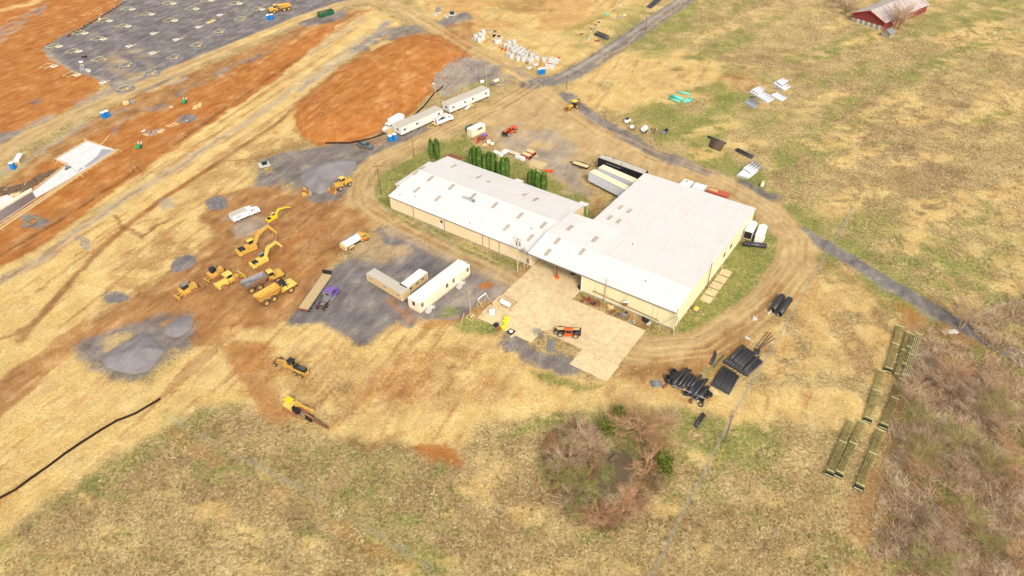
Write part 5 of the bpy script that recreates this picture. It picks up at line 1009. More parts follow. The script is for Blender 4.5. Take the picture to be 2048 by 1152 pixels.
# enclosed cargo trailers by the east wall
def cargo(label, p, q, L_=5.6, W_=2.2, H_=2.3, dark=False, k=0):
    a, b = G(*p), G(*q); h_ = math.atan2(b.y - a.y, b.x - a.x); m = (a + b) / 2; t = thing('cargo_trailer', label, 'trailer', (m.x, m.y, 0), h_, 'enclosed cargo trailers by the east wall')
    b_ = P('body', M['whitec'], t, pl([(-L_ / 2, -W_ / 2), (L_ / 2 - .7, -W_ / 2), (L_ / 2, -.25), (L_ / 2, .25), (L_ / 2 - .7, W_ / 2), (-L_ / 2, W_ / 2)], .5, .5 + H_)); P('roof', M['wroof'], t, pl([(-L_ / 2 - .04, -W_ / 2 - .04), (L_ / 2 - .68, -W_ / 2 - .04), (L_ / 2 + .05, -.27), (L_ / 2 + .05, .27), (L_ / 2 - .68, W_ / 2 + .04), (-L_ / 2 - .04, W_ / 2 + .04)], .503 + H_, .58 + H_))
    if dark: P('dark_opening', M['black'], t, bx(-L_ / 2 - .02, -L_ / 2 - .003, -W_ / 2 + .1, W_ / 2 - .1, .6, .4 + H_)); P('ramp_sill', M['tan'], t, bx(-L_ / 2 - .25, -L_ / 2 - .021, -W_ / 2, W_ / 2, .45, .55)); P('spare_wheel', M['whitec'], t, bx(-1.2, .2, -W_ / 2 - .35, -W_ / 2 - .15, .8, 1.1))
    else: P('rear_door', M['white'], t, bx(-L_ / 2 - .06, -L_ / 2 - .003, -W_ / 2 + .05, W_ / 2 - .05, .55, .4 + H_)); P('side_box', M['whitec'], t, bx(-1.6, .2, -W_ / 2 - .2, -W_ / 2 - .003, .5, .9))
    P('tongue', M['black'], t, bar((L_ / 2 - .1, 0, .5), (L_ / 2 + 1.3, 0, .45), .1))
    for x in (-.5, .4):
        for s in (-1, 1): wheel(t, x, s * (W_ / 2 - .12), .34, .24, 'rim', 'tyrec')
cargo('white enclosed trailer with its dark rear door open, against the warehouse wall', (1492.5, 482), (1505, 458), dark=True)
cargo('white enclosed trailer with closed doors, the one farther from the wall', (1514.5, 489), (1524, 466), L_=5.8, W_=2.1)
# ------------------------------------------------------------------ stockpiles of soil and gravel
def pile_mat(name, kind, tint=None):
    g = NT(name); co = g.coord(); cc, a, b = soil_cols(g, co); c = cc[kind]
    if tint: c = g.mix(.62, c, alb(*tint))
    g.l(c, g.p.inputs['Base Color']); g.p.inputs['Roughness'].default_value = .95; g.p.inputs['Specular IOR Level'].default_value = .1; g.bump(g.math('ADD', a, b), .6, .5); return g.m
def mound(name, label, cat, poly, H_, mat, slope=.6, res=.6, rough=.5, seed=0, flat=9e9, cuts=0):
    Pp = [G2(p) for p in poly]; a = np.array(Pp); x0, y0 = a.min(0); x1, y1 = a.max(0); cx_, cy_ = (x0 + x1) / 2, (y0 + y1) / 2
    gx_ = np.arange(x0 - 1, x1 + 1, res); gy_ = np.arange(y0 - 1, y1 + 1, res); XX, YY = np.meshgrid(gx_, gy_)
    wx = XX + 2.2 * rough * (fbm(XX / 4 + seed, YY / 4, 2, 3) - .5); wy = YY + 2.2 * rough * (fbm(XX / 4, YY / 4 + seed, 6, 3) - .5)
    d = np.full(XX.shape, 1e9); ins = np.zeros(XX.shape, bool); n = len(Pp)
    for i in range(n):
        A_, B_ = Pp[i], Pp[(i + 1) % n]; dd, _ = _segd(wx, wy, A_, B_); d = np.minimum(d, dd)
        ins ^= ((A_[1] > wy) != (B_[1] > wy)) & (wx < (B_[0] - A_[0]) * (wy - A_[1]) / (B_[1] - A_[1] + 1e-12) + A_[0])
    s = np.where(ins, d, -d); z = H_ * (1 - np.exp(-np.clip(s, 0, None) * slope / H_)); z = np.minimum(z, flat) + (s > 0) * np.clip(s, 0, 1) * rough * (fbm(XX / 2.4, YY / 2.4, seed, 4) - .5) * .9
    if cuts: z += (s > 0) * np.clip(s, 0, 2) * cuts * (fbm((XX * gx + YY * gy) / 16, (-XX * gy + YY * gx) / 2.0, seed + 3, 3) - .5)
    z = np.where(s > -.05, np.maximum(z, 0), 0) - .06 + .02 * (s > 0) + .045 * (s > .1)
    keep = s > -.7; idx_ = -np.ones(XX.shape, int); idx_[keep] = np.arange(keep.sum())
    V = np.stack([XX[keep] - cx_, YY[keep] - cy_, z[keep]], -1); q = np.stack([idx_[:-1, :-1], idx_[:-1, 1:], idx_[1:, 1:], idx_[1:, :-1]], -1).reshape(-1, 4); q = q[(q >= 0).all(1)]
    o = mesh_obj(name, V.tolist(), [tuple(r) for r in q.tolist()], mat, None, True); o.location = (cx_, cy_, 0); return tag(o, label, cat)
mo = pile_mat('orange_stockpiled_soil', ORANGE); mg = pile_mat('grey_gravel_fines', GRAVEL, (158, 150, 148)); mg2 = pile_mat('dark_grey_gravel', GRAVEL)
mound('soil_mound', 'long orange soil mound ringed by black silt fence behind the office trailers', 'soil mound', [(593,240),(600,212),(640,170),(690,130),(760,92),(830,70),(885,80),(925,108),(900,128),(872,150),(862,178),(770,258),(700,280),(640,284),(605,270)], 3.6, mo, .42, .6, .8, 1, cuts=.5)
mound('gravel_pile', 'light grey gravel pile beside the wheel loader', 'gravel pile', [(601,352),(612,338),(640,326),(680,318),(716,320),(706,340),(690,352),(668,360),(662,372),(660,380),(640,388),(620,380),(608,370)], 3.4, mg, .62, .4, .6, 2, cuts=.35)
mound('gravel_pile', 'large smooth grey gravel pile near the brown haul track', 'gravel pile', [(203,722),(222,702),(255,682),(283,666),(305,668),(322,684),(328,702),(315,716),(308,728),(298,740),(270,749),(240,746),(215,738)], 2.8, mg, .5, .35, .7, 4, cuts=.3)
mound('gravel_pile', 'small pale grey gravel heap next to the large one', 'gravel pile', [(324,666),(330,652),(350,636),(375,632),(386,640),(384,656),(370,668),(355,676),(340,672)], 1.4, mg, .4, .4, .4, 5)
mound('gravel_pile', 'low dark grey gravel patch beside the haul track above the bulldozers', 'gravel pile', [(340,536),(350,520),(372,510),(390,512),(394,522),(378,538),(350,546)], .5, mg2, .25, .45, .4, 6)
# rubble: countless stones, one object each heap
def rubble(label, poly, n, smin, smax, mat, seed, cat='rubble pile', H_=.5, name='rubble_pile'):
    r = random.Random(seed); Pp = [G2(p) for p in poly]; xs_ = [p[0] for p in Pp]; ys_ = [p[1] for p in Pp]; V = []; F = []
    def inside(x, y):
        c = False
        for i in range(len(Pp)):
            a, b = Pp[i], Pp[(i + 1) % len(Pp)]
            if (a[1] > y) != (b[1] > y) and x < (b[0] - a[0]) * (y - a[1]) / (b[1] - a[1] + 1e-12) + a[0]: c = not c
        return c
    while n > 0:
        x, y = r.uniform(min(xs_), max(xs_)), r.uniform(min(ys_), max(ys_))
        if not inside(x, y): continue
        n -= 1; s = r.uniform(smin, smax) * r.uniform(.6, 1.2); k = len(V); z = r.uniform(0, H_) * .6; a0 = r.uniform(0, 6.28)
        for t_ in range(5): a = a0 + t_ * 1.256; V.append((x + math.cos(a) * s * r.uniform(.6, 1.1), y + math.sin(a) * s * r.uniform(.6, 1.1), z - s * .4))
        for t_ in range(4): a = a0 + .5 + t_ * 1.57; V.append((x + math.cos(a) * s * r.uniform(.3, .8), y + math.sin(a) * s * r.uniform(.3, .8), z + s * r.uniform(.4, .9)))
        F += [(k + 5, k + 6, k + 7, k + 8), (k, k + 1, k + 5), (k + 1, k + 6, k + 5), (k + 1, k + 2, k + 6), (k + 2, k + 7, k + 6), (k + 2, k + 3, k + 7), (k + 3, k + 8, k + 7), (k + 3, k + 4, k + 8), (k + 4, k + 5, k + 8), (k + 4, k, k + 5)]
    o = mesh_obj(name, V, F, mat); return tag(o, label, cat, kind='stuff')
rubble('heap of broken grey rock at the end of the orange soil mound', [(866,160),(872,140),(900,116),(930,112),(945,128),(935,150),(915,170),(890,180),(870,180)], 560, .1, .42, M['rock'], 1, H_=.7)
rubble('dark broken rock strewn beside the white dump truck', [(410,408),(418,396),(440,393),(456,400),(456,412),(440,420),(420,420)], 260, .1, .36, M['rockd'], 2, H_=.35)
rubble('grey rubble row at the verge beyond the office trailers', [(985,168),(1000,150),(1030,152),(1030,162),(1000,178)], 120, .12, .4, M['rock'], 3)
rubble('loose stones scattered over the straw slope', [(150,470),(178,478),(182,500),(165,500)], 110, .08, .3, M['rock'], 4, H_=.2)
rubble('stones lining the grey ditch beside the mound', [(770,40),(790,42),(770,70),(735,95),(700,112),(712,98),(745,75)], 260, .1, .35, M['rock'], 5, H_=.3)
rubble('grey stones spread at the foot of the haul track', [(208,592),(236,582),(258,598),(240,606),(215,606)], 150, .08, .3, M['rockd'], 6, H_=.2)
rubble('pale rubble and concrete crumbs along the ragged apron edge', [(1105,708),(1150,718),(1175,728),(1165,734),(1110,718)], 120, .05, .18, M['rock'], 7, H_=.1)
rubble('scattered broken stones at the front of the gravel patch', [(1000,684),(1030,684),(1036,700),(1012,706)], 160, .06, .25, M['rockd'], 8, H_=.15)
rubble('stones and clods lying over the orange mound', [(600,250),(640,180),(760,95),(880,85),(850,170),(760,250),(650,280)], 150, .08, .28, M['rock'], 9, H_=.1)
for o in C.objects:
    if o.get('label') == 'stones and clods lying over the orange mound': o.location.z = 2.3
for (p, s, l) in (((1508,640),.5,'tan boulder beside the curve of the dirt road'),((1493,676),.45,'white round bale of debris beside the pipe stacks'),((1544,610),.4,'pale rock beside the pair of large black pipes'),((1540,625),.35,'small pale rock left of the large black pipes')):
    rubble(l, [(p[0]-4,p[1]-3),(p[0]+4,p[1]-3),(p[0]+4,p[1]+3),(p[0]-4,p[1]+3)], 3, s, s * 1.3, M['concw'], int(p[0]), 'rock', .2, 'boulders')
# ------------------------------------------------------------------ silt fences
def silt(label, pts, h=.8, step=3.2):
    h *= .55
    Pp = [G(*p) for p in pts]; L = [Pp[0]]
    for a, b in zip(Pp, Pp[1:]):
        n = max(1, round((b - a).length / step)); L += [a.lerp(b, k / n) for k in range(1, n + 1)]
    r = random.Random(len(pts)); L = [Vector((p.x + r.uniform(-.25, .25), p.y + r.uniform(-.25, .25), 0)) for p in L]; o0 = L[0].copy()
    t = thing('silt_fence', label, 'fence', tuple(o0)); V = []; F = []
    for i, p in enumerate(L):
        q = p - o0; d = (L[min(i + 1, len(L) - 1)] - L[max(i - 1, 0)]).normalized(); nn = Vector((-d.y, d.x, 0)); hh = h * r.uniform(.75, 1)
        for s, z in ((-.12, .0), (-.05, .02), (r.uniform(-.02, .12), hh), (.05 + r.uniform(0, .12), hh), (.10, .0), (.28, .02)): V.append(q + nn * s + Vector((0, 0, z)))
    for i in range(len(L) - 1): F += [(6 * i + j, 6 * i + j + 6, 6 * i + j + 7, 6 * i + j + 1) for j in range(5)]
    mesh_obj('fabric', V, F, M['silt'], t); pp = None
    for i in range(0, len(L), 1):
        q = L[i] - o0
        if pp is None: pp = P('post', M['post'], t, bx(-.04, .04, -.04, .04, 0, h + .25)); pp.location = q
        else: inst(pp, t, q)
silt('black silt fence curving along the foot of the orange soil mound', [(651,288),(700,287),(745,277),(770,268),(815,243),(850,213),(868,188),(888,172)], .95)
silt('black silt fence running down the straw slope at the lower left', [(321,798),(305,806),(270,828),(235,842),(200,862),(165,885),(130,910),(95,932),(60,958),(30,980),(-30,1012)], .95)
# ------------------------------------------------------------------ poles and wires
def pole(label, base, top, mat='pole', r=.15, arms=(), group='utility poles', lamp=False, ang=0, tr=0):
    b = G(*base); H_ = hsolve(base, top); t = thing('utility_pole', label, 'utility pole', tuple(b), ang, group)
    P('shaft', M[mat], t, cy((0, 0, 0), (0, 0, H_), r, 8, r * .65))
    for z, w in arms:
        a = P('crossarm', M[mat], t, bx(-w / 2, w / 2, -.2, -.08, H_ - z - .12, H_ - z))
        for k in (-.45, -.25, .25, .45): P('insulator', M['grey'], a, cy((w * k, -.14, H_ - z), (w * k, -.14, H_ - z + .18), .05, 6))
    for k in range(tr): P('transformer', M['galv'], t, cy((.42 * (k - (tr - 1) / 2) * 2, .35, H_ - 2.6), (.42 * (k - (tr - 1) / 2) * 2, .35, H_ - 1.7), .26, 10))
    if lamp: P('lamp', M['whitec'], t, bx(-.8, -.1, -.15, .15, H_ - .9, H_ - .65), bar((0, 0, H_ - .7), (-.7, 0, H_ - .5), .07))
    return t, H_, b
TOPS = {}
def pp_(key, *a, **k): t, H_, b = pole(*a, **k); TOPS[key] = Vector((b.x, b.y, H_))
pp_('a', 'dark pole with crossarm and white insulator at the lawn corner by the dirt road', (762.3, 389), (756.6, 329.7), arms=((.3, 2.4),), ang=.3)
pp_('b', 'thin pole standing between the road and the blue toilets', (828.2, 313.9), (823.8, 272.7), r=.12)
pp_('c', 'pale pole with floodlights behind the office trailers', (873, 212), (866.5, 163), mat='polel', lamp=True, r=.14)
pp_('d', 'tall white slim pole behind the farther grey roofed trailer', (973, 174), (973, 112), mat='polel', r=.1)
pp_('e', 'short dark pole beside the grey gravel near the rock heap', (958, 166), (955, 133), r=.11)
pp_('f', 'leaning dark pole at the road junction by the backhoe', (1133.3, 178.6), (1136.5, 151.3), arms=((.3, 1.4),))
pp_('g', 'dark pole beside the paved road at the top', (1291, 59.8), (1294, 33.5), arms=((.4, 1.2),))
pp_('h', 'tall pale pole standing in the upper right field', (1617, 112), (1614.5, -6), mat='polel', r=.14)
pp_('i', 'utility pole with double crossarms and transformers before the tan wall', (1035, 543.5), (1031.5, 475.4), mat='polel', arms=((.2, 2.4), (.9, 2.0)), ang=TH, tr=2, r=.17)
pp_('j', 'shorter utility pole with equipment bank beside the breezeway corner', (1048, 537), (1049.3, 492), mat='polel', arms=((.8, 1.2),), ang=TH, tr=3, r=.14)
pp_('k', 'pale pole with crossarm and wooden frame base beside the long white office trailer', (941.3, 634), (940.5, 580), mat='polel', arms=((.5, 2.4), (1.3, 1.6)), ang=1.0, r=.12)
pp_('l', 'pole with two diagonal braces at the front corner of the pale yellow warehouse', (1346.6, 668.4), (1351.5, 617), mat='polel', r=.15, arms=())
pp_('m', 'bare pole standing before the pale yellow front wall', (1208.6, 605), (1213, 554.7), mat='polel', r=.14)
pp_('n', 'pole leaning by the side wall above the paving slabs', (1413.5, 576.4), (1421, 526), r=.13)
pp_('o', 'dark brown pole carrying the power line across the lower right field', (1449, 885), (1465.2, 830.5), r=.16, arms=((.3, .8),))
pp_('q', 'slim pole on the far side of the grey lane under the power line', (1683, 479), (1704, 418), mat='polel', r=.1)
pp_('r', 'thin pale stake beside the grey gravel shoulder', (1356.5, 307), (1358, 288), mat='polel', r=.07)
lp = [o for o in C.objects if o.get('label', '').startswith('pole with two diagonal')][0]; Hl = TOPS['l'].z
P('brace', M['polel'], lp, bar((0, 0, Hl - 2.2), (-4.2, 1.6, .6), .12)); P('brace', M['polel'], lp, bar((0, 0, Hl - 2.2), (1.6, 2.0, 1.2), .12))
mb, Hm, mbase = pole('short grey pole with a rusty meter box before the pale yellow wall', (1248.5, 624), (1254, 584), 'polel', .08)
P('meter_box', M['rust'], mb, bx(-.45, .45, -.35, .1, 2.2, 3.2)); P('box_lid', M['whitec'], mb, bx(-.5, .5, -.4, .12, 3.2, 3.28))
kb = [o for o in C.objects if o.get('label', '').startswith('pale pole with crossarm and wooden frame')][0]
P('wooden_frame', M['lumber'], kb, bar((-1.0, -.9, .1), (1.0, -.9, .1), .12), bar((-1, .7, .1), (1, .7, .1), .12), bar((-.9, -.9, .1), (-.9, .8, .1), .12), bar((.9, -.9, .1), (.9, .8, .1), .12), bar((-.6, -.5, .5), (.7, -.4, .5), .5, .05))
def wire(label, a, b, sag=.6, n=1, r=.03, sp=.14, name='power_line', mat='galv'):
    a, b = Vector(a), Vector(b); d = (b - a); nn = Vector((-d.y, d.x, 0)).normalized(); t = thing(name, label, 'power line', tuple(a))
    for k in range(n):
        o = nn * sp * (k - (n - 1) / 2); K = 14; V = []; F = []
        for i in range(K + 1):
            u = i / K; p = d * u + o - Vector((0, 0, sag * 4 * u * (1 - u)))
            for s in range(4): V.append(p + nn * r * math.cos(s * 1.5708) + Vector((0, 0, r * math.sin(s * 1.5708))))
        for i in range(K): F += [(4 * i + s, 4 * i + (s + 1) % 4, 4 * i + 4 + (s + 1) % 4, 4 * i + 4 + s) for s in range(4)]
        mesh_obj('wire', V, F, M[mat], t)
T0 = TOPS
wire('bundle of grey wires crossing from the brown pole to the pole beyond the lane', T0['o'] - Vector((0, 0, .2)), T0['q'], .3, 3, .035, .13)
pe = G(1262, 1230, 6.5); wire('bundle of grey wires running from the brown pole to the bottom edge', T0['o'] - Vector((0, 0, .2)), pe, .5, 3, .03, .13)
wire('single wire between the corner pole and the pole by the toilets', T0['a'], T0['b'], .5, 1, .018); wire('wire from the toilets pole to the floodlight pole', T0['b'], T0['c'], .5, 1, .018); wire('wire from the floodlight pole to the white pole', T0['c'], T0['d'], .5, 1, .018)
wire('wire along the paved road between the two roadside poles', T0['f'], T0['g'], .6, 1, .018); wire('wire from the crossarm pole to the equipment pole by the tan wall', T0['i'], T0['j'], .2, 2, .018, .4)
wire('wires from the crossarm pole to the pale pole by the trailer', T0['i'], T0['k'], .6, 2, .018, .5); wire('sagging cable along the front wall from bare pole to corner pole', T0['m'] - Vector((0, 0, .8)), T0['l'] - Vector((0, 0, 1.2)), .3, 1, .02)
for a, b, l in (((1449,885),(1434.5,935),'yellow marked guy wire beside the brown pole'),((1497,893),(1505,912),'short yellow guy marker in the green patch')):
    p, q = G(*b), G(*a); p2 = p + Vector((0, 0, .1)); q2 = p.lerp(q, .5) + Vector((0, 0, 2.0)); wire(l, p2, q2, 0, 1, .022, 0, 'guy_wire', 'yelb')
# ------------------------------------------------------------------ portable toilets, bins, cabinets
def toilet(px, py, h, label, doors='blue'):
    b = G(px, py); t = thing('portable_toilet', label, 'portable toilet', tuple(b), h, 'blue portable toilets')
    P('cabin', M['blue'], t, bx(-.58, .58, -.58, .58, .08, 2.1)); P('base', M['grey'], t, bx(-.62, .62, -.62, .62, 0, .078)); P('roof', M['whitec'], t, bx(-.6, .6, -.6, .6, 2.102, 2.32, .14)); P('door', M['blue'], t, bx(-.4, .4, -.63, -.584, .15, 2.0)); P('vent_pipe', M['whitec'], t, cy((.4, .4, 2.2), (.4, .4, 2.55), .06, 6)); return t
hh = heading((780,280),(800,273)); q = toilet(781, 283, hh, 'left blue portable toilet of the pair beside the box truck'); 
def tcopy(px, py, h, label): return dup(q, tuple(G(px, py)), h, label)
tcopy(790, 280, hh, 'right blue portable toilet of the pair beside the office trailer')
h2 = heading((206,238),(220,232)); tcopy(208.5, 236.5, h2, 'left one of the blue toilets beside the haul road'); tcopy(216.5, 233.5, h2, 'right one of the blue toilets beside the haul road'); tcopy(28, 338, h2 + .5, 'single blue portable toilet near the tan box at the left edge')
tcopy(537, 40, -.2, 'left blue toilet at the edge of the far gravel pad'); tcopy(544.5, 38.5, -.2, 'right blue toilet at the edge of the far gravel pad'); tcopy(1080, 148.5, -.35, 'left blue toilet beside the precast concrete boxes'); tcopy(1087.5, 147.5, -.35, 'right blue toilet beside the precast concrete boxes')
solid('timber_crate', M['tan'], 'tan plywood box behind the pair of blue toilets', 'crate', place((772, 270), (792, 262))[0], place((772, 270), (792, 262))[1], bx(-1.4, 1.4, -.5, .5, 0, 1.6))
lc = place((19, 0), (29, 0)); t = thing('storage_box', 'long tan tarp covered box near the single blue toilet', 'box', tuple(G(40, 322)), heading((34, 327), (46, 306)))
P('body', M['tan'], t, bx(-2.4, 2.4, -.75, .75, 0, 1.2)); P('cover', M['whitec'], t, pr([(-2.5, 1.202), (2.5, 1.202), (2.3, 1.5), (-2.3, 1.5)], -.8, .8))
t = thing('dumpster', 'green open top roll off dumpster with dirt inside beside the haul road', 'dumpster', tuple(G(652, 31)), heading((637, 35), (668, 26)))
P('side_panel', M['green'], t, bx(-3.6, 3.6, -1.2, -1.1, .2, 2.0)); P('side_panel', M['green'], t, bx(-3.6, 3.6, 1.1, 1.2, .2, 2.0)); P('end_panel', M['green'], t, bx(-3.6, -3.5, -1.1, 1.1, .2, 2.0)); P('end_panel', M['green'], t, bx(3.5, 3.6, -1.1, 1.1, .2, 2.0)); P('floor', M['black'], t, bx(-3.5, 3.5, -1.1, 1.1, .2, .3)); P('debris', M['mud'], t, ([(-3.4, -1.05, 1.2), (0, -1.05, 1.6), (3.4, -1.05, 1.3), (-3.4, 1.05, 1.4), (0, 1.05, 1.5), (3.4, 1.05, 1.2)], [(0, 1, 4, 3), (1, 2, 5, 4)]))
for k in range(8): P('rib', M['green'], t, bx(-3.4 + .95 * k, -3.3 + .95 * k, -1.28, -1.202, .3, 1.95))
def cabinet(label, px, py, col='green', s=1.0, pad=True):
    t = thing('transformer_cabinet', label, 'transformer', tuple(G(px, py)), .5, 'pad mounted cabinets')
    P('pad', M['concw'], t, bx(-1.7 * s, 1.5 * s, -1.5 * s, 1.4 * s, 0, .15)); P('cabinet', M[col], t, bx(-.8 * s, .8 * s, -.7 * s, .7 * s, .155, 1.5 * s, .08)); P('lid', M['grey'], t, bx(-.84 * s, .84 * s, -.74 * s, .74 * s, 1.505 * s, 1.6 * s)); P('cabinet_door', M['black'], t, bx(-.7 * s, .7 * s, -.73 * s, -.705 * s, .3, 1.35 * s)); return t
cabinet('dark green cabinet on a square pad at the gravel corner west of the pile', 529, 329); cabinet('dark green cabinet on a white pad beside grey gravel at the top', 904, 29)
t = thing('switch_cabinet', 'grey metal cabinet stack beside the top cabinet pad', 'cabinet', tuple(G(877, 24)), .3); P('cabinet', M['galv'], t, bx(-.9, .9, -.6, .6, 0, 2.3)); P('door', M['grey'], t, bx(-.8, 0, -.64, -.605, .2, 2.1)); P('door', M['grey'], t, bx(.05, .8, -.64, -.605, .2, 2.1)); P('pad', M['concw'], t, bx(-1.4, 1.4, -1.2, 1.2, -.02, .1) if False else bx(-1.4, 1.4, -1.5, -.62, 0, .12))
for i, (x, y, l) in enumerate(((868, 30, 'pale concrete beam lying left of the grey cabinet'), (892, 34, 'pale concrete beam lying beside the dark green cabinet at the top'))): 
    L_, h_ = place((x - 5, y - 2.5), (x + 5, y + 2.5)); solid('concrete_beam', M['concw'], l, 'beam', L_, h_, bx(-1.6, 1.6, -.35, .35, 0, .4, .05), bx(-1.5, 1.5, -.1, .1, .4, .5))
# container office with sign, dumpster behind it
l_, h_ = place((938.5, 275), (976, 258)); l_, h_ = place((941, 277), (974, 262), 1.2); t = thing('storage_container', 'cream storage container with a dark sign on its side', 'container', l_, h_)
P('body', M['cream'], t, bx(-3.0, 3.0, -1.2, 1.2, .1, 2.55)); P('roof', M['wroof'], t, bx(-3.03, 3.03, -1.23, 1.23, 2.552, 2.64, .03)); sg = P('sign', M['grey'], t, bx(-.4, 1.6, -1.24, -1.203, 1.65, 2.35)); P('sign_print', M['black'], sg, bx(-.25, .3, -1.25, -1.242, 1.9, 2.2), bx(.38, .75, -1.25, -1.242, 1.95, 2.2), bx(.85, 1.5, -1.25, -1.242, 1.85, 2.15))['kind'] = 'stuff'
t = thing('dumpster', 'dark green dumpster behind the cream storage container', 'dumpster', tuple(G(941, 262)), h_); P('body', M['green'], t, pr([(-1.3, 0), (1.3, 0), (1.5, 1.5), (-1.5, 1.7)], -.9, .9)); P('lid', M['green'], t, bx(-1.45, 1.4, -.95, .95, 1.705, 1.8))
# debris and materials behind the warehouse
def junk(name, label, cat, px, py, h, *parts):
    t = thing(name, label, cat, tuple(G(px, py)), h)
    for nm, mt, sh in parts:
        P(nm, M[mt], t, sh)
    return t
hj = heading((950, 278), (985, 292))
for i, (x, y, m_, l, d) in enumerate(((962, 278, 'rust', 'rusty steel bin of scrap before the cream container', (1.0, .8, .8)), (968, 272, 'purp', 'purple tarp bundle beside the cream container', (.7, .6, .7)), (977, 285, 'white', 'small white tank box at the end of the scrap row', (.55, .5, .8)), (984, 288, 'whitec', 'white plastic drum lying in the scrap row', (.5, .4, .5)), (970, 290, 'lumber', 'broken pallet leaning in the scrap row near the arborvitae', (.8, .6, .35)), (955, 284, 'red', 'faded red pallet jack frame in the scrap row', (.8, .4, .4)))):
    solid('scrap_bin' if i == 0 else ('drum' if i == 3 else 'bundle'), M[m_], l, 'scrap', tuple(G(x, y)), hj + i * .4, bx(-d[0], d[0], -d[1], d[1], 0, d[2], .12), bx(-d[0] * .6, d[0] * .2, -d[1] * 1.4, -d[1], 0, d[2] * .5), bx(d[0] * .3, d[0] * 1.3, -.1, .15, 0, d[2] * .7))
rubble('loose scrap timber and metal lying before the cream container', [(940,278),(975,268),(990,290),(972,296),(948,288)], 90, .08, .3, M['rust'], 21, 'scrap', .4, 'scrap_heap')
for i, (x, y, l) in enumerate(((992, 307, 'white plastic tote with a dark cap, leftmost of the tank row'), (1001, 312, 'low white plastic box before the round white tank'), (1036, 316, 'white metal cabinet left of the red job boxes'), (1045, 320, 'grey white crate beside the red job boxes'))):
    t = thing('tote', l, 'box', tuple(G(x, y)), hj); P('shell', M['whitec'], t, bx(-.7, .7, -.55, .55, .05, .9 + .2 * (i % 2), .08)); P('cap', M['black'], t, cy((0, 0, .9 + .2 * (i % 2)), (0, 0, 1.0 + .2 * (i % 2)), .16, 8))
t = thing('tank', 'round white tank between the totes and the pipe racks', 'tank', tuple(G(1009, 309)), hj); P('shell', M['whitec'], t, cy((0, -.7, .9), (0, .7, .9), .75, 16)); P('stand', M['grey'], t, bx(-.6, .6, -.5, .5, 0, .25))
t = thing('pipe_rack', 'stack of long white and tan profiles behind the round tank', 'pipe rack', *(lambda r: (r[0], r[1]))(place((1010, 303), (1038, 312), 0)))
for k in range(5): P('profile', M['whitec' if k % 2 else 'tan'], t, bx(-2.8 + .2 * k, 2.8, -.6 + .27 * k, -.4 + .27 * k, .3 + .05 * k, .55 + .05 * k))
P('bearer', M['wood'], t, bx(-2.2, -2.0, -.8, .9, 0, .29)); P('bearer', M['wood'], t, bx(2.0, 2.2, -.8, .9, 0, .29))
for i, (x, y, l, tp) in enumerate(((1054, 315, 'red job box with plywood lid, nearer the lawn', 'lumber'), (1062, 309, 'red job box behind the nearer one, covered by pale boards', 'lumber'))):
    t = thing('job_box', l, 'box', tuple(G(x, y)), hj); P('body', M['red'], t, bx(-1.5, 1.3, -.75, .75, 0, 1.1)); P('lid', M[tp], t, bx(-1.55, 1.35 - .2 * i, -.8, .8, 1.102, 1.18)); P('skid', M['black'], t, bx(1.31, 1.5, -.7, .7, .1, .8))
for i, (a, b, n, l) in enumerate((((1050, 304), (1075, 314), 4, 'pale board stack reaching past the red job boxes'), ((1061, 323), (1095, 331), 7, 'spread stack of new lumber beside the red boxes'), ((1060, 328), (1086, 338), 5, 'lower row of new lumber next to the lawn'), ((1058, 334), (1082, 345), 2, 'two long timbers lying on the lawn edge'))):
    L_, h_ = place(a, b); t = thing('lumber_stack', l, 'lumber', L_, h_, 'lumber laid out behind the warehouse'); Ls = (G(*a) - G(*b)).length / 2
    for k in range(n): o = P('board', M['lumber' if (k + i) % 3 else 'wood'], t, bx(-Ls + .15 * (k % 3), Ls - .2 * ((k + 1) % 3), -.5 * .32 * n + .32 * k, -.5 * .32 * n + .32 * k + .26, 0, .2 + .05 * (k % 2)))
t = thing('safety_fence_roll', 'crumpled orange safety netting on the lawn edge', 'netting', tuple(G(1098, 343)), 0); r_ = random.Random(5)
P('netting', M['oran'], t, *[bar((r_.uniform(-1.4, 1.4), r_.uniform(-.7, .7), r_.uniform(.1, .5)), (r_.uniform(-1.4, 1.4), r_.uniform(-.7, .7), r_.uniform(.1, .5)), .35, .06) for k in range(16)])['kind'] = 'stuff'
# things behind the main warehouse
t = thing('storage_tank', 'white dome topped unit behind the main warehouse roof', 'storage unit', tuple(G(1371, 378)), TH); P('shell', M['wroof'], t, bx(-1.6, 1.6, -1.6, 1.6, 0, 2.6, .5)); P('hatch', M['grey'], t, bx(-.3, .3, -.2, .3, 2.602, 2.7))
t = thing('storage_unit', 'white square box unit behind the warehouse, left of the red container', 'storage unit', tuple(G(1396, 387)), TH); P('shell', M['whitec'], t, bx(-1.7, 1.7, -1.5, 1.5, 0, 2.5, .08)); P('door', M['white'], t, bx(1.702, 1.75, -1.2, 1.2, .1, 2.3))
t = thing('shipping_container', 'faded red container behind the main warehouse', 'container', tuple(G(1433, 398)), TH); P('body', M['rcont'], t, bx(-3.0, 3.0, -1.2, 1.2, .1, 2.5)); 
for k in range(10): P('corrugation', M['rcont'], t, bx(-2.85 + .6 * k, -2.6 + .6 * k, -1.25, -1.202, .2, 2.4))
P('roof_board', M['wood'], t, bx(-2.6, -.1, -.6, .6, 2.502, 2.58)); 
for k in range(5): P('slat', M['tan'], t, bx(-2.5 + .5 * k, -2.2 + .5 * k, -.5, .5, 2.582, 2.66))
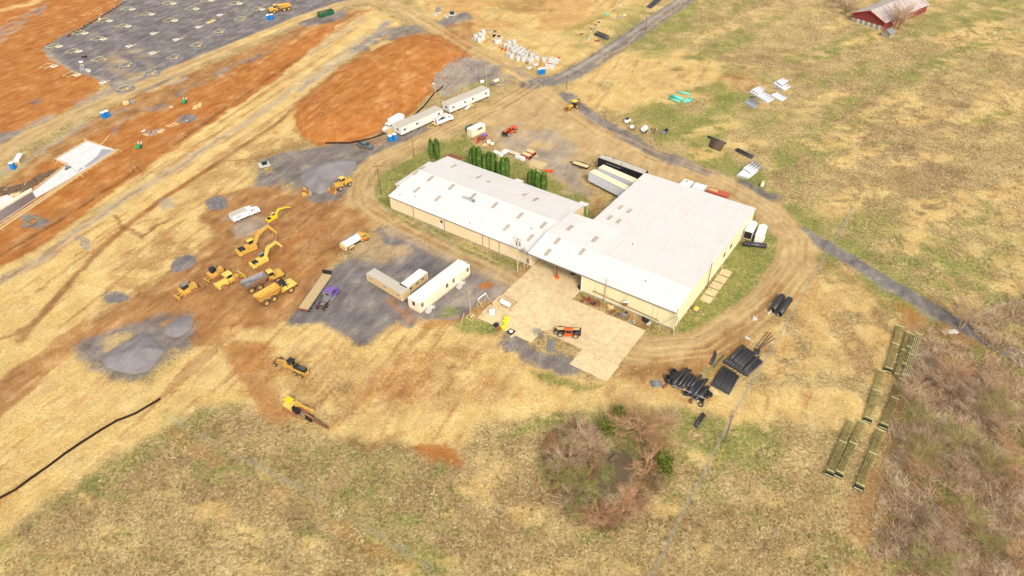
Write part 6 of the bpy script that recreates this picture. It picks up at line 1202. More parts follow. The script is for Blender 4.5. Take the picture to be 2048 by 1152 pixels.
# yard east of the warehouse
t = thing('air_unit', 'yellow topped small equipment unit on the grass by the east wall', 'equipment', tuple(G(1391.5, 622)), .9); P('housing', M['yelp'], t, bx(-.6, .6, -.5, .5, .5, 1.1, .08)); P('stand', M['grey'], t, bx(-.5, .5, -.7, .4, 0, .498))
# rusty scrap along the front wall
for i, (x, y, m_, l) in enumerate(((1184, 603, 'rust', 'rusty scrap heap at the left end of the front grass strip'), (1186, 608, 'black', 'dark engine block lying in the left scrap heap'), (1221, 616, 'tan', 'pair of tan wooden crates on the front grass strip'), (1225, 625, 'rust', 'rust brown branch pile on the front grass strip'), (1247, 630, 'grey', 'dark grey engine on a stand below the meter box'), (1267, 645, 'galv', 'small white metal tub on the grass strip'), (1290, 642, 'black', 'dark machine part with a tyre at the right end of the strip'), (1297, 648, 'concw', 'pale block beside the machine part with tyre'))):
    s = .8 if i % 2 == 0 else .5; r_ = random.Random(i); t = thing('scrap', l, 'scrap', tuple(G(x, y)), r_.uniform(0, 3))
    P('main_piece', M[m_], t, bx(-s, s * .6, -s * .7, s * .6, 0, .7 * s, .1)); P('shaft', M['rust' if i != 5 else 'galv'], t, cy((-s, -.2, .5 * s), (s * 1.2, .4, .3), .1, 6)); P('wheel_piece', M['tyrec' if i in (1, 4, 6) else m_], t, cy((s * .7, -.3, .45 * s), (s * .9, -.3 + .25, .45 * s), .4 * s + .1, 10, inner=.2))
rubble('rust brown bits of scrap scattered on the front grass strip', [(1165,592),(1205,605),(1195,615),(1160,604)], 130, .06, .25, M['rust'], 33, 'scrap', .3, 'scrap_scatter')
rubble('dark bits of scrap scattered in the middle of the front grass strip', [(1212,618),(1260,634),(1255,642),(1210,628)], 110, .06, .2, M['pole'], 34, 'scrap', .2, 'scrap_scatter')
solid('tyre_pile', M['tyrec'], 'dark round tyre by the white corner post of the breezeway', 'tyre', tuple(G(1157.5, 578)), 0, cy((-.1, 0, .5), (.15, .1, .5), .5, 14, inner=.28))
# ------------------------------------------------------------------ fuel tank enclosure at the apron corner
he = heading((965, 630), (1003, 600)); 
def wall(label, a, b, w=.25, h=1.1, mat='conc', name='barrier'):
    L_, h_ = place(a, b); Ls = (G(*a) - G(*b)).length / 2; t = thing(name, label, 'barrier', L_, h_); P('block', M[mat], t, pr([(-Ls, 0), (Ls, 0), (Ls, h), (-Ls, h)], -w / 2, w / 2)); P('foot', M[mat], t, bx(-Ls, Ls, -w, w, 0, .25)); return t
wall('tan timber barrier at the near left side of the tank enclosure', (964, 632), (981, 616)); wall('tan timber barrier between the round tank and the grass', (985, 612), (1001, 597))
wall('low tan rail at the far side of the tank enclosure', (1010, 594), (1036, 608), .2, .7); wall('second low rail parallel to the far side of the enclosure', (1006, 598), (1028, 609), .15, .5); wall('tan barrier on the apron side of the enclosure', (1036, 610), (1022, 624), .3, .8)
t = thing('fuel_tank', 'white horizontal fuel tank inside the timber barriers', 'tank', tuple(G(1010.5, 612)), heading((1003, 607), (1018, 615))); P('shell', M['whitec'], t, cy((-1.2, 0, 1.0), (1.2, 0, 1.0), .62, 16)); P('end_cap', M['white'], t, cy((1.2, 0, 1.0), (1.35, 0, 1.0), .5, 14)); P('saddle', M['grey'], t, bx(-.8, -.6, -.5, .5, 0, .5)); P('saddle', M['grey'], t, bx(.6, .8, -.5, .5, 0, .5)); P('valve', M['rust'], t, cy((.2, 0, 1.6), (.2, 0, 1.85), .1, 8))
t = thing('water_tank', 'round white upright tank beside the timber barrier', 'tank', tuple(G(984, 628)), 0); P('shell', M['whitec'], t, cy((0, 0, 0), (0, 0, 1.3), .72, 16)); P('dome', M['whitec'], t, cy((0, 0, 1.3), (0, 0, 1.55), .72, 16, .25)); P('cap', M['grey'], t, cy((0, 0, 1.55), (0, 0, 1.65), .18, 8))
for i, (x, y, l) in enumerate(((1013, 640, 'yellow plastic tote, farthest of the yellow group'), (1010, 646, 'middle yellow plastic tote of the group'), (1008, 657, 'yellow plastic tote nearest the apron corner'))):
    t = thing('tote', l, 'tote', tuple(G(x, y)), .5 + .3 * i, 'yellow totes'); P('shell', M['yelb'], t, bx(-.6, .6, -.5, .5, .1, 1.0, .15)); P('pallet', M['wood'], t, bx(-.65, .65, -.55, .55, 0, .098)); P('lid', M['yel2'], t, bx(-.25, .25, -.25, .25, 1.002, 1.06))
t = thing('pump', 'dark pump unit left of the yellow totes', 'pump', tuple(G(993, 652)), .6); P('engine', M['black'], t, bx(-.6, .4, -.45, .45, .1, .8, .08)); P('skid', M['grey'], t, bx(-.7, .9, -.5, .5, 0, .098)); P('hose', M['black'], t, cy((.4, 0, .4), (1.1, .4, .15), .1, 6))
t = thing('cart', 'small red hand cart between the pump and the yellow tote', 'cart', tuple(G(1001, 658)), .3); P('tray', M['red'], t, bx(-.5, .5, -.3, .3, .3, .5)); P('handle', M['red'], t, bar((-.5, 0, .4), (-1.0, 0, .9), .06)); wheel(t, .3, .35, .18, .1, 'grey', 'tyrec'); wheel(t, .3, -.35, .18, .1, 'grey', 'tyrec')
t = thing('well_box', 'dark square frame with a white lid at the tip of the tank slab', 'well', tuple(G(1022, 664)), he); P('frame', M['black'], t, bx(-.8, .8, -.8, .8, 0, .15)); P('lid', M['whitec'], t, cy((0, 0, .152), (0, 0, .3), .45, 12))
P('slab', M['conc2'], t, bx(-1.4, 1.4, -1.3, 1.3, -.03, -.001) if False else bx(-1.4, 1.4, -1.4, -.81, .0, .06))
t = thing('sign_frame', 'white banner board on two slanted wooden legs beside the gravel', 'sign', tuple(G(964, 606)), heading((954, 600), (972, 586))); P('board', M['whitec'], t, bx(-1.5, 1.5, -.05, .05, 1.9, 2.3)); 
for s in (-1.4, 1.4): P('leg', M['lumber'], t, bar((s, 0, 2.1), (s + .1, -1.6, 0), .1)); P('leg', M['lumber'], t, bar((s, 0, 2.1), (s, .3, 0), .1))
solid('guy_stake', M['lumber'], 'slanted wooden stake on the grass left of the pale pole', 'stake', tuple(G(922, 648)), 0, bar((0, 0, 0), (.8, .8, 2.8), .09))
# scaffold frames and steel on the apron
for i, (x, y, n, l, hh) in enumerate(((1075, 667, 6, 'row of grey scaffold frames standing on the apron', 0.1), (1085, 675, 4, 'second row of grey scaffold frames beside the first', .3), (1101, 690, 6, 'stack of long grey scaffold planks lying upright on the apron', 1.4))):
    t = thing('scaffold_frames', l, 'scaffold', tuple(G(x, y)), hh)
    for k in range(n):
        if i < 2: P('frame', M['galv'], t, bar((.32 * k - .8, -.6, 0), (.32 * k - .8, -.6, 1.2), .06), bar((.32 * k - .8, .6, 0), (.32 * k - .8, .6, 1.2), .06), bar((.32 * k - .8, -.6, 1.2), (.32 * k - .8, .6, 1.2), .06), bar((.32 * k - .8, -.6, .6), (.32 * k - .8, .6, .6), .05))
        else: P('plank', M['galv'], t, bx(-2.0, 1.8 - .2 * (k % 2), -.75 + .22 * k, -.57 + .22 * k, 0, .18 + .1 * (k % 3)))
for i, (a, b, l) in enumerate((((1107, 701), (1116, 707), 'grey curved steel bars beside the scaffold planks'), ((1117, 713), (1126, 708), 'grey steel grate lying at the gravel edge'))):
    L_, h_ = place(a, b); t = thing('steel_bars', l, 'steel', L_, h_)
    for k in range(4): P('bar', M['galv'], t, bar((-.8, -.3 + .2 * k, .08), (.8, -.25 + .22 * k, .1), .07))
# ------------------------------------------------------------------ pipes
def pipe_at(px0, px1, r, z=0.0, mat='pipeb', n=14, label=None, group=None, ribs=True, name='pipe', hollow=True, cat='pipe'):
    a, b = G(*px0), G(*px1); d = b - a; L_ = d.length; h_ = math.atan2(d.y, d.x); m = (a + b) / 2
    key = (round(L_, 1), round(r, 2), mat); 
    if key in _pipes: o = _pipes[key].copy(); C.objects.link(o)
    else:
        sh = [cy((-L_ / 2, 0, 0), (L_ / 2, 0, 0), r, n, inner=r * .86)]
        if ribs:
            k = int(L_ / .8)
            sh += [cy((-L_ / 2 + (i + .5) * L_ / k - .1, 0, 0), (-L_ / 2 + (i + .5) * L_ / k + .1, 0, 0), r * 1.035, n, caps=False) for i in range(k)]
        o = P(name, M[mat], None, *sh); _pipes[key] = o
        for pgn in o.data.polygons: pgn.use_smooth = len(pgn.vertices) == 4
    o.location = (m.x, m.y, z + r); o.rotation_euler = (0, 0, h_); return tag(o, label, cat, group)
_pipes = {}
def row(label, a0, b0, a1, b1, n, r, group, mat='pipeb', jit=.0, z=0, skip=(), seed=0, first=0, **k):
    rr_ = random.Random(seed)
    for i in range(n):
        if i in skip: continue
        u = i / (n - 1); j = rr_.uniform(-jit, jit); jj = rr_.uniform(-jit, jit)
        p = (a0[0] + (a1[0] - a0[0]) * u + jj, a0[1] + (a1[1] - a0[1]) * u + j); q_ = (b0[0] + (b1[0] - b0[0]) * u + j, b0[1] + (b1[1] - b0[1]) * u + jj)
        pipe_at(p, q_, r, z, mat, label=f'{ORD[i + first]} {label}', group=group, **k)
# stack by the dirt road: from crop coordinates /7.2 + (1410, 640)
S1 = lambda x, y: (1410 + x / 7.2, 640 + y / 7.2)
row('black pipe from the left in the large stack beside the wires', S1(520, 420), S1(270, 625), S1(815, 610), S1(590, 815), 12, .28, 'large stack of black pipes', jit=.5, seed=1)
row('upper black pipe from the left on top of the large stack', S1(535, 395), S1(340, 590), S1(760, 560), S1(545, 760), 9, .26, 'upper layer of the large pipe stack', jit=.6, z=.48, seed=2, skip=(7,))
row('slim black pipe from the left in the smaller stack', S1(250, 695), S1(90, 945), S1(480, 815), S1(335, 1080), 11, .21, 'smaller stack of slim black pipes', jit=.3, seed=3)
row('slim black pipe from the left in the top layer of the smaller stack', S1(270, 690), S1(130, 950), S1(440, 790), S1(300, 1050), 7, .2, 'top layer of the smaller pipe stack', jit=.4, z=.36, seed=4)
S2 = lambda x, y: (1300 + x / 12.8, 730 + y / 12.8)
for i, (a, b, r, z) in enumerate((((640, 260), (430, 470), .42, 0), ((720, 230), (560, 520), .45, 0), ((800, 250), (620, 590), .42, 0), ((930, 160), (560, 580), .32, .6), ((1020, 200), (700, 600), .36, .5), ((1070, 300), (790, 640), .38, .3), ((1120, 370), (930, 620), .36, .5), ((1200, 420), (960, 800), .4, .2), ((1290, 350), (1010, 640), .3, .7), ((1330, 440), (1020, 800), .38, .2), ((1430, 450), (1080, 880), .4, .6), ((1480, 600), (1250, 900), .42, .1), ((1400, 620), (1150, 920), .4, 0), ((860, 420), (740, 620), .4, 0))):
    pipe_at(S2(*a), S2(*b), r, z, label=f'{ORD[i]} black culvert pipe from the left in the tangled heap', group='tangled heap of black culverts')
pipe_at(S2(1060, 910), S2(1030, 990), .3, 0, label='rusty short pipe end sticking out below the tangled heap', mat='rust')
def ring(px, py, r, l, h=.9, mat='pipeb', group='upright black pipe pieces'):
    o = P('pipe_piece', M[mat], None, cy((0, 0, 0), (0, 0, h), r, 18, inner=r * .82)); o.location = G(px, py); tag(o, l, 'pipe', group); return o
ring(*S2(590, 230), .65, 'round upright pipe piece at the upper left of the heap', 1.1); ring(*S2(450, 400), .72, 'large upright pipe piece left of the heap', 1.2); ring(*S2(500, 370), .35, 'small black ring lying in the large pipe piece', 1.35); ring(*S2(1430, 820), .55, 'upright pipe piece at the right end of the heap', .9); ring(*S2(1470, 740), .4, 'black ring behind the right end of the heap', .8); ring(*S2(1540, 790), .45, 'black ring at the far right of the heap', .7); ring(*S2(1330, 950), .4, 'upright ring at the bottom of the heap', .8); ring(*S2(1300, 1030), .55, 'black ring lying below the heap on the straw', .35); ring(*S2(900, 760), .5, 'dark pipe piece below the middle of the heap', .8)
wire('pale strap stretched along the lower edge of the tangled heap', G(*S2(560, 600)) + Vector((0, 0, .9)), G(*S2(1440, 950)) + Vector((0, 0, .9)), -.1, 1, .03, 0, 'strap', 'whitec'); wire('second pale strap below the tangled heap', G(*S2(830, 790)) + Vector((0, 0, .2)), G(*S2(1380, 1010)) + Vector((0, 0, .3)), 0, 1, .03, 0, 'strap', 'whitec')
row('grey pipe from the top in the bundle left of the heap', (1300, 763), (1323, 762), (1303, 774), (1326, 774), 5, .14, 'grey pipe bundle', 'grey', ribs=False)
pipe_at(S2(440, 500), S2(330, 600), .22, 0, 'rust', label='rusty pipe lying between grey bundle and black heap'); 
for i, (x, y) in enumerate(((1385, 855), (0, 0))): pass
pipe_at((1406, 828), (1390, 853), .24, label='upper of two black pipes lying on the green grass', group='pair of pipes on the grass'); pipe_at((1409, 831), (1393, 857), .24, label='lower of two black pipes lying on the green grass', group='pair of pipes on the grass')
pipe_at((1563, 597), (1543, 625), .76, label='left one of the two large black pipes beside the wires', group='pair of large pipes beside the wires'); pipe_at((1578, 603), (1557, 633), .76, label='right one of the two large black pipes beside the wires', group='pair of large pipes beside the wires')
pipe_at((1486, 491), (1532, 496), .66, label='large black culvert pipe lying before the two cargo trailers')
for i, (a, b) in enumerate(((S1(905, 175), S1(730, 385)), (S1(950, 190), S1(765, 405)), (S1(930, 210), S1(785, 400)), (S1(970, 230), S1(800, 405)), (S1(1010, 270), S1(770, 430)))): pipe_at(a, b, .09, .02 * i, 'pole', 6, f'{ORD[i]} thin dark rod from the left in the fan above the pipe stack', 'fan of thin rods', False, 'rod', cat='rod')
for i, (x, y) in enumerate(((725, 470), (745, 485), (775, 480))): pipe_at(S1(x, y - 45), S1(x - 8, y + 25), .24, 0, 'pipeb', label=f'{ORD[i]} short black pipe from the left below the thin rods', group='short pipe pieces')
for i, (a, b) in enumerate(((S1(150, 455), S1(95, 655)), (S1(140, 480), S1(75, 645)), (S1(160, 490), S1(110, 655)))): pipe_at(a, b, .16, .02, 'pipeb', 8, f'{ORD[i]} charred dark pipe from the left on the green verge', 'charred pipe bundle', False)
pipe_at(S1(265, 515), S1(125, 695), .14, 0, 'pole', 8, 'thin brown pole on the green verge beside the stacks', None, False)
t = thing('cardboard', 'torn yellowish cardboard sheet between the pipe stacks', 'cardboard', (0, 0, 0)); mesh_obj('sheet', [G(*S2(x, y), z) for x, y, z in ((1490, 610, .1), (1590, 540, .25), (1680, 620, .3), (1765, 715, .12), (1690, 785, .08), (1600, 740, .25))], [(5, 4, 3, 2), (0, 5, 2, 1)], M['tan'], t)
# upper right field pipes: /5.01 + (1400,150)
S3 = lambda x, y: (1400 + x / 5.01, 150 + y / 5.01)
def prow(lab, a0, b0, a1, b1, n, r, grp, mat, z=0, **k): row(lab, S3(*a0), S3(*b0), S3(*a1), S3(*b1), n, r * 1.4, grp, mat, z=z, ribs=False, **k)
prow('white pipe from the left in the middle bundle row', (580, 150), (500, 185), (735, 245), (665, 285), 8, .3, 'middle bundle of white pipes', 'pipew'); prow('upper white pipe from the left on the middle bundle', (595, 145), (515, 180), (640, 165), (565, 210), 3, .3, 'top of the middle bundle', 'pipew', .5)
prow('white pipe from the left in the farthest bundle', (795, 65), (735, 105), (895, 130), (825, 165), 5, .34, 'farthest bundle of white pipes', 'pipew'); prow('upper white pipe from the left on the farthest bundle', (830, 65), (765, 105), (870, 85), (800, 130), 3, .34, 'top of the farthest bundle', 'pipew', .55)
prow('white pipe from the left in the right hand bundle', (775, 190), (710, 220), (860, 240), (800, 270), 5, .28, 'right hand bundle of white pipes', 'pipew')
prow('grey white pipe from the left in the nearest of the four bundles', (500, 245), (445, 290), (585, 290), (535, 340), 6, .24, 'loose grey white pipes', 'galv'); pipe_at(S3(500, 235), S3(545, 238), .22, .5, label='dark pipe lying across the loose grey white bundle')
prow('white pipe from the left in the bundle beside the grey lane', (490, 925), (375, 1020), (575, 970), (470, 1045), 7, .26, 'white bundle beside the lane', 'pipew'); prow('upper white pipe from the left on the lane side bundle', (500, 920), (430, 965), (570, 965), (490, 1010), 4, .26, 'top of the lane side bundle', 'pipew', .45)
prow('grey white block pipe from the left behind the lane side bundle', (545, 880), (505, 900), (600, 930), (565, 950), 4, .28, 'short grey white pipes', 'galv')
pipe_at(S3(80, 625), S3(260, 695), .34, label='long black pipe above the crushed dark bundle'); prow('crushed dark pipe from the top in the netted bundle', (115, 655), (240, 705), (90, 720), (205, 765), 6, .26, 'netted bundle of dark pipes', 'tyre')
pipe_at(S3(370, 745), S3(538, 825), .3, label='black pipe of the pair in the grass, upper one', group='pair of pipes in the upper field'); pipe_at(S3(356, 760), S3(520, 842), .3, label='black pipe of the pair in the grass, lower one', group='pair of pipes in the upper field')
pipe_at((1342, 194), (1364, 201), .58, mat='teal', label='large teal pipe of the teal group', ribs=False); pipe_at((1338, 198), (1358, 205), .4, mat='teal', label='smaller teal pipe beside the large teal one', ribs=False); pipe_at((1354, 185.5), (1380, 190), .34, mat='teal', label='thin teal pipe lying farthest of the teal group', ribs=False)
for i in range(4): pipe_at((1366 + 3 * i, 206 - .2 * i), (1378 + 2 * i, 197 + i), .3, mat='teal', label=f'{ORD[i]} pale teal pipe from the left of the slanted four', group='slanted pale teal pipes', ribs=False)
# dark pipes at the top, from the zoomed top strip
S4 = lambda x, y: (1160 + x / 8.533, y / 8.533)
row('black pipe from the top in the bundle beside the paved road', S4(265, 575), S4(500, 655), S4(240, 600), S4(460, 685), 4, .26, 'black bundle beside the paved road', 'pipeb'); pipe_at(S4(290, 565), S4(480, 640), .26, .45, label='black pipe on top of the roadside bundle'); 
for i in range(5): pipe_at(S4(1290 + 26 * i, -10 + 2 * i), S4(1140 + 16 * i, 125 + 6 * i), .26, 0, label=f'{ORD[i]} black pipe from the left at the top edge beside the road', group='black pipes at the top edge')
for i, (x, y, m_, l, s) in enumerate(((455, 255, 'teal', 'small teal drum in the upper field', .7), (685, 95, 'concw', 'pale concrete ring lying in the upper field', .7), (635, 80, 'concw', 'small pale concrete block beside the ring', .45), (570, 185, 'pole', 'dark log lying in the upper field', .5), (350, 360, 'concw', 'pale block at the end of the dark scrap row', .45), (320, 385, 'black', 'dark metal piece next to the pale block', .6), (270, 430, 'black', 'dark metal piece in the middle of the scrap row', .5), (235, 500, 'galv', 'grey white fitting in the scrap row', .8), (185, 490, 'black', 'dark fitting left of the grey white one', .5), (180, 545, 'concw', 'pale small block at the foot of the scrap row', .35), (95, 475, 'tan', 'short pale plank left of the scrap row', .6), (155, 665, 'concw', 'pale broken ring left of the roadside pipes', .6), (290, 705, 'rust', 'rust brown valve heap below the roadside pipes', .8), (330, 690, 'red', 'reddish flange beside the rust brown heap', .5), (465, 650, 'whitec', 'white tag plate on the roadside pipes', .3), (20, 590, 'rust', 'rusty steel rods far left in the upper field', .8), (665, 300, 'galv', 'grey white sheet stack in the upper field', 1.0), (760, 260, 'whitec', 'white pipe end beside the grey sheet stack', .5))):
    x, y = S4(x, y); r_ = random.Random(i + 40); t = thing('fitting', l, 'fitting', tuple(G(x, y)), r_.uniform(0, 3))
    if i in (0, 1, 11): P('ring', M[m_], t, cy((0, 0, 0), (0, 0, .7 if i == 0 else .35), s, 14, inner=s * .6))
    else: P('piece', M[m_], t, bx(-s, s, -s * .5, s * .5, 0, s * .5, .06)); P('flange', M[m_], t, cy((s * .6, 0, s * .3), (s * 1.3, .1, s * .3), s * .3, 8))
# ------------------------------------------------------------------ olive steel racks in the right field
S5 = lambda x, y: (1640 + x / 3.2, 640 + y / 3.2)
def rack(label, a, b, w=1.55, rails=4, mid=.42, faded=False, dark=True):
    w *= .74
    a, b = G(*S5(*a)), G(*S5(*b)); d = b - a; L_ = d.length; h_ = math.atan2(d.y, d.x); m = (a + b) / 2; t = thing('steel_rack', label, 'steel rack', (m.x, m.y, 0), h_, 'long olive steel racks'); L2 = L_ / 2
    rm = 'olivel' if faded else 'olive'
    for k in range(rails): y = -w / 2 + w * k / (rails - 1); P('rail', M[rm], t, bx(-L2, L2, y - .045, y + .045, .55, .72)); P('lower_rail', M['green' if not faded else 'olive'], t, bx(-L2, L2, y - .03, y + .03, .3, .36)) if k in (0, rails - 1) else None
    for x in (-L2 + .1, -L2 + .1 + L_ * mid, L2 - .5): P('crossbar', M['olivel'], t, bx(x - .08, x + .08, -w / 2 - .2, w / 2 + .2, .725, .82))
    for k in range(1, 4): x = -L2 + L_ * k / 4; P('cross_tie', M['olive'], t, bx(x - .03, x + .03, -w / 2, w / 2, .40, .46))
    for k in range(5):
        for s in (-1, 1): x = -L2 + .2 + (L_ - .4) * k / 4; P('leg', M['olive'], t, bx(x - .05, x + .05, s * w / 2 - .04, s * w / 2 + .04, 0, .545))
    if dark:
        P('timber_block', M['black'], t, bx(L2 - .35, L2 - .1, -w / 2 - .25, w / 2 + .25, .0, .54)); P('timber_block', M['black'], t, bx(L2 + .05, L2 + .35, -w / 2 - .25, w / 2 + .25, .0, .45)); P('end_bar', M['olivel'], t, bx(L2 + .36, L2 + .5, -w / 2 - .2, w / 2 + .2, .35, .45))
    return t
rack('olive steel rack, the farthest left of the top three', (510, 52), (432, 330)); rack('narrow yellow olive steel rack in the middle of the top three', (560, 92), (483, 368), .8, 3, dark=False); rack('grey narrow rack lying right beside the yellow one', (590, 105), (528, 300), .5, 2, dark=False)
rack('faded steel rack, rightmost of the top three', (628, 102), (540, 375), 1.5, 4, .5, True, False); rack('olive steel rack, left one of the middle row', (390, 338), (301, 650)); rack('olive steel rack, right one of the middle row near the brush', (522, 392), (402, 690))
rack('olive steel rack, leftmost of the bottom row', (197, 657), (57, 992), 1.45); rack('olive steel rack, middle one of the bottom row', (270, 665), (115, 1000), 1.5); rack('olive steel rack, rightmost of the bottom row', (388, 720), (246, 1080), 1.6)
for i, (x, y) in enumerate(((570, 170), (560, 208), (546, 248), (533, 290), (523, 322), (588, 120), (497, 222), (484, 270))): L_, h_ = place(S5(x - 6, y - 1), S5(x + 6, y + 1)); solid('spreader_bar', M['concw'], f'{ORD[i]} small pale spacer bar between the top steel racks', 'spacer', L_, h_, bx(-.45, .45, -.06, .06, 0, .2), bx(-.5, -.38, -.12, .12, 0, .3), bx(.38, .5, -.12, .12, 0, .3), group='pale spacers between the racks')
# ------------------------------------------------------------------ precast concrete: /9.6 + (930,40)
S6 = lambda x, y: (930 + x / 9.6, 40 + y / 9.6)
def precast(label, x, y, w, d, h, hole=.35, group=None, rz=.45, slot=False, step=False):
    w *= 1.32; d *= 1.32; h *= 1.2; hole *= 1.3
    t = thing('precast_box', label, 'concrete box', tuple(G(*S6(x, y))), rz, group); b = P('body', M['concw'], t, bx(-w / 2, w / 2, -d / 2, d / 2, 0, h, .06))
    if slot: P('slot', M['rust'], t, bx(-w * .36, w * .36, -d * .15, d * .15, h + .001, h + .02))
    elif hole: P('opening', M['black'], t, cy((0, 0, h + .001), (0, 0, h + .02), hole, 10)); P('rim', M['concw'], t, cy((0, 0, h), (0, 0, h + .06), hole + .14, 12, inner=hole + .02))
    if step: P('side_block', M['concw'], t, bx(w / 2 + .002, w / 2 + .9, -d * .3, d / 2, 0, h * .8))
    return t
gl = 'cluster of precast concrete boxes'
for i, (x, y, l) in enumerate(((205, 385, 'tall white precast box, leftmost of the left group'), (268, 420, 'white precast box nearest the road in the left group'), (285, 330, 'white precast box in the middle of the left group'), (350, 290, 'tall white precast box, farthest of the left group'), (335, 375, 'white precast box at the right of the left group'))): precast(l, x, y, 1.15, 1.15, 1.9 if i in (0, 3) else 1.5, 0, 'left group of tall precast boxes')
precast('broad white precast box with sloped top beside the black rimmed rings', 625, 440, 2.2, 1.5, 1.2, .25)
_cl = ((770, 520), (840, 470), (930, 450), (835, 560), (905, 590), (965, 545), (1045, 590), (990, 620), (1115, 620), (1070, 660), (930, 650), (1080, 710))
CLL = {}
for nm_, lo_, hi_ in (('back', 0, 530), ('middle', 530, 615), ('front', 615, 999)):
    for k_, i_ in enumerate(sorted((i for i, c in enumerate(_cl) if lo_ <= c[1] < hi_), key=lambda i: _cl[i][0])): CLL[i_] = f'white precast box with round opening, {ORD[k_]} from left in the {nm_} of the cluster'
for i, (x, y) in enumerate(((770, 520), (840, 470), (930, 450), (835, 560), (905, 590), (965, 545), (1045, 590), (990, 620), (1115, 620), (1070, 660), (930, 650), (1080, 710))):
    precast(CLL[i], x, y, 1.25, 1.15, 1.35, .22, gl, .45 + .1 * (i % 3))
for l, x, y in (('white precast box at the lower left corner of the cluster', 825, 700), ('white precast box second from the lower left of the cluster', 885, 730), ('white precast box in front of the cluster, left of its neighbour', 1012, 775), ('white precast box in front of the cluster, right of its neighbour', 1115, 790), ('white precast box tucked behind the two front boxes', 1020, 690)): precast(l, x, y, 1.2, 1.1, 1.4, .24, gl, .5)
for l, x, y in (('white precast box with rectangular dark opening, first from the cluster', 1185, 660), ('white precast box below the one with the rectangular opening', 1165, 720), ('white precast box with dark opening, second along the row', 1300, 700), ('white precast box with dark opening, third along the row', 1395, 755), ('white precast box with dark opening standing apart at the row end', 1525, 785)): precast(l, x, y, 1.25, 1.25, 1.3, .33, gl, -.25)
precast('wide white precast vault in front of the row', 1250, 800, 1.9, 1.6, 1.2, .25, gl, .7); precast('low white precast block beside the wide vault', 1345, 870, 1.6, 1.2, .6, .2, gl, .6); precast('low flat cream precast block nearest the blue toilets', 1230, 925, 1.5, 1.1, .45, .2, gl, .6)
precast('large white precast vault with a stepped end at the right', 1690, 810, 2.2, 2.0, 1.2, .2, gl, -.35, step=True); precast('large white precast vault with a long rusty slot', 1635, 915, 2.6, 1.7, 1.3, 0, gl, -.35, slot=True)
for i, (x, y, l) in enumerate(((565, 320, 'tall black ring with pale lid, the left one'), (655, 320, 'black ring with pale lid beside the left one'), (575, 215, 'small black ring behind the others'), (370, 200, 'flat dark ring behind the left precast group'), (425, 195, 'second flat dark ring behind the left group'))):
    t = thing('manhole_ring', l, 'manhole ring', tuple(G(*S6(x, y))), 0, 'black manhole rings'); h = (1.2, .8, .6, .2, .2)[i]; P('ring', M['black'], t, cy((0, 0, 0), (0, 0, h), .62, 14)); P('lid', M['groof'], t, cy((0, 0, h + .001), (0, 0, h + .1), .6, 14, .5))
for i, (x, y, l) in enumerate(((590, 340, 'small white drum before the tall black ring'), (685, 345, 'small white drum right of the first drum'), (505, 240, 'white concrete cone lying behind the rings'), (480, 260, 'white concrete disc beside the cone'), (495, 565, 'small pale block left of the orange barrels'), (560, 545, 'small pale block nearer the orange barrels'), (140, 365, 'pale concrete lump at the left end of the precast yard'))): solid('concrete_piece', M['concw'], l, 'concrete piece', tuple(G(*S6(x, y))), i, cy((0, 0, 0), (0, 0, .5), .38, 10, .3), bx(-.2, .2, -.3, .3, .5, .55))
for i, (x, y, l) in enumerate(((665, 530, 'orange barrel, leftmost beside the precast cluster'), (715, 565, 'orange barrel in the middle of three'), (770, 590, 'orange barrel nearest the precast cluster'), (1185, 840, 'orange barrel in front of the wide vault'), (1810, 740, 'orange soil lump behind the stepped vault'))): solid('barrel', M['rust'] if i % 2 else M['oran'], l, 'barrel', tuple(G(*S6(x, y))), 0, cy((0, 0, 0), (0, 0, .7), .38, 12), cy((0, 0, .7), (0, 0, .78), .3, 12), group='orange barrels')
# ------------------------------------------------------------------ column footings on the far pad: crops 80 + x/6.064 and 320 + x/6.06
FA = lambda x, y: (80 + x / 6.064, y / 6.064); FB = lambda x, y: (320 + x / 6.06, y / 6.06)
fh = heading((100, 110), (400, -20)); 
def footing(kind, loc, label):
    t = thing('column_footing', label, 'footing', loc, fh, 'column footings on the gravel pad')
    if kind in 'ab':
        P('slab', M['pad'] if kind == 'a' else M['cream'], t, bx(-1.1, 1.1, -1.1, 1.1, -.02, .18)); P('anchor_block', M['grey'], t, bx(-.3, .3, -.3, .3, .182, .4))
    if kind in 'bcd':
        dx, dy = (-1.4, 1.9) if kind != 'd' else (0, 1.2)
        for k in range(4):
            a = (dx + (-2, 2, 2, -2)[k], dy + (-1.5, -1.5, 1.5, 1.5)[k]); b = (dx + (2, 2, -2, -2)[k], dy + (-1.5, 1.5, 1.5, -1.5)[k]); P('batter_board', M['olivel'], t, bar((a[0], a[1], .6), (b[0], b[1], .6), .07, .16)); P('stake', M['olivel'], t, bx(a[0] - .05, a[0] + .05, a[1] - .05, a[1] + .05, 0, .8))
    if kind in 'cd':
        P('pit', M['mud'], t, pl([(-1.0, -.8), (1.0, -.9), (1.1, .7), (-.9, .9)], .01, .06)); P('form', M['lumber'], t, bx(-.6, .6, -.6, -.1, .062, .35)); 
    if kind == 'd':
        n = 16; P('spoil_ring', M['rockd'], t, ([((3.0 + .3 * math.sin(5 * a)) * k * math.cos(a), (2.5 + .3 * math.cos(4 * a)) * k * math.sin(a), z) for k, z in ((1.15, -.02), (.95, .35), (.7, .02)) for a in (6.2832 * i / n for i in range(n))], [(j * n + i, j * n + (i + 1) % n, (j + 1) * n + (i + 1) % n, (j + 1) * n + i) for j in (0, 1) for i in range(n)]), smooth=True)
    if kind == 'a': P('form_board', M['lumber'], t, bar((-2.4, -1.3, .12), (2.6, -1.4, .12), .14, .22))
    return t
PROT = {}
ORD += ['sixteenth']
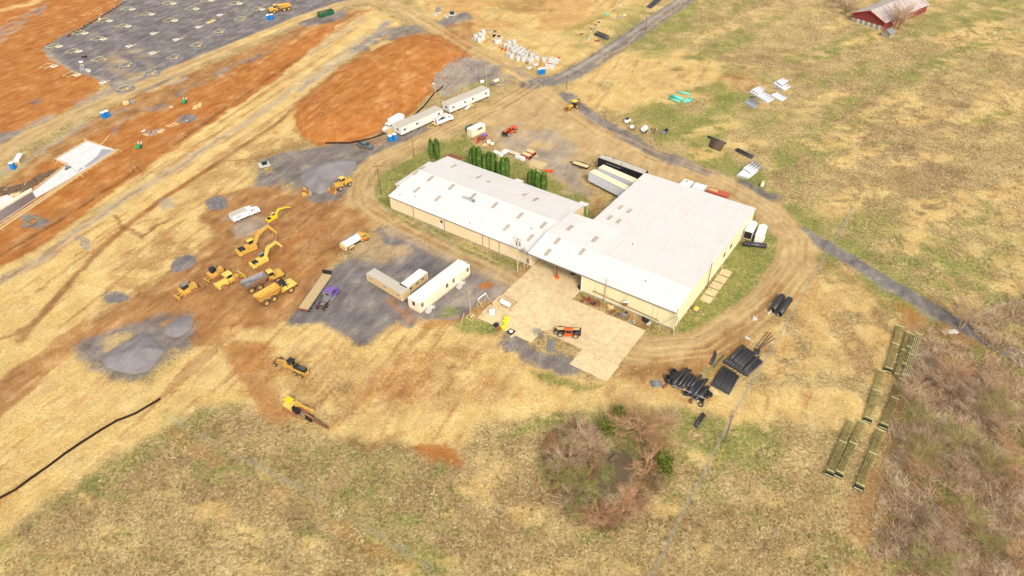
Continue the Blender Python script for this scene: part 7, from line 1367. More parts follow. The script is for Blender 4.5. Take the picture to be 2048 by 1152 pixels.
F_ = [('b', FA(232, 565)), ('b', FA(470, 625)), ('b', FA(545, 405)), ('b', FA(770, 475)), ('b', FA(845, 255)), ('b', FA(1070, 320)), ('b', FA(1120, 115)), ('b', FA(1355, 175)), ('a', FA(1375, 405)), ('a', FA(1080, 560)), ('a', FA(1365, 642)), ('b', FA(170, 805)), ('b', FA(450, 910)), ('a', FA(760, 1000)), ('c', FA(785, 725)), ('d', FA(1070, 805)), ('d', FA(1360, 900)), ('d', FA(1050, 1085)),
      ('b', FB(165, 45)), ('b', FB(440, 110)), ('b', FB(180, 252)), ('a', FB(725, 182)), ('a', FB(465, 328)), ('a', FB(195, 480)), ('b', FB(965, 45)), ('b', FB(1240, 115)), ('d', FB(1000, 245)), ('d', FB(745, 395)), ('d', FB(475, 560)), ('d', FB(195, 710)), ('b', FB(625, 8)), ('b', FA(1130, -30))]
FL = {'a': 'flat white concrete footing on the gravel pad', 'b': 'pale footing with olive batter boards beside it', 'c': 'open footing pit with batter boards', 'd': 'footing pit ringed by gravel spoil'}
SPEC = {11: 'footing with boards on the orange soil left of the pad', 12: 'cream footing in an orange pit at the pad corner', 13: 'large white footing slab at the lower corner of the pad', 0: 'pale footing nearest the left tip of the gravel pad', 8: 'white footing with a long slanted form board in the middle of the pad', 17: 'ringed footing pit nearest the haul road', 26: 'ringed footing pit with brown soil below the toilets'}
_rank = {}
for k_ in 'abcd':
    for r__, i_ in enumerate(sorted((i for i, (k, p) in enumerate(F_) if k == k_ and i not in SPEC), key=lambda i: F_[i][1][0])): _rank[i_] = ORD[r__]
for i, (k, p) in enumerate(F_):
    lab = SPEC.get(i) or FL[k] + f', {_rank[i]} of its kind from the left'; loc = tuple(G(*p))
    if k not in PROT: PROT[k] = footing(k, loc, lab)
    else: dup(PROT[k], loc, fh + .05 * math.sin(i * 3), lab)
L_, h_ = place(FB(560, 290), FB(675, 240)); t = thing('lumber_stack', 'bundle of pale timber lying between the footings', 'lumber', L_, h_)
for k in range(5): P('board', M['lumber'], t, bx(-2.4 + .3 * (k % 2), 2.4 - .3 * (k % 3), -.8 + .33 * k, -.55 + .33 * k, 0, .3 + .1 * (k % 2)))
for i, (x, y, m_, l, s) in enumerate(((540, 695, 'black', 'dark compressor beside the white box on the pad', .9), (500, 755, 'whitec', 'small white box on the gravel pad corner', .7), (510, 795, 'tan', 'tan pallet below the small white box', .6), (740, 182, 'whitec', 'small white drum at the trench on the pad edge', .5), (725, 232, 'whitec', 'white cement bag heap by the pad trench', .7), (520, 845, 'galv', 'grey trench shield lying at the pad corner', 1.6), (585, 865, 'concw', 'pale beam beside the grey trench shield', 1.2))):
    t = thing('site_box', l, 'equipment', tuple(G(*FA(x, y))), .4 * i); P('case', M[m_], t, bx(-s, s, -s * .5, s * .5, 0, s * .7, .08)); P('top_detail', M['grey'], t, bx(-s * .5, s * .3, -s * .2, s * .2, s * .7 + .001, s * .7 + .12))
# dark timbered trench along the pad's far edge
t = thing('trench', 'dark shored trench along the edge of the gravel pad', 'trench', tuple(G(*FA(700, 230))), heading(FA(430, 370), FA(1050, 0))); r_ = random.Random(9)
P('trench_floor', M['black'], t, bx(-22, 22, -.7, .9, -.01, .03)); P('spoil', M['mud'], t, *[bx(-21 + k * 1.1, -20.3 + k * 1.1, .5 + r_.uniform(-.3, .6), 1.2 + r_.uniform(0, .6), 0, r_.uniform(.2, .7)) for k in range(38)])['kind'] = 'stuff'
P('shoring', M['lumber'], t, *[bar((-20 + k * 2.2, -.9, .1), (-19.4 + k * 2.2 + r_.uniform(-.5, 1), 1.0, .4), .09) for k in range(19)])['kind'] = 'stuff'
for i, (x, y) in enumerate(((570, 185), (700, 120), (400, 268), (880, 30))):
    t = thing('layout_frame', f'{ORD[i]} thin pale survey frame from the top left on the orange soil' if 0 else ('thin pale survey frame on orange soil nearest the trench', 'thin pale survey frame higher on the orange soil', 'thin pale survey frame at the left on the orange soil', 'thin pale survey frame at the top edge on the orange soil')[i], 'survey frame', tuple(G(*FA(x, y))), fh)
    for a, b in (((-1.8, -1.2), (1.8, -1.2)), ((1.8, -1.2), (1.8, 1.2)), ((1.8, 1.2), (-1.8, 1.2)), ((-1.8, 1.2), (-1.8, -1.2))): P('board', M['lumber'], t, bar((a[0], a[1], .4), (b[0], b[1], .4), .06, .12))
# ------------------------------------------------------------------ building slab under construction, crop x/6.064, 270 + y/6.064
S7 = lambda x, y: (x / 6.064, 270 + y / 6.064)
sl_h = heading(S7(430, 770), S7(1390, 190)); so = G(*S7(430, 740)); 
def SL(x, y):
    v = G(*S7(x, y)); dx, dy = v.x - so.x, v.y - so.y; c, s = math.cos(sl_h), math.sin(sl_h); return (dx * c + dy * s, -dx * s + dy * c)
site = thing('foundation', 'long white concrete foundation slab with timber formwork beside the orange cut', 'foundation', tuple(so), sl_h)
wide = [SL(690, 300), SL(1060, 85), SL(1390, 190), SL(960, 470), SL(830, 360)]; P('slab', M['pad'], site, pl(wide, .0, .3))
P('slab', M['pad'], site, pl([SL(395, 705), SL(830, 362), SL(955, 475), SL(440, 765)], .0, .28)); P('fresh_patch', M['padwet'], site, pl([SL(1240, 180), SL(1380, 192), SL(1050, 405), SL(1020, 395), SL(1180, 270)], .302, .31)); P('fresh_patch', M['padwet'], site, pl([SL(950, 440), SL(990, 405), SL(1020, 410), SL(960, 455)], .302, .31))
def form(a, b, n):
    A_, B_ = SL(*a), SL(*b); P('form_board', M['lumber'], site, bar((A_[0], A_[1], .25), (B_[0], B_[1], .25), .12, .5)); dx, dy = B_[0] - A_[0], B_[1] - A_[1]; L_ = math.hypot(dx, dy); nx, ny = -dy / L_, dx / L_
    for k in range(n + 1): x, y = A_[0] + dx * k / max(n, 1), A_[1] + dy * k / max(n, 1); P('kicker', M['lumber'], site, bar((x - nx * .2, y - ny * .2, .55), (x + nx * 1.5, y + ny * 1.5, .05), .09))
form((680, 300), (1060, 75), 6); form((1020, 60), (1420, 200), 4); form((1430, 190), (960, 490), 8); form((820, 372), (680, 305), 3); form((390, 690), (830, 350), 7); form((960, 480), (0, 1110), 14); form((960, 500), (0, 1150), 1)
A0, A1, A2, A3 = SL(-80, 960), SL(400, 700), SL(435, 775), SL(-80, 1120); P('beam_form', M['concw'], site, pl([A0, A1, A2, A3], 0, .12))
n_ = 22
for k in range(n_):
    u = (k + .5) / n_; p = (A0[0] + (A3[0] - A0[0]) * u, A0[1] + (A3[1] - A0[1]) * u); q_ = (A1[0] + (A2[0] - A1[0]) * u, A1[1] + (A2[1] - A1[1]) * u); P('rebar', M['grey' if k % 3 else 'rust'], site, bar((p[0], p[1], .35), (q_[0], q_[1], .35), .07))
P('wall_form', M['cream'], site, pl([SL(-80, 950), SL(395, 670), SL(400, 695), SL(-80, 985)], 0, .9)); P('slab', M['pad'], site, pl([SL(-80, 800), SL(90, 735), SL(215, 790), SL(-80, 940)], 0, .35))
t = thing('ride_on_trowel', 'small grey finishing machine standing on the new slab', 'machine', (G(*S7(828, 415)).x, G(*S7(828, 415)).y, .3), sl_h); P('rotor', M['black'], t, cy((-.5, 0, 0), (-.5, 0, .15), .5, 12)); P('rotor', M['black'], t, cy((.5, 0, 0), (.5, 0, .15), .5, 12)); P('engine', M['galv'], t, bx(-.5, .5, -.35, .35, .16, .7, .06)); P('seat', M['grey'], t, bx(-.2, .2, -.2, .3, .7, 1.0))
r_ = random.Random(12)
for i, (a, b, l) in enumerate((((1215, 125), (1335, 15), 'long pale timber leaning at the top corner of the foundation'), ((0, 710), (145, 620), 'long pale timber lying left of the foundation'), ((250, 720), (320, 580), 'pale timber standing in the spoil beside the foundation'), ((290, 690), (335, 610), 'second pale timber in the spoil beside the foundation'), ((265, 630), (300, 690), 'short crossed timber in the spoil'))): 
    p, q_ = G(*S7(*a)), G(*S7(*b)); m_ = (p + q_) / 2; solid('timber', M['lumber'], l, 'timber', tuple(m_), math.atan2(q_.y - p.y, q_.x - p.x), bar((-(q_ - p).length / 2, 0, .1), ((q_ - p).length / 2, 0, .3), .25, .15), bx(-.3, .3, -.2, -.13, .05, .3))
solid('plywood_sheets', M['lumber'], 'small stack of plywood sheets beside the foundation spoil', 'plywood', tuple(G(*S7(180, 730))), .4, bx(-1.2, 1.2, -.8, .8, 0, .3), bx(-.9, 1.4, -.6, 1.0, .302, .4))
rubble('dark muddy spoil along the left side of the foundation', [S7(0, 640), S7(110, 640), S7(300, 590), S7(440, 510), S7(620, 430), S7(700, 420), S7(560, 530), S7(330, 680), S7(200, 730), S7(0, 730)], 520, .15, .55, M['pole'], 50, 'spoil', .6, 'spoil_bank')
rubble('pale debris crumbs scattered along the orange bench', [(285,268),(300,262),(318,258),(330,262),(305,274)], 120, .08, .35, M['rock'], 51, 'debris', .3, 'debris'); rubble('pale debris heap near the green machine on the orange soil', [(388,212),(402,206),(404,214),(392,218)], 40, .15, .4, M['lumber'], 52, 'debris', .4, 'debris')
# small machines on the orange cut, crop 190 + x/8.23, 180 + y/8.23
S8 = lambda x, y: (190 + x / 8.23, 180 + y / 8.23)
for (x, y, l) in ((1475, 215, 'small bright green machine with white arms on the orange cut'), (730, 955, 'small bright green machine near the end of the foundation')):
    t = thing('compact_machine', l, 'machine', tuple(G(*S8(x, y))), 1.6, 'small green machines'); P('body', M['lime'], t, bx(-1.0, .7, -.6, .6, .3, 1.1, .12)); P('arm', M['whitec'], t, bar((.6, -.4, .9), (1.9, -.5, 1.2), .2)); P('arm', M['whitec'], t, bar((.6, .4, .9), (1.9, .5, 1.2), .2)); P('roll_cage', M['lime'], t, bar((-.6, -.5, 1.1), (-.6, -.5, 1.8), .1), bar((-.6, -.5, 1.8), (-.6, .5, 1.8), .1), bar((-.6, .5, 1.8), (-.6, .5, 1.1), .1))
    for xx in (-.6, .5):
        for s in (-1, 1): wheel(t, xx, s * .7, .32, .22, 'rim', 'tyrec')
for i, (x, y, m_, l, s) in enumerate(((515, 230, 'tan', 'tan storage box on the haul road verge', 1.0), (620, 210, 'galv', 'grey white storage box beside the tan one', .85), (1255, 285, 'concw', 'pale flat stone slab on the orange cut', .6), (800, 675, 'concw', 'white concrete disc on the orange cut', .7), (1090, 685, 'tan', 'tan sand heap on the orange cut', 1.2), (1650, 295, 'tan', 'cream plank on the orange cut beside the debris', 1.0), (1515, 500, 'whitec', 'small white marker on the round gravel patch', .3), (1475, 430, 'rust', 'rusty pipe stub in the round gravel patch', .45), (1435, 720, 'concw', 'small pale stone at the straw edge', .35), (1560, 1050, 'concw', 'small pale stone on the straw slope', .4))):
    solid('site_box' if i < 2 else 'site_piece', M[m_], l, 'site item', tuple(G(*S8(x, y))), .5 + .2 * i, bx(-s, s, -s * .6, s * .6, 0, s * (1.1 if i < 2 else .4), .1), bx(-s * .4, s * .3, -s * .72, -s * .6, 0, s * .3))
for i, (x, y) in enumerate(((1200, 600), (1260, 590), (1310, 570), (1345, 555), (830, 745), (855, 730))): L_, h_ = place(S8(x - 45, y - 18), S8(x + 45, y + 18)); solid('timber_skid', M['lumber'], f'{ORD[i]} timber skid laid in a row on the orange cut', 'timber', L_, h_, bx(-1.3, 1.3, -.12, .12, 0, .2), bx(-.1, .1, -.3, .3, 0, .1), group='timber skids')
t = thing('inlet_frame', 'square olive framed inlet on the gravel patch below the foundation', 'inlet', tuple(G(*S7(400, 1050))), fh); 
for a, b in (((-1.6, -1.2), (1.6, -1.2)), ((1.6, -1.2), (1.6, 1.2)), ((1.6, 1.2), (-1.6, 1.2)), ((-1.6, 1.2), (-1.6, -1.2))): P('board', M['olive'], t, bar((a[0], a[1], .3), (b[0], b[1], .3), .1, .3))
P('pit', M['oran'], t, bx(-.6, .6, -.5, .5, 0, .12))
for i, (x, y) in enumerate(((268, 345), (275, 338), (281, 344))): solid('survey_stake', M['rust'], f'{ORD[i]} rusty survey stake from the left on the straw slope', 'stake', tuple(G(x, y)), 0, bx(-.1, .1, -.1, .1, 0, 1.6), bx(-.16, .16, -.16, .16, 0, .15), group='rusty survey stakes')
# ------------------------------------------------------------------ equipment beside the lane, crop 1230 + x/8.23, 150 + y/8.23
S9 = lambda x, y: (1230 + x / 8.23, 150 + y / 8.23)
t = thing('light_tower', 'white and black trailer generator at the left of the roadside equipment', 'generator', tuple(G(*S9(205, 790))), .9); P('body', M['whitec'], t, bx(-1.1, .9, -.6, .6, .5, 1.5, .08)); P('black_deck', M['black'], t, bx(-.9, .7, -.35, .65, 1.502, 1.75)); P('tongue', M['white'], t, bar((.9, 0, .5), (2.0, -.2, .4), .12)); wheel(t, 0, .75, .35, .2, 'rim', 'tyrec'); wheel(t, 0, -.75, .35, .2, 'rim', 'tyrec')
t = thing('small_tank_trailer', 'small white tank on a tiny trailer, second of the roadside equipment', 'trailer', tuple(G(*S9(275, 890))), .9); P('tank', M['whitec'], t, bx(-.6, .6, -.5, .5, .45, 1.3, .15)); P('frame', M['black'], t, bx(-.8, .9, -.45, .45, .35, .448)); wheel(t, 0, .62, .3, .18, 'rim', 'tyrec'); wheel(t, 0, -.62, .3, .18, 'rim', 'tyrec')
t = thing('spreader', 'round white hydroseeding tank on a green trailer beside the lane', 'tank trailer', tuple(G(*S9(480, 935))), .9); P('tank', M['whitec'], t, cy((-.9, 0, 1.2), (.9, 0, 1.2), .85, 16, .8)); P('frame', M['green'], t, bx(-1.3, 1.2, -.5, .5, .35, .5)); P('hitch', M['green'], t, bar((-1.3, 0, .4), (-2.6, -.6, .35), .14)); wheel(t, 0, .9, .4, .25, 'rim', 'tyrec'); wheel(t, 0, -.9, .4, .25, 'rim', 'tyrec')
t = thing('axle_frame', 'low frame on small wheels between the round tank and the dark mixer', 'trailer', tuple(G(*S9(630, 930))), .8); P('frame', M['grey'], t, bar((-1.4, -.3, .3), (1.2, .5, .3), .18), bar((-.5, -1.0, .3), (.6, 1.1, .3), .15)); wheel(t, -.5, -1.1, .3, .2, 'whitec', 'tyrec'); wheel(t, .6, 1.1, .3, .2, 'whitec', 'tyrec'); wheel(t, 1.2, .2, .3, .2, 'whitec', 'tyrec')
t = thing('mixer', 'black topped mixer on a grey frame, rightmost of the roadside equipment', 'mixer', tuple(G(*S9(815, 960))), .8); P('drum', M['black'], t, cy((.5, 0, .5), (1.4, .1, 1.0), .65, 14, .5)); P('frame', M['galv'], t, bx(-1.8, .4, -.5, .5, .35, .6, .05)); P('engine', M['grey'], t, bx(-1.4, -.5, -.35, .35, .602, 1.0)); wheel(t, -.3, .6, .3, .2, 'rim', 'tyrec'); wheel(t, -.3, -.6, .3, .2, 'rim', 'tyrec')
t = thing('sprayer', 'cream coloured small machine at the edge of the lane by the white pipes', 'machine', tuple(G(1524.5, 371)), 1.2); P('body', M['cream'], t, bx(-1.2, 1.0, -.5, .5, .3, .9, .15)); P('hopper', M['tan'], t, bx(-.4, .8, -.4, .4, .9, 1.3, .1)); P('axle', M['rust'], t, bar((-.5, -.8, .3), (-.5, .8, .3), .12)); wheel(t, -.5, .75, .3, .2, 'rim', 'tyrec'); wheel(t, -.5, -.75, .3, .2, 'rim', 'tyrec')
S10 = lambda x, y: (860 + x / 11.52, 120 + y / 11.52)
t = thing('tank_trailer', 'cream tank trailer on the verge beyond the farther office trailer', 'tank trailer', tuple(G(*S10(1490, 560))), heading(S10(1400, 590), S10(1600, 500))); P('tank', M['cream'], t, cy((-.3, 0, 1.1), (1.9, 0, 1.1), .6, 14)); P('engine', M['grey'], t, bx(-1.8, -.4, -.55, .55, .5, 1.3, .1)); P('frame', M['rust'], t, bx(-2.2, 1.9, -.4, .4, .35, .498)); wheel(t, -.9, .7, .35, .2, 'rim', 'tyrec'); wheel(t, -.9, -.7, .35, .2, 'rim', 'tyrec')
solid('cable_cabinet', M['whitec'], 'small white cabinet beside the dark pole on the verge', 'cabinet', tuple(G(*S10(1200, 535))), .5, bx(-.7, .7, -.35, .35, .25, 1.1), bx(-.6, -.45, -.3, .3, 0, .25), bx(.45, .6, -.3, .3, 0, .25))
t = thing('sheet_pile', 'pale broken slabs on the ground at the edge of the brush', 'slabs', tuple(G(1897, 663)), .4); 
for k in range(3): P('slab', M['concw' if k else 'tan'], t, bx(-1.2 + .8 * k, .2 + .7 * k, -.6 - .4 * k, .5 - .3 * k, .02 + .1 * k, .12 + .1 * k))
# ------------------------------------------------------------------ arborvitae and trees
def leafmat(name, lo, mid, hi, sc=1.2):
    g = NT(name); co = g.coord(); n = g.noise(co, sc, 4, .7); g.l(g.ramp(n, [(.34, alb(*lo)), (.5, alb(*mid)), (.66, alb(*hi))]), g.p.inputs['Base Color']); g.p.inputs['Roughness'].default_value = .8; g.p.inputs['Specular IOR Level'].default_value = .15; return g.m
ML = leafmat('arborvitae_leaves', (60, 88, 34), (100, 134, 54), (150, 176, 84), 2.0); MC = leafmat('cedar_leaves', (50, 72, 24), (98, 112, 34), (150, 150, 56), .9); MT = leafmat('twigs_grey_brown', (172, 140, 108), (202, 170, 134), (230, 204, 170), .3); MO = leafmat('twigs_orange_brown', (178, 130, 90), (206, 160, 118), (232, 192, 150), .3); MO2 = leafmat('twigs_olive', (128, 128, 62), (164, 158, 86), (202, 190, 120), .3)
def arbor_crown(seed, H_, R_):
    r = random.Random(seed); V = []; F = []; cores = [(r.uniform(-.2, .2) * R_, r.uniform(-.2, .2) * R_, H_ * r.uniform(.82, 1), R_ * r.uniform(.55, .8)) for _ in range(3)]
    V0, F0 = cy((0, 0, .3), (0, 0, H_ * .55), R_ * .55, 8, R_ * .6); V1, F1 = cy((0, 0, H_ * .55), (0, 0, H_ * .93), R_ * .6, 8, R_ * .1); V += V0; F += F0; k = len(V); V += V1; F += [tuple(i + k for i in f) for f in F1]
    for _ in range(1300):
        cx_, cy_, ch, cr = r.choice(cores); u = r.random() ** .8; z = .15 + u * (ch - .15); rad = cr * (math.sin(min(1, u * 1.25 + .35) * 1.5708) if u < .6 else math.sqrt(max(.02, 1 - ((u - .6) / .42) ** 2))) * r.uniform(.85, 1.12)
        a = r.uniform(0, 6.283); x, y = cx_ + rad * math.cos(a), cy_ + rad * math.sin(a); s = r.uniform(.12, .24); tx, ty = -math.sin(a), math.cos(a); k = len(V)
        V += [(x + tx * s * .5, y + ty * s * .5, z), (x - tx * s * .5, y - ty * s * .5, z), (x + math.cos(a) * .09, y + math.sin(a) * .09, z + s * 1.9)]; F.append((k, k + 1, k + 2))
    return V, F
AP = []
for k in range(3):
    t = thing('arborvitae', 'x', 'tree', (0, 0, 0), 0, 'arborvitae behind the long warehouse'); V, F = arbor_crown(k, 4.6, .72); mesh_obj('crown', V, F, ML, t); P('trunk', M['bark'], t, cy((0, 0, 0), (0, 0, .5), .1, 6)); AP.append(t)
S11 = lambda x, y: (780 + x / 4.115, 280 + y / 4.115)
AB = [((345, 155), 'left arborvitae of the pair at the far end of the long warehouse', 5.4), ((393, 158), 'right arborvitae of the pair at the far end of the long warehouse', 5.6), ((675, 225), 'first arborvitae from the left in the row of three', 4.6), ((700, 238), 'second arborvitae from the left in the row of three', 4.9), ((738, 255), 'tallest arborvitae, third from the left in the long row', 5.4), ((780, 275), 'fourth arborvitae of the long row, beginning the middle group', 4.6), ((820, 285), 'fifth arborvitae of the long row', 4.9), ((848, 298), 'sixth arborvitae of the long row, closing the middle group', 4.9), ((893, 322), 'seventh arborvitae of the long row, opening the last group', 4.4), ((930, 335), 'eighth arborvitae of the long row', 4.9), ((965, 335), 'ninth arborvitae of the long row, its last', 5.0), ((1155, 415), 'left arborvitae of the group near the concrete walk', 4.5), ((1188, 425), 'second arborvitae near the concrete walk, partly hidden', 4.9), ((1212, 440), 'third arborvitae near the concrete walk', 4.6), ((1258, 450), 'right arborvitae of the group near the concrete walk', 5.0)]
TOPY = (-15, -12, 65, 60, 50, 102, 97, 115, 165, 145, 145, 250, 238, 268, 262)
def htop(w, ty):
    lo, hi = 1.0, 20.0
    for _ in range(40):
        z = (lo + hi) / 2; d = Vector((w[0], w[1], z - CH)); yy = d.y * math.sin(PIT) + d.z * math.cos(PIT); zz = d.y * math.cos(PIT) - d.z * math.sin(PIT); x, y = d.x / zz, yy / zz; y = -_s * x + _c * y
        if 576 - FPX * y > ty: lo = z
        else: hi = z
    return z
for i, ((x, y), l, h) in enumerate(AB):
    p = G(*S11(x, y)); src = AP[i % 3]
    lx, ly = BL(*S11(x, y)); ly = max(ly, 28.9); c, s = math.cos(TH), math.sin(TH); loc = (BO[0] + lx * c - ly * s, BO[1] + lx * s + ly * c, 0)
    if i < 3: t = src; t.location = loc; t['label'] = l
    else: t = dup(src, loc, i * 1.3, l)
    hz = htop(loc, S11(0, TOPY[i])[1]); t.scale = (1.35 + .12 * (i * 7 % 5), 1.35 + .12 * (i * 3 % 5), hz / 4.6 * (.94 + .03 * (i * 5 % 4)))
def branches(seed, H_, spread, n1=9, n2=7, n3=6, thick=.1, lean=.0, multi=1):
    """bare crown of three orders of branches as thin three sided tapers"""
    r = random.Random(seed); V = []; F = []
    def limb(p, q, a, b):
        p, q = Vector(p), Vector(q); d = (q - p).normalized(); u = d.orthogonal().normalized(); w = d.cross(u); k = len(V)
        for o, rr in ((p, a), (q, b)):
            for s in range(3): V.append(tuple(o + (u * math.cos(s * 2.094) + w * math.sin(s * 2.094)) * rr))
        F.extend([(k + s, k + (s + 1) % 3, k + 3 + (s + 1) % 3, k + 3 + s) for s in range(3)])
    for m in range(multi):
        a0 = r.uniform(0, 6.28); base = Vector((.25 * (multi > 1) * math.cos(a0), .25 * (multi > 1) * math.sin(a0), 0)); top = Vector((spread * .3 * (multi > 1) * math.cos(a0), spread * .3 * (multi > 1) * math.sin(a0), H_ * .55)); limb(base, top, thick, thick * .6); limb(top, top + Vector((r.uniform(-.3, .3), r.uniform(-.3, .3), H_ * .4)), thick * .6, thick * .15)
        for i in range(n1):
            u = r.uniform(.3, 1); p = base.lerp(top, u); a = r.uniform(0, 6.28); L_ = spread * r.uniform(.6, 1.1); q1 = p + Vector((math.cos(a) * L_, math.sin(a) * L_, H_ * r.uniform(.15, .42))); limb(p, q1, thick * .4, thick * .16)
            for j in range(n2):
                v = r.uniform(.25, 1); p2 = p.lerp(q1, v); a2 = a + r.uniform(-1.1, 1.1); L2 = L_ * r.uniform(.25, .55); q2 = p2 + Vector((math.cos(a2) * L2, math.sin(a2) * L2, H_ * r.uniform(.03, .22))); limb(p2, q2, thick * .18, thick * .08)
                for k_ in range(n3):
                    p3 = p2.lerp(q2, r.uniform(.2, 1)); a3 = a2 + r.uniform(-1.4, 1.4); L3 = L2 * r.uniform(.3, .7); limb(p3, p3 + Vector((math.cos(a3) * L3, math.sin(a3) * L3, r.uniform(-.1, .35) * L3 * 2)), thick * .10, thick * .05)
    return V, F
def bare_tree(label, px, py, H_, sp, mat, seed, multi=1, thick=.14, name='bare_tree', n=(9, 7, 6), group=None):
    t = thing(name, label, 'tree', tuple(G(px, py)), seed, group); V, F = branches(seed, H_, sp, *n, thick=thick, multi=multi); mesh_obj('crown', V, F, mat, t); P('trunk', M['bark'], t, cy((0, 0, 0), (0, 0, H_ * .25), thick * 1.1, 7, thick * .9)); return t
bare_tree('bare many stemmed tree standing before the red barn, left of its twin', 1787, 60, 11, 4.0, MT, 1, 3, .17); bare_tree('bare tall tree right of the twin before the red barn', 1797, 58, 12, 4.2, MT, 2, 3, .17); bare_tree('bare shrubby tree close to the barn roof edge', 1808, 48, 8, 3.5, MT, 3, 2, .12)
for i, (x, y, h, l, m_) in enumerate(((1700, 22, 6, 'bare tree left of the red barn, nearest it', MT), (1685, 12, 7, 'bare tree second to the left of the red barn', MT), (1668, 4, 7, 'leafing olive tree farthest left of the red barn', MO2), (1690, 30, 3.5, 'bright green bush at the left corner of the barn', MC), (1715, -4, 8, 'bare tree behind the left end of the barn', MT))): bare_tree(l, x, y, h, h * .45, m_, 10 + i, 2, .11)
bare_tree('bare dark tree at the lane edge near the right brush', 1921, 655, 8, 3.6, MT, 21, 2, .14); bare_tree('bare spreading tree right of the lane edge tree', 1942, 652, 8, 4.2, MT, 22, 3, .12)
bare_tree('large bare orange brown tree above the pond', 1285, 880, 7.5, 5.2, MO, 31, 3, .13, n=(12, 9, 7)); bare_tree('bare pale tree leaning over the right bank of the pond', 1288, 948, 6, 3.4, MO, 32, 2, .11, n=(12, 9, 6))
for i, (x, y, h, sp, m_, l) in enumerate(((1158, 880, 6, 4.0, MT, 'bare grey tree at the upper left of the pond'), (1185, 900, 5, 3.4, MT, 'bare grey brown tree between the pond and the left trees'), (1140, 930, 5.5, 3.8, MT, 'bare grey tree at the left of the pond'), (1120, 955, 4.5, 3.2, MO2, 'olive budding tree at the outer left of the pond ring'), (1160, 975, 5, 3.4, MO2, 'olive budding tree at the lower left bank'), (1135, 1000, 4, 3.0, MT, 'low bare tree at the lower left of the pond ring'), (1185, 1030, 3.5, 3.2, MO, 'orange brown shrub below the pond'), (1235, 1035, 3.5, 3.0, MO, 'orange brown shrub at the lower edge of the pond ring'), (1265, 1005, 3.5, 2.8, MO, 'brown shrub at the lower right bank'), (1320, 890, 4, 2.8, MO2, 'olive shrub right of the large orange brown tree'), (1330, 850, 4.5, 3.0, MT, 'bare grey shrub at the upper right of the pond ring'), (1250, 850, 4.5, 3.0, MO, 'bare orange brown shrub at the top of the pond ring'), (1160, 1020, 3.2, 2.4, MO2, 'green tinted shrub at the lower left of the ring'))): bare_tree(l, x, y, h * .72, sp * .95, m_, 50 + i, 3, .08, 'bare_shrub', (10, 8, 7), 'trees ringing the pond')
def evergreen(label, px, py, H_, R_, seed, mat, n=1500):
    r = random.Random(seed); V = []; F = []; cl = [(r.uniform(-.5, .5) * R_, r.uniform(-.5, .5) * R_, r.uniform(.3, .95) * H_, r.uniform(.35, .6) * R_) for _ in range(12)]
    for _ in range(n):
        cx_, cy_, cz, cr = r.choice(cl); a, b = r.uniform(0, 6.28), math.asin(r.uniform(-1, 1)); q_ = cr * r.uniform(.75, 1.1) * (1.15 - .6 * cz / H_); x, y, z = cx_ + q_ * math.cos(a) * math.cos(b), cy_ + q_ * math.sin(a) * math.cos(b), max(.1, cz + q_ * math.sin(b) * 1.2); s = r.uniform(.15, .4); k = len(V); e = r.uniform(0, 6.28)
        V += [(x, y, z), (x + s * math.cos(e), y + s * math.sin(e), z + r.uniform(-.1, .2)), (x + s * math.cos(e + 1), y + s * math.sin(e + 1), z + r.uniform(0, .3))]; F.append((k, k + 1, k + 2))
    t = thing('cedar_tree', label, 'tree', tuple(G(px, py)), 0); mesh_obj('crown', V, F, mat, t); P('trunk', M['bark'], t, cy((0, 0, 0), (0, 0, H_ * .6), .16, 7, .08)); return t
evergreen('bushy bright green cedar right of the pond', 1321, 944, 5.0, 2.3, 3, MC, 2600); evergreen('dark olive evergreen shrub at the upper bank of the pond', 1215, 868, 3.2, 2.2, 4, MC, 1300); evergreen('olive evergreen shrub beside the one at the upper bank', 1238, 838, 3.0, 1.4, 5, MC, 800); evergreen('green undergrowth bush at the lower left bank of the pond', 1178, 1005, 1.6, 1.8, 6, MC, 900)
# pond water, broken jetty
w = thing('x', None, None) if False else None
gw = NT('murky_pond_water'); gw.p.inputs['Base Color'].default_value = alb(112, 96, 70); gw.p.inputs['Roughness'].default_value = .3; gw.p.inputs['Specular IOR Level'].default_value = .25; gw.bump(gw.noise(gw.coord(), 2.0, 3), .1, .05)
pv = [G(x, y) for x, y in ((1222, 908), (1245, 906), (1262, 914), (1268, 928), (1262, 946), (1248, 960), (1232, 970), (1236, 950), (1234, 934), (1226, 922))]; c0 = pv[0]
wt = mesh_obj('pond_water', [p + Vector((0, 0, .03)) for p in pv], [tuple(range(len(pv) - 1, -1, -1))], gw.m); wt['kind'] = 'structure'
t = thing('jetty', 'broken wooden bench and plank at the edge of the pond', 'bench', tuple(G(1226, 918)), .6); P('plank', M['bark'], t, bx(-.9, .9, -.5, -.3, .5, .6)); P('plank', M['bark'], t, bx(-.9, .9, -.1, .1, .5, .6)); P('leg', M['bark'], t, bx(-.8, -.65, -.5, .1, 0, .498)); P('leg', M['bark'], t, bx(.65, .8, -.5, .1, 0, .498)); P('fallen_plank', M['bark'], t, bar((-2.8, .4, .15), (-.8, 1.2, .25), .14))
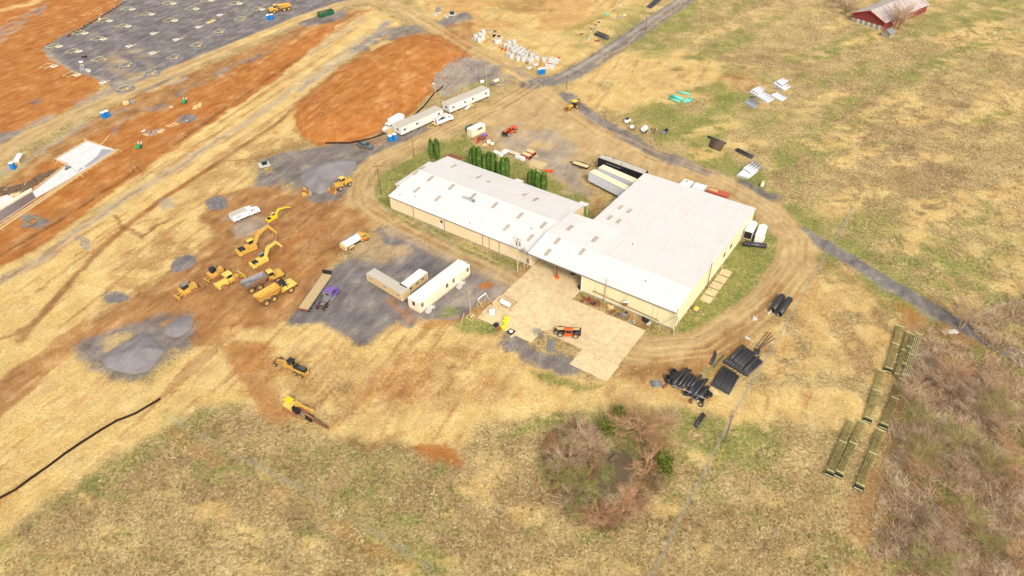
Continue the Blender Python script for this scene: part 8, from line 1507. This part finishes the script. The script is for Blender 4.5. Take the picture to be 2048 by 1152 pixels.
# ------------------------------------------------------------------ undergrowth: masses of twigs nobody could count
def twigs(name, label, cat, regions, mat, n, seed, hmin, hmax, width=.045, per=22):
    """n clumps of arching twigs scattered inside pixel polygons, one mesh"""
    rs = np.random.RandomState(seed); P0 = []
    for poly, w_ in regions:
        Pp = [G2(p) for p in poly]; a = np.array(Pp); k = 0; m = int(n * w_)
        while k < m:
            q_ = rs.uniform(a.min(0), a.max(0), (m * 2, 2)); ins = np.zeros(len(q_), bool)
            for i in range(len(Pp)):
                A_, B_ = Pp[i], Pp[(i + 1) % len(Pp)]; ins ^= ((A_[1] > q_[:, 1]) != (B_[1] > q_[:, 1])) & (q_[:, 0] < (B_[0] - A_[0]) * (q_[:, 1] - A_[1]) / (B_[1] - A_[1] + 1e-12) + A_[0])
            ins &= fbm(q_[:, 0] / 6, q_[:, 1] / 6, 3, 3) > rs.uniform(.34, .64, len(q_)); q_ = q_[ins][:m - k]; P0.append(q_); k += len(q_)
    c = np.concatenate(P0); N = len(c); sz = rs.uniform(hmin, hmax, N) * (.6 + .8 * fbm(c[:, 0] / 9, c[:, 1] / 9, 7, 2))
    c = np.repeat(c, per, 0); s = np.repeat(sz, per) * rs.uniform(.5, 1.1, N * per); a = rs.uniform(0, 6.283, N * per); sp = rs.uniform(.3, 1.1, N * per)
    b0 = np.stack([c[:, 0] + rs.normal(0, .25, N * per) * s, c[:, 1] + rs.normal(0, .25, N * per) * s, s * rs.uniform(0, .3, N * per)], 1)
    b1 = b0 + np.stack([np.cos(a) * sp * s, np.sin(a) * sp * s, s * rs.uniform(.1, .55, N * per)], 1); e = a + rs.uniform(-2, 2, N * per); wv = np.stack([np.cos(e), np.sin(e), rs.uniform(-.5, .5, N * per)], 1) * (width * rs.uniform(.5, 1.4, N * per))[:, None]
    V = np.stack([b0 - wv, b0 + wv, b1], 1).reshape(-1, 3).astype(np.float32); M_ = len(V); me_ = bpy.data.meshes.new(name); me_.vertices.add(M_); me_.vertices.foreach_set('co', V.ravel()); me_.loops.add(M_); me_.loops.foreach_set('vertex_index', np.arange(M_, dtype=np.int32)); me_.polygons.add(M_ // 3); me_.polygons.foreach_set('loop_start', np.arange(0, M_, 3, dtype=np.int32)); me_.update(); me_.materials.append(mat)
    o = bpy.data.objects.new(name, me_); C.objects.link(o); return tag(o, label, cat, kind='stuff')
WOOD = [(1850, 668), (1905, 660), (1960, 700), (2060, 775), (2120, 860), (2120, 1260), (1745, 1260), (1770, 1100), (1790, 960), (1815, 800)]; WOOD2 = [(1935, 655), (2000, 610), (2120, 560), (2120, 800), (2040, 745)]
twigs('brush', 'dense bare grey brown brush filling the lower right corner', 'brush', [(WOOD, 1), (WOOD2, .14)], MT, 3000, 1, 1.2, 3.0); twigs('brush', 'reddish brown brush mixed through the lower right thicket', 'brush', [(WOOD, 1)], MO, 1500, 2, 1.0, 2.2); twigs('brush', 'olive green undergrowth in the lower right thicket', 'brush', [(WOOD, 1), (WOOD2, .2)], MO2, 1500, 3, .4, 1.4, .07)
MTd = leafmat('dark_twigs_grey', (124, 96, 72), (156, 126, 96), (190, 160, 124), .3); MOd = leafmat('dark_twigs_orange', (136, 92, 60), (168, 120, 82), (204, 154, 112), .3)
POND = [(1085, 900), (1110, 865), (1150, 845), (1200, 862), (1210, 900), (1190, 950), (1188, 990), (1215, 1002), (1255, 985), (1280, 950), (1290, 900), (1330, 880), (1345, 920), (1310, 990), (1270, 1030), (1235, 1062), (1160, 1045), (1100, 990)]
twigs('brush', 'brown and grey brush ringing the pond', 'brush', [(POND, 1)], MTd, 900, 4, .6, 1.8); twigs('brush', 'orange brown brush on the banks of the pond', 'brush', [(POND, 1)], MOd, 1000, 5, .5, 1.7); twigs('brush', 'green undergrowth on the banks of the pond', 'brush', [(POND, 1)], MO2, 1300, 6, .3, 1.1, .06)
MG1 = leafmat('dry_grass_blades', (160, 134, 86), (208, 180, 124), (240, 216, 164), .25); MG2 = leafmat('green_grass_blades', (92, 100, 46), (132, 136, 68), (170, 160, 92), .25)
FLD = [(-60, 1160), (200, 960), (420, 830), (560, 870), (900, 920), (1060, 900), (1090, 1040), (1180, 1080), (1330, 1010), (1420, 930), (1600, 880), (1740, 900), (1700, 1200), (-60, 1200)]
FLR = [(1560, 380), (1700, 60), (2100, 60), (2100, 600), (1960, 620), (1850, 570), (1700, 470)]
twigs('tall_grass', 'tufts of dry tan grass over the foreground field', 'grass', [(FLD, 1)], MG1, 5200, 7, .25, .8, .05, 12); twigs('tall_grass', 'tufts of brown weeds over the foreground field', 'grass', [(FLD, 1)], MO, 1500, 8, .25, .8, .04, 12); twigs('tall_grass', 'tufts of green weeds over the foreground field', 'grass', [(FLD, 1)], MG2, 1600, 9, .15, .5, .06, 12)
twigs('tall_grass', 'tufts of dry grass over the upper right field', 'grass', [(FLR, 1)], MG1, 5000, 10, .4, 1.0, .09, 8); twigs('tall_grass', 'brown weed tufts over the upper right field', 'grass', [(FLR, 1)], MT, 2200, 11, .4, 1.0, .08, 8)
rb_ = random.Random(77); WT = []
for k in range(34):
    u = rb_.random(); x = 1800 + u * 250 + rb_.uniform(-10, 10); y = rb_.uniform(720 + 60 * u, 1150)
    if x < 1830 and y > 1000: x += 30
    if k < 4: pr0 = bare_tree('bare grey tree standing up out of the lower right thicket', x, y, 5 + k * .7, 2.8 + .2 * k, (MT, MO, MT, MO2)[k], 90 + k, 3, .08, 'thicket_tree', (9, 8, 7), 'bare trees in the thicket'); WT.append(pr0)
    else: dup(WT[k % 4], tuple(G(x, y)), rb_.uniform(0, 6)).scale = (rb_.uniform(.7, 1.1),) * 3
BAR = [(1620, -20), (1700, -20), (1720, 30), (1690, 36), (1650, 16)]; twigs('brush', 'tangled brown brush left of the red barn', 'brush', [(BAR, 1)], MT, 160, 12, 1, 3, .06); 
twigs('brush', 'thin scattered brush along the left border of the lower right thicket', 'brush', [([(1790, 770), (1850, 668), (1850, 760), (1790, 960), (1760, 1180), (1700, 1240), (1745, 1060)], 1)], MT, 420, 15, .4, 1.6)
LN = [(1860, 640), (1905, 655), (1980, 712), (2060, 772), (2060, 790), (1960, 715), (1890, 668)]
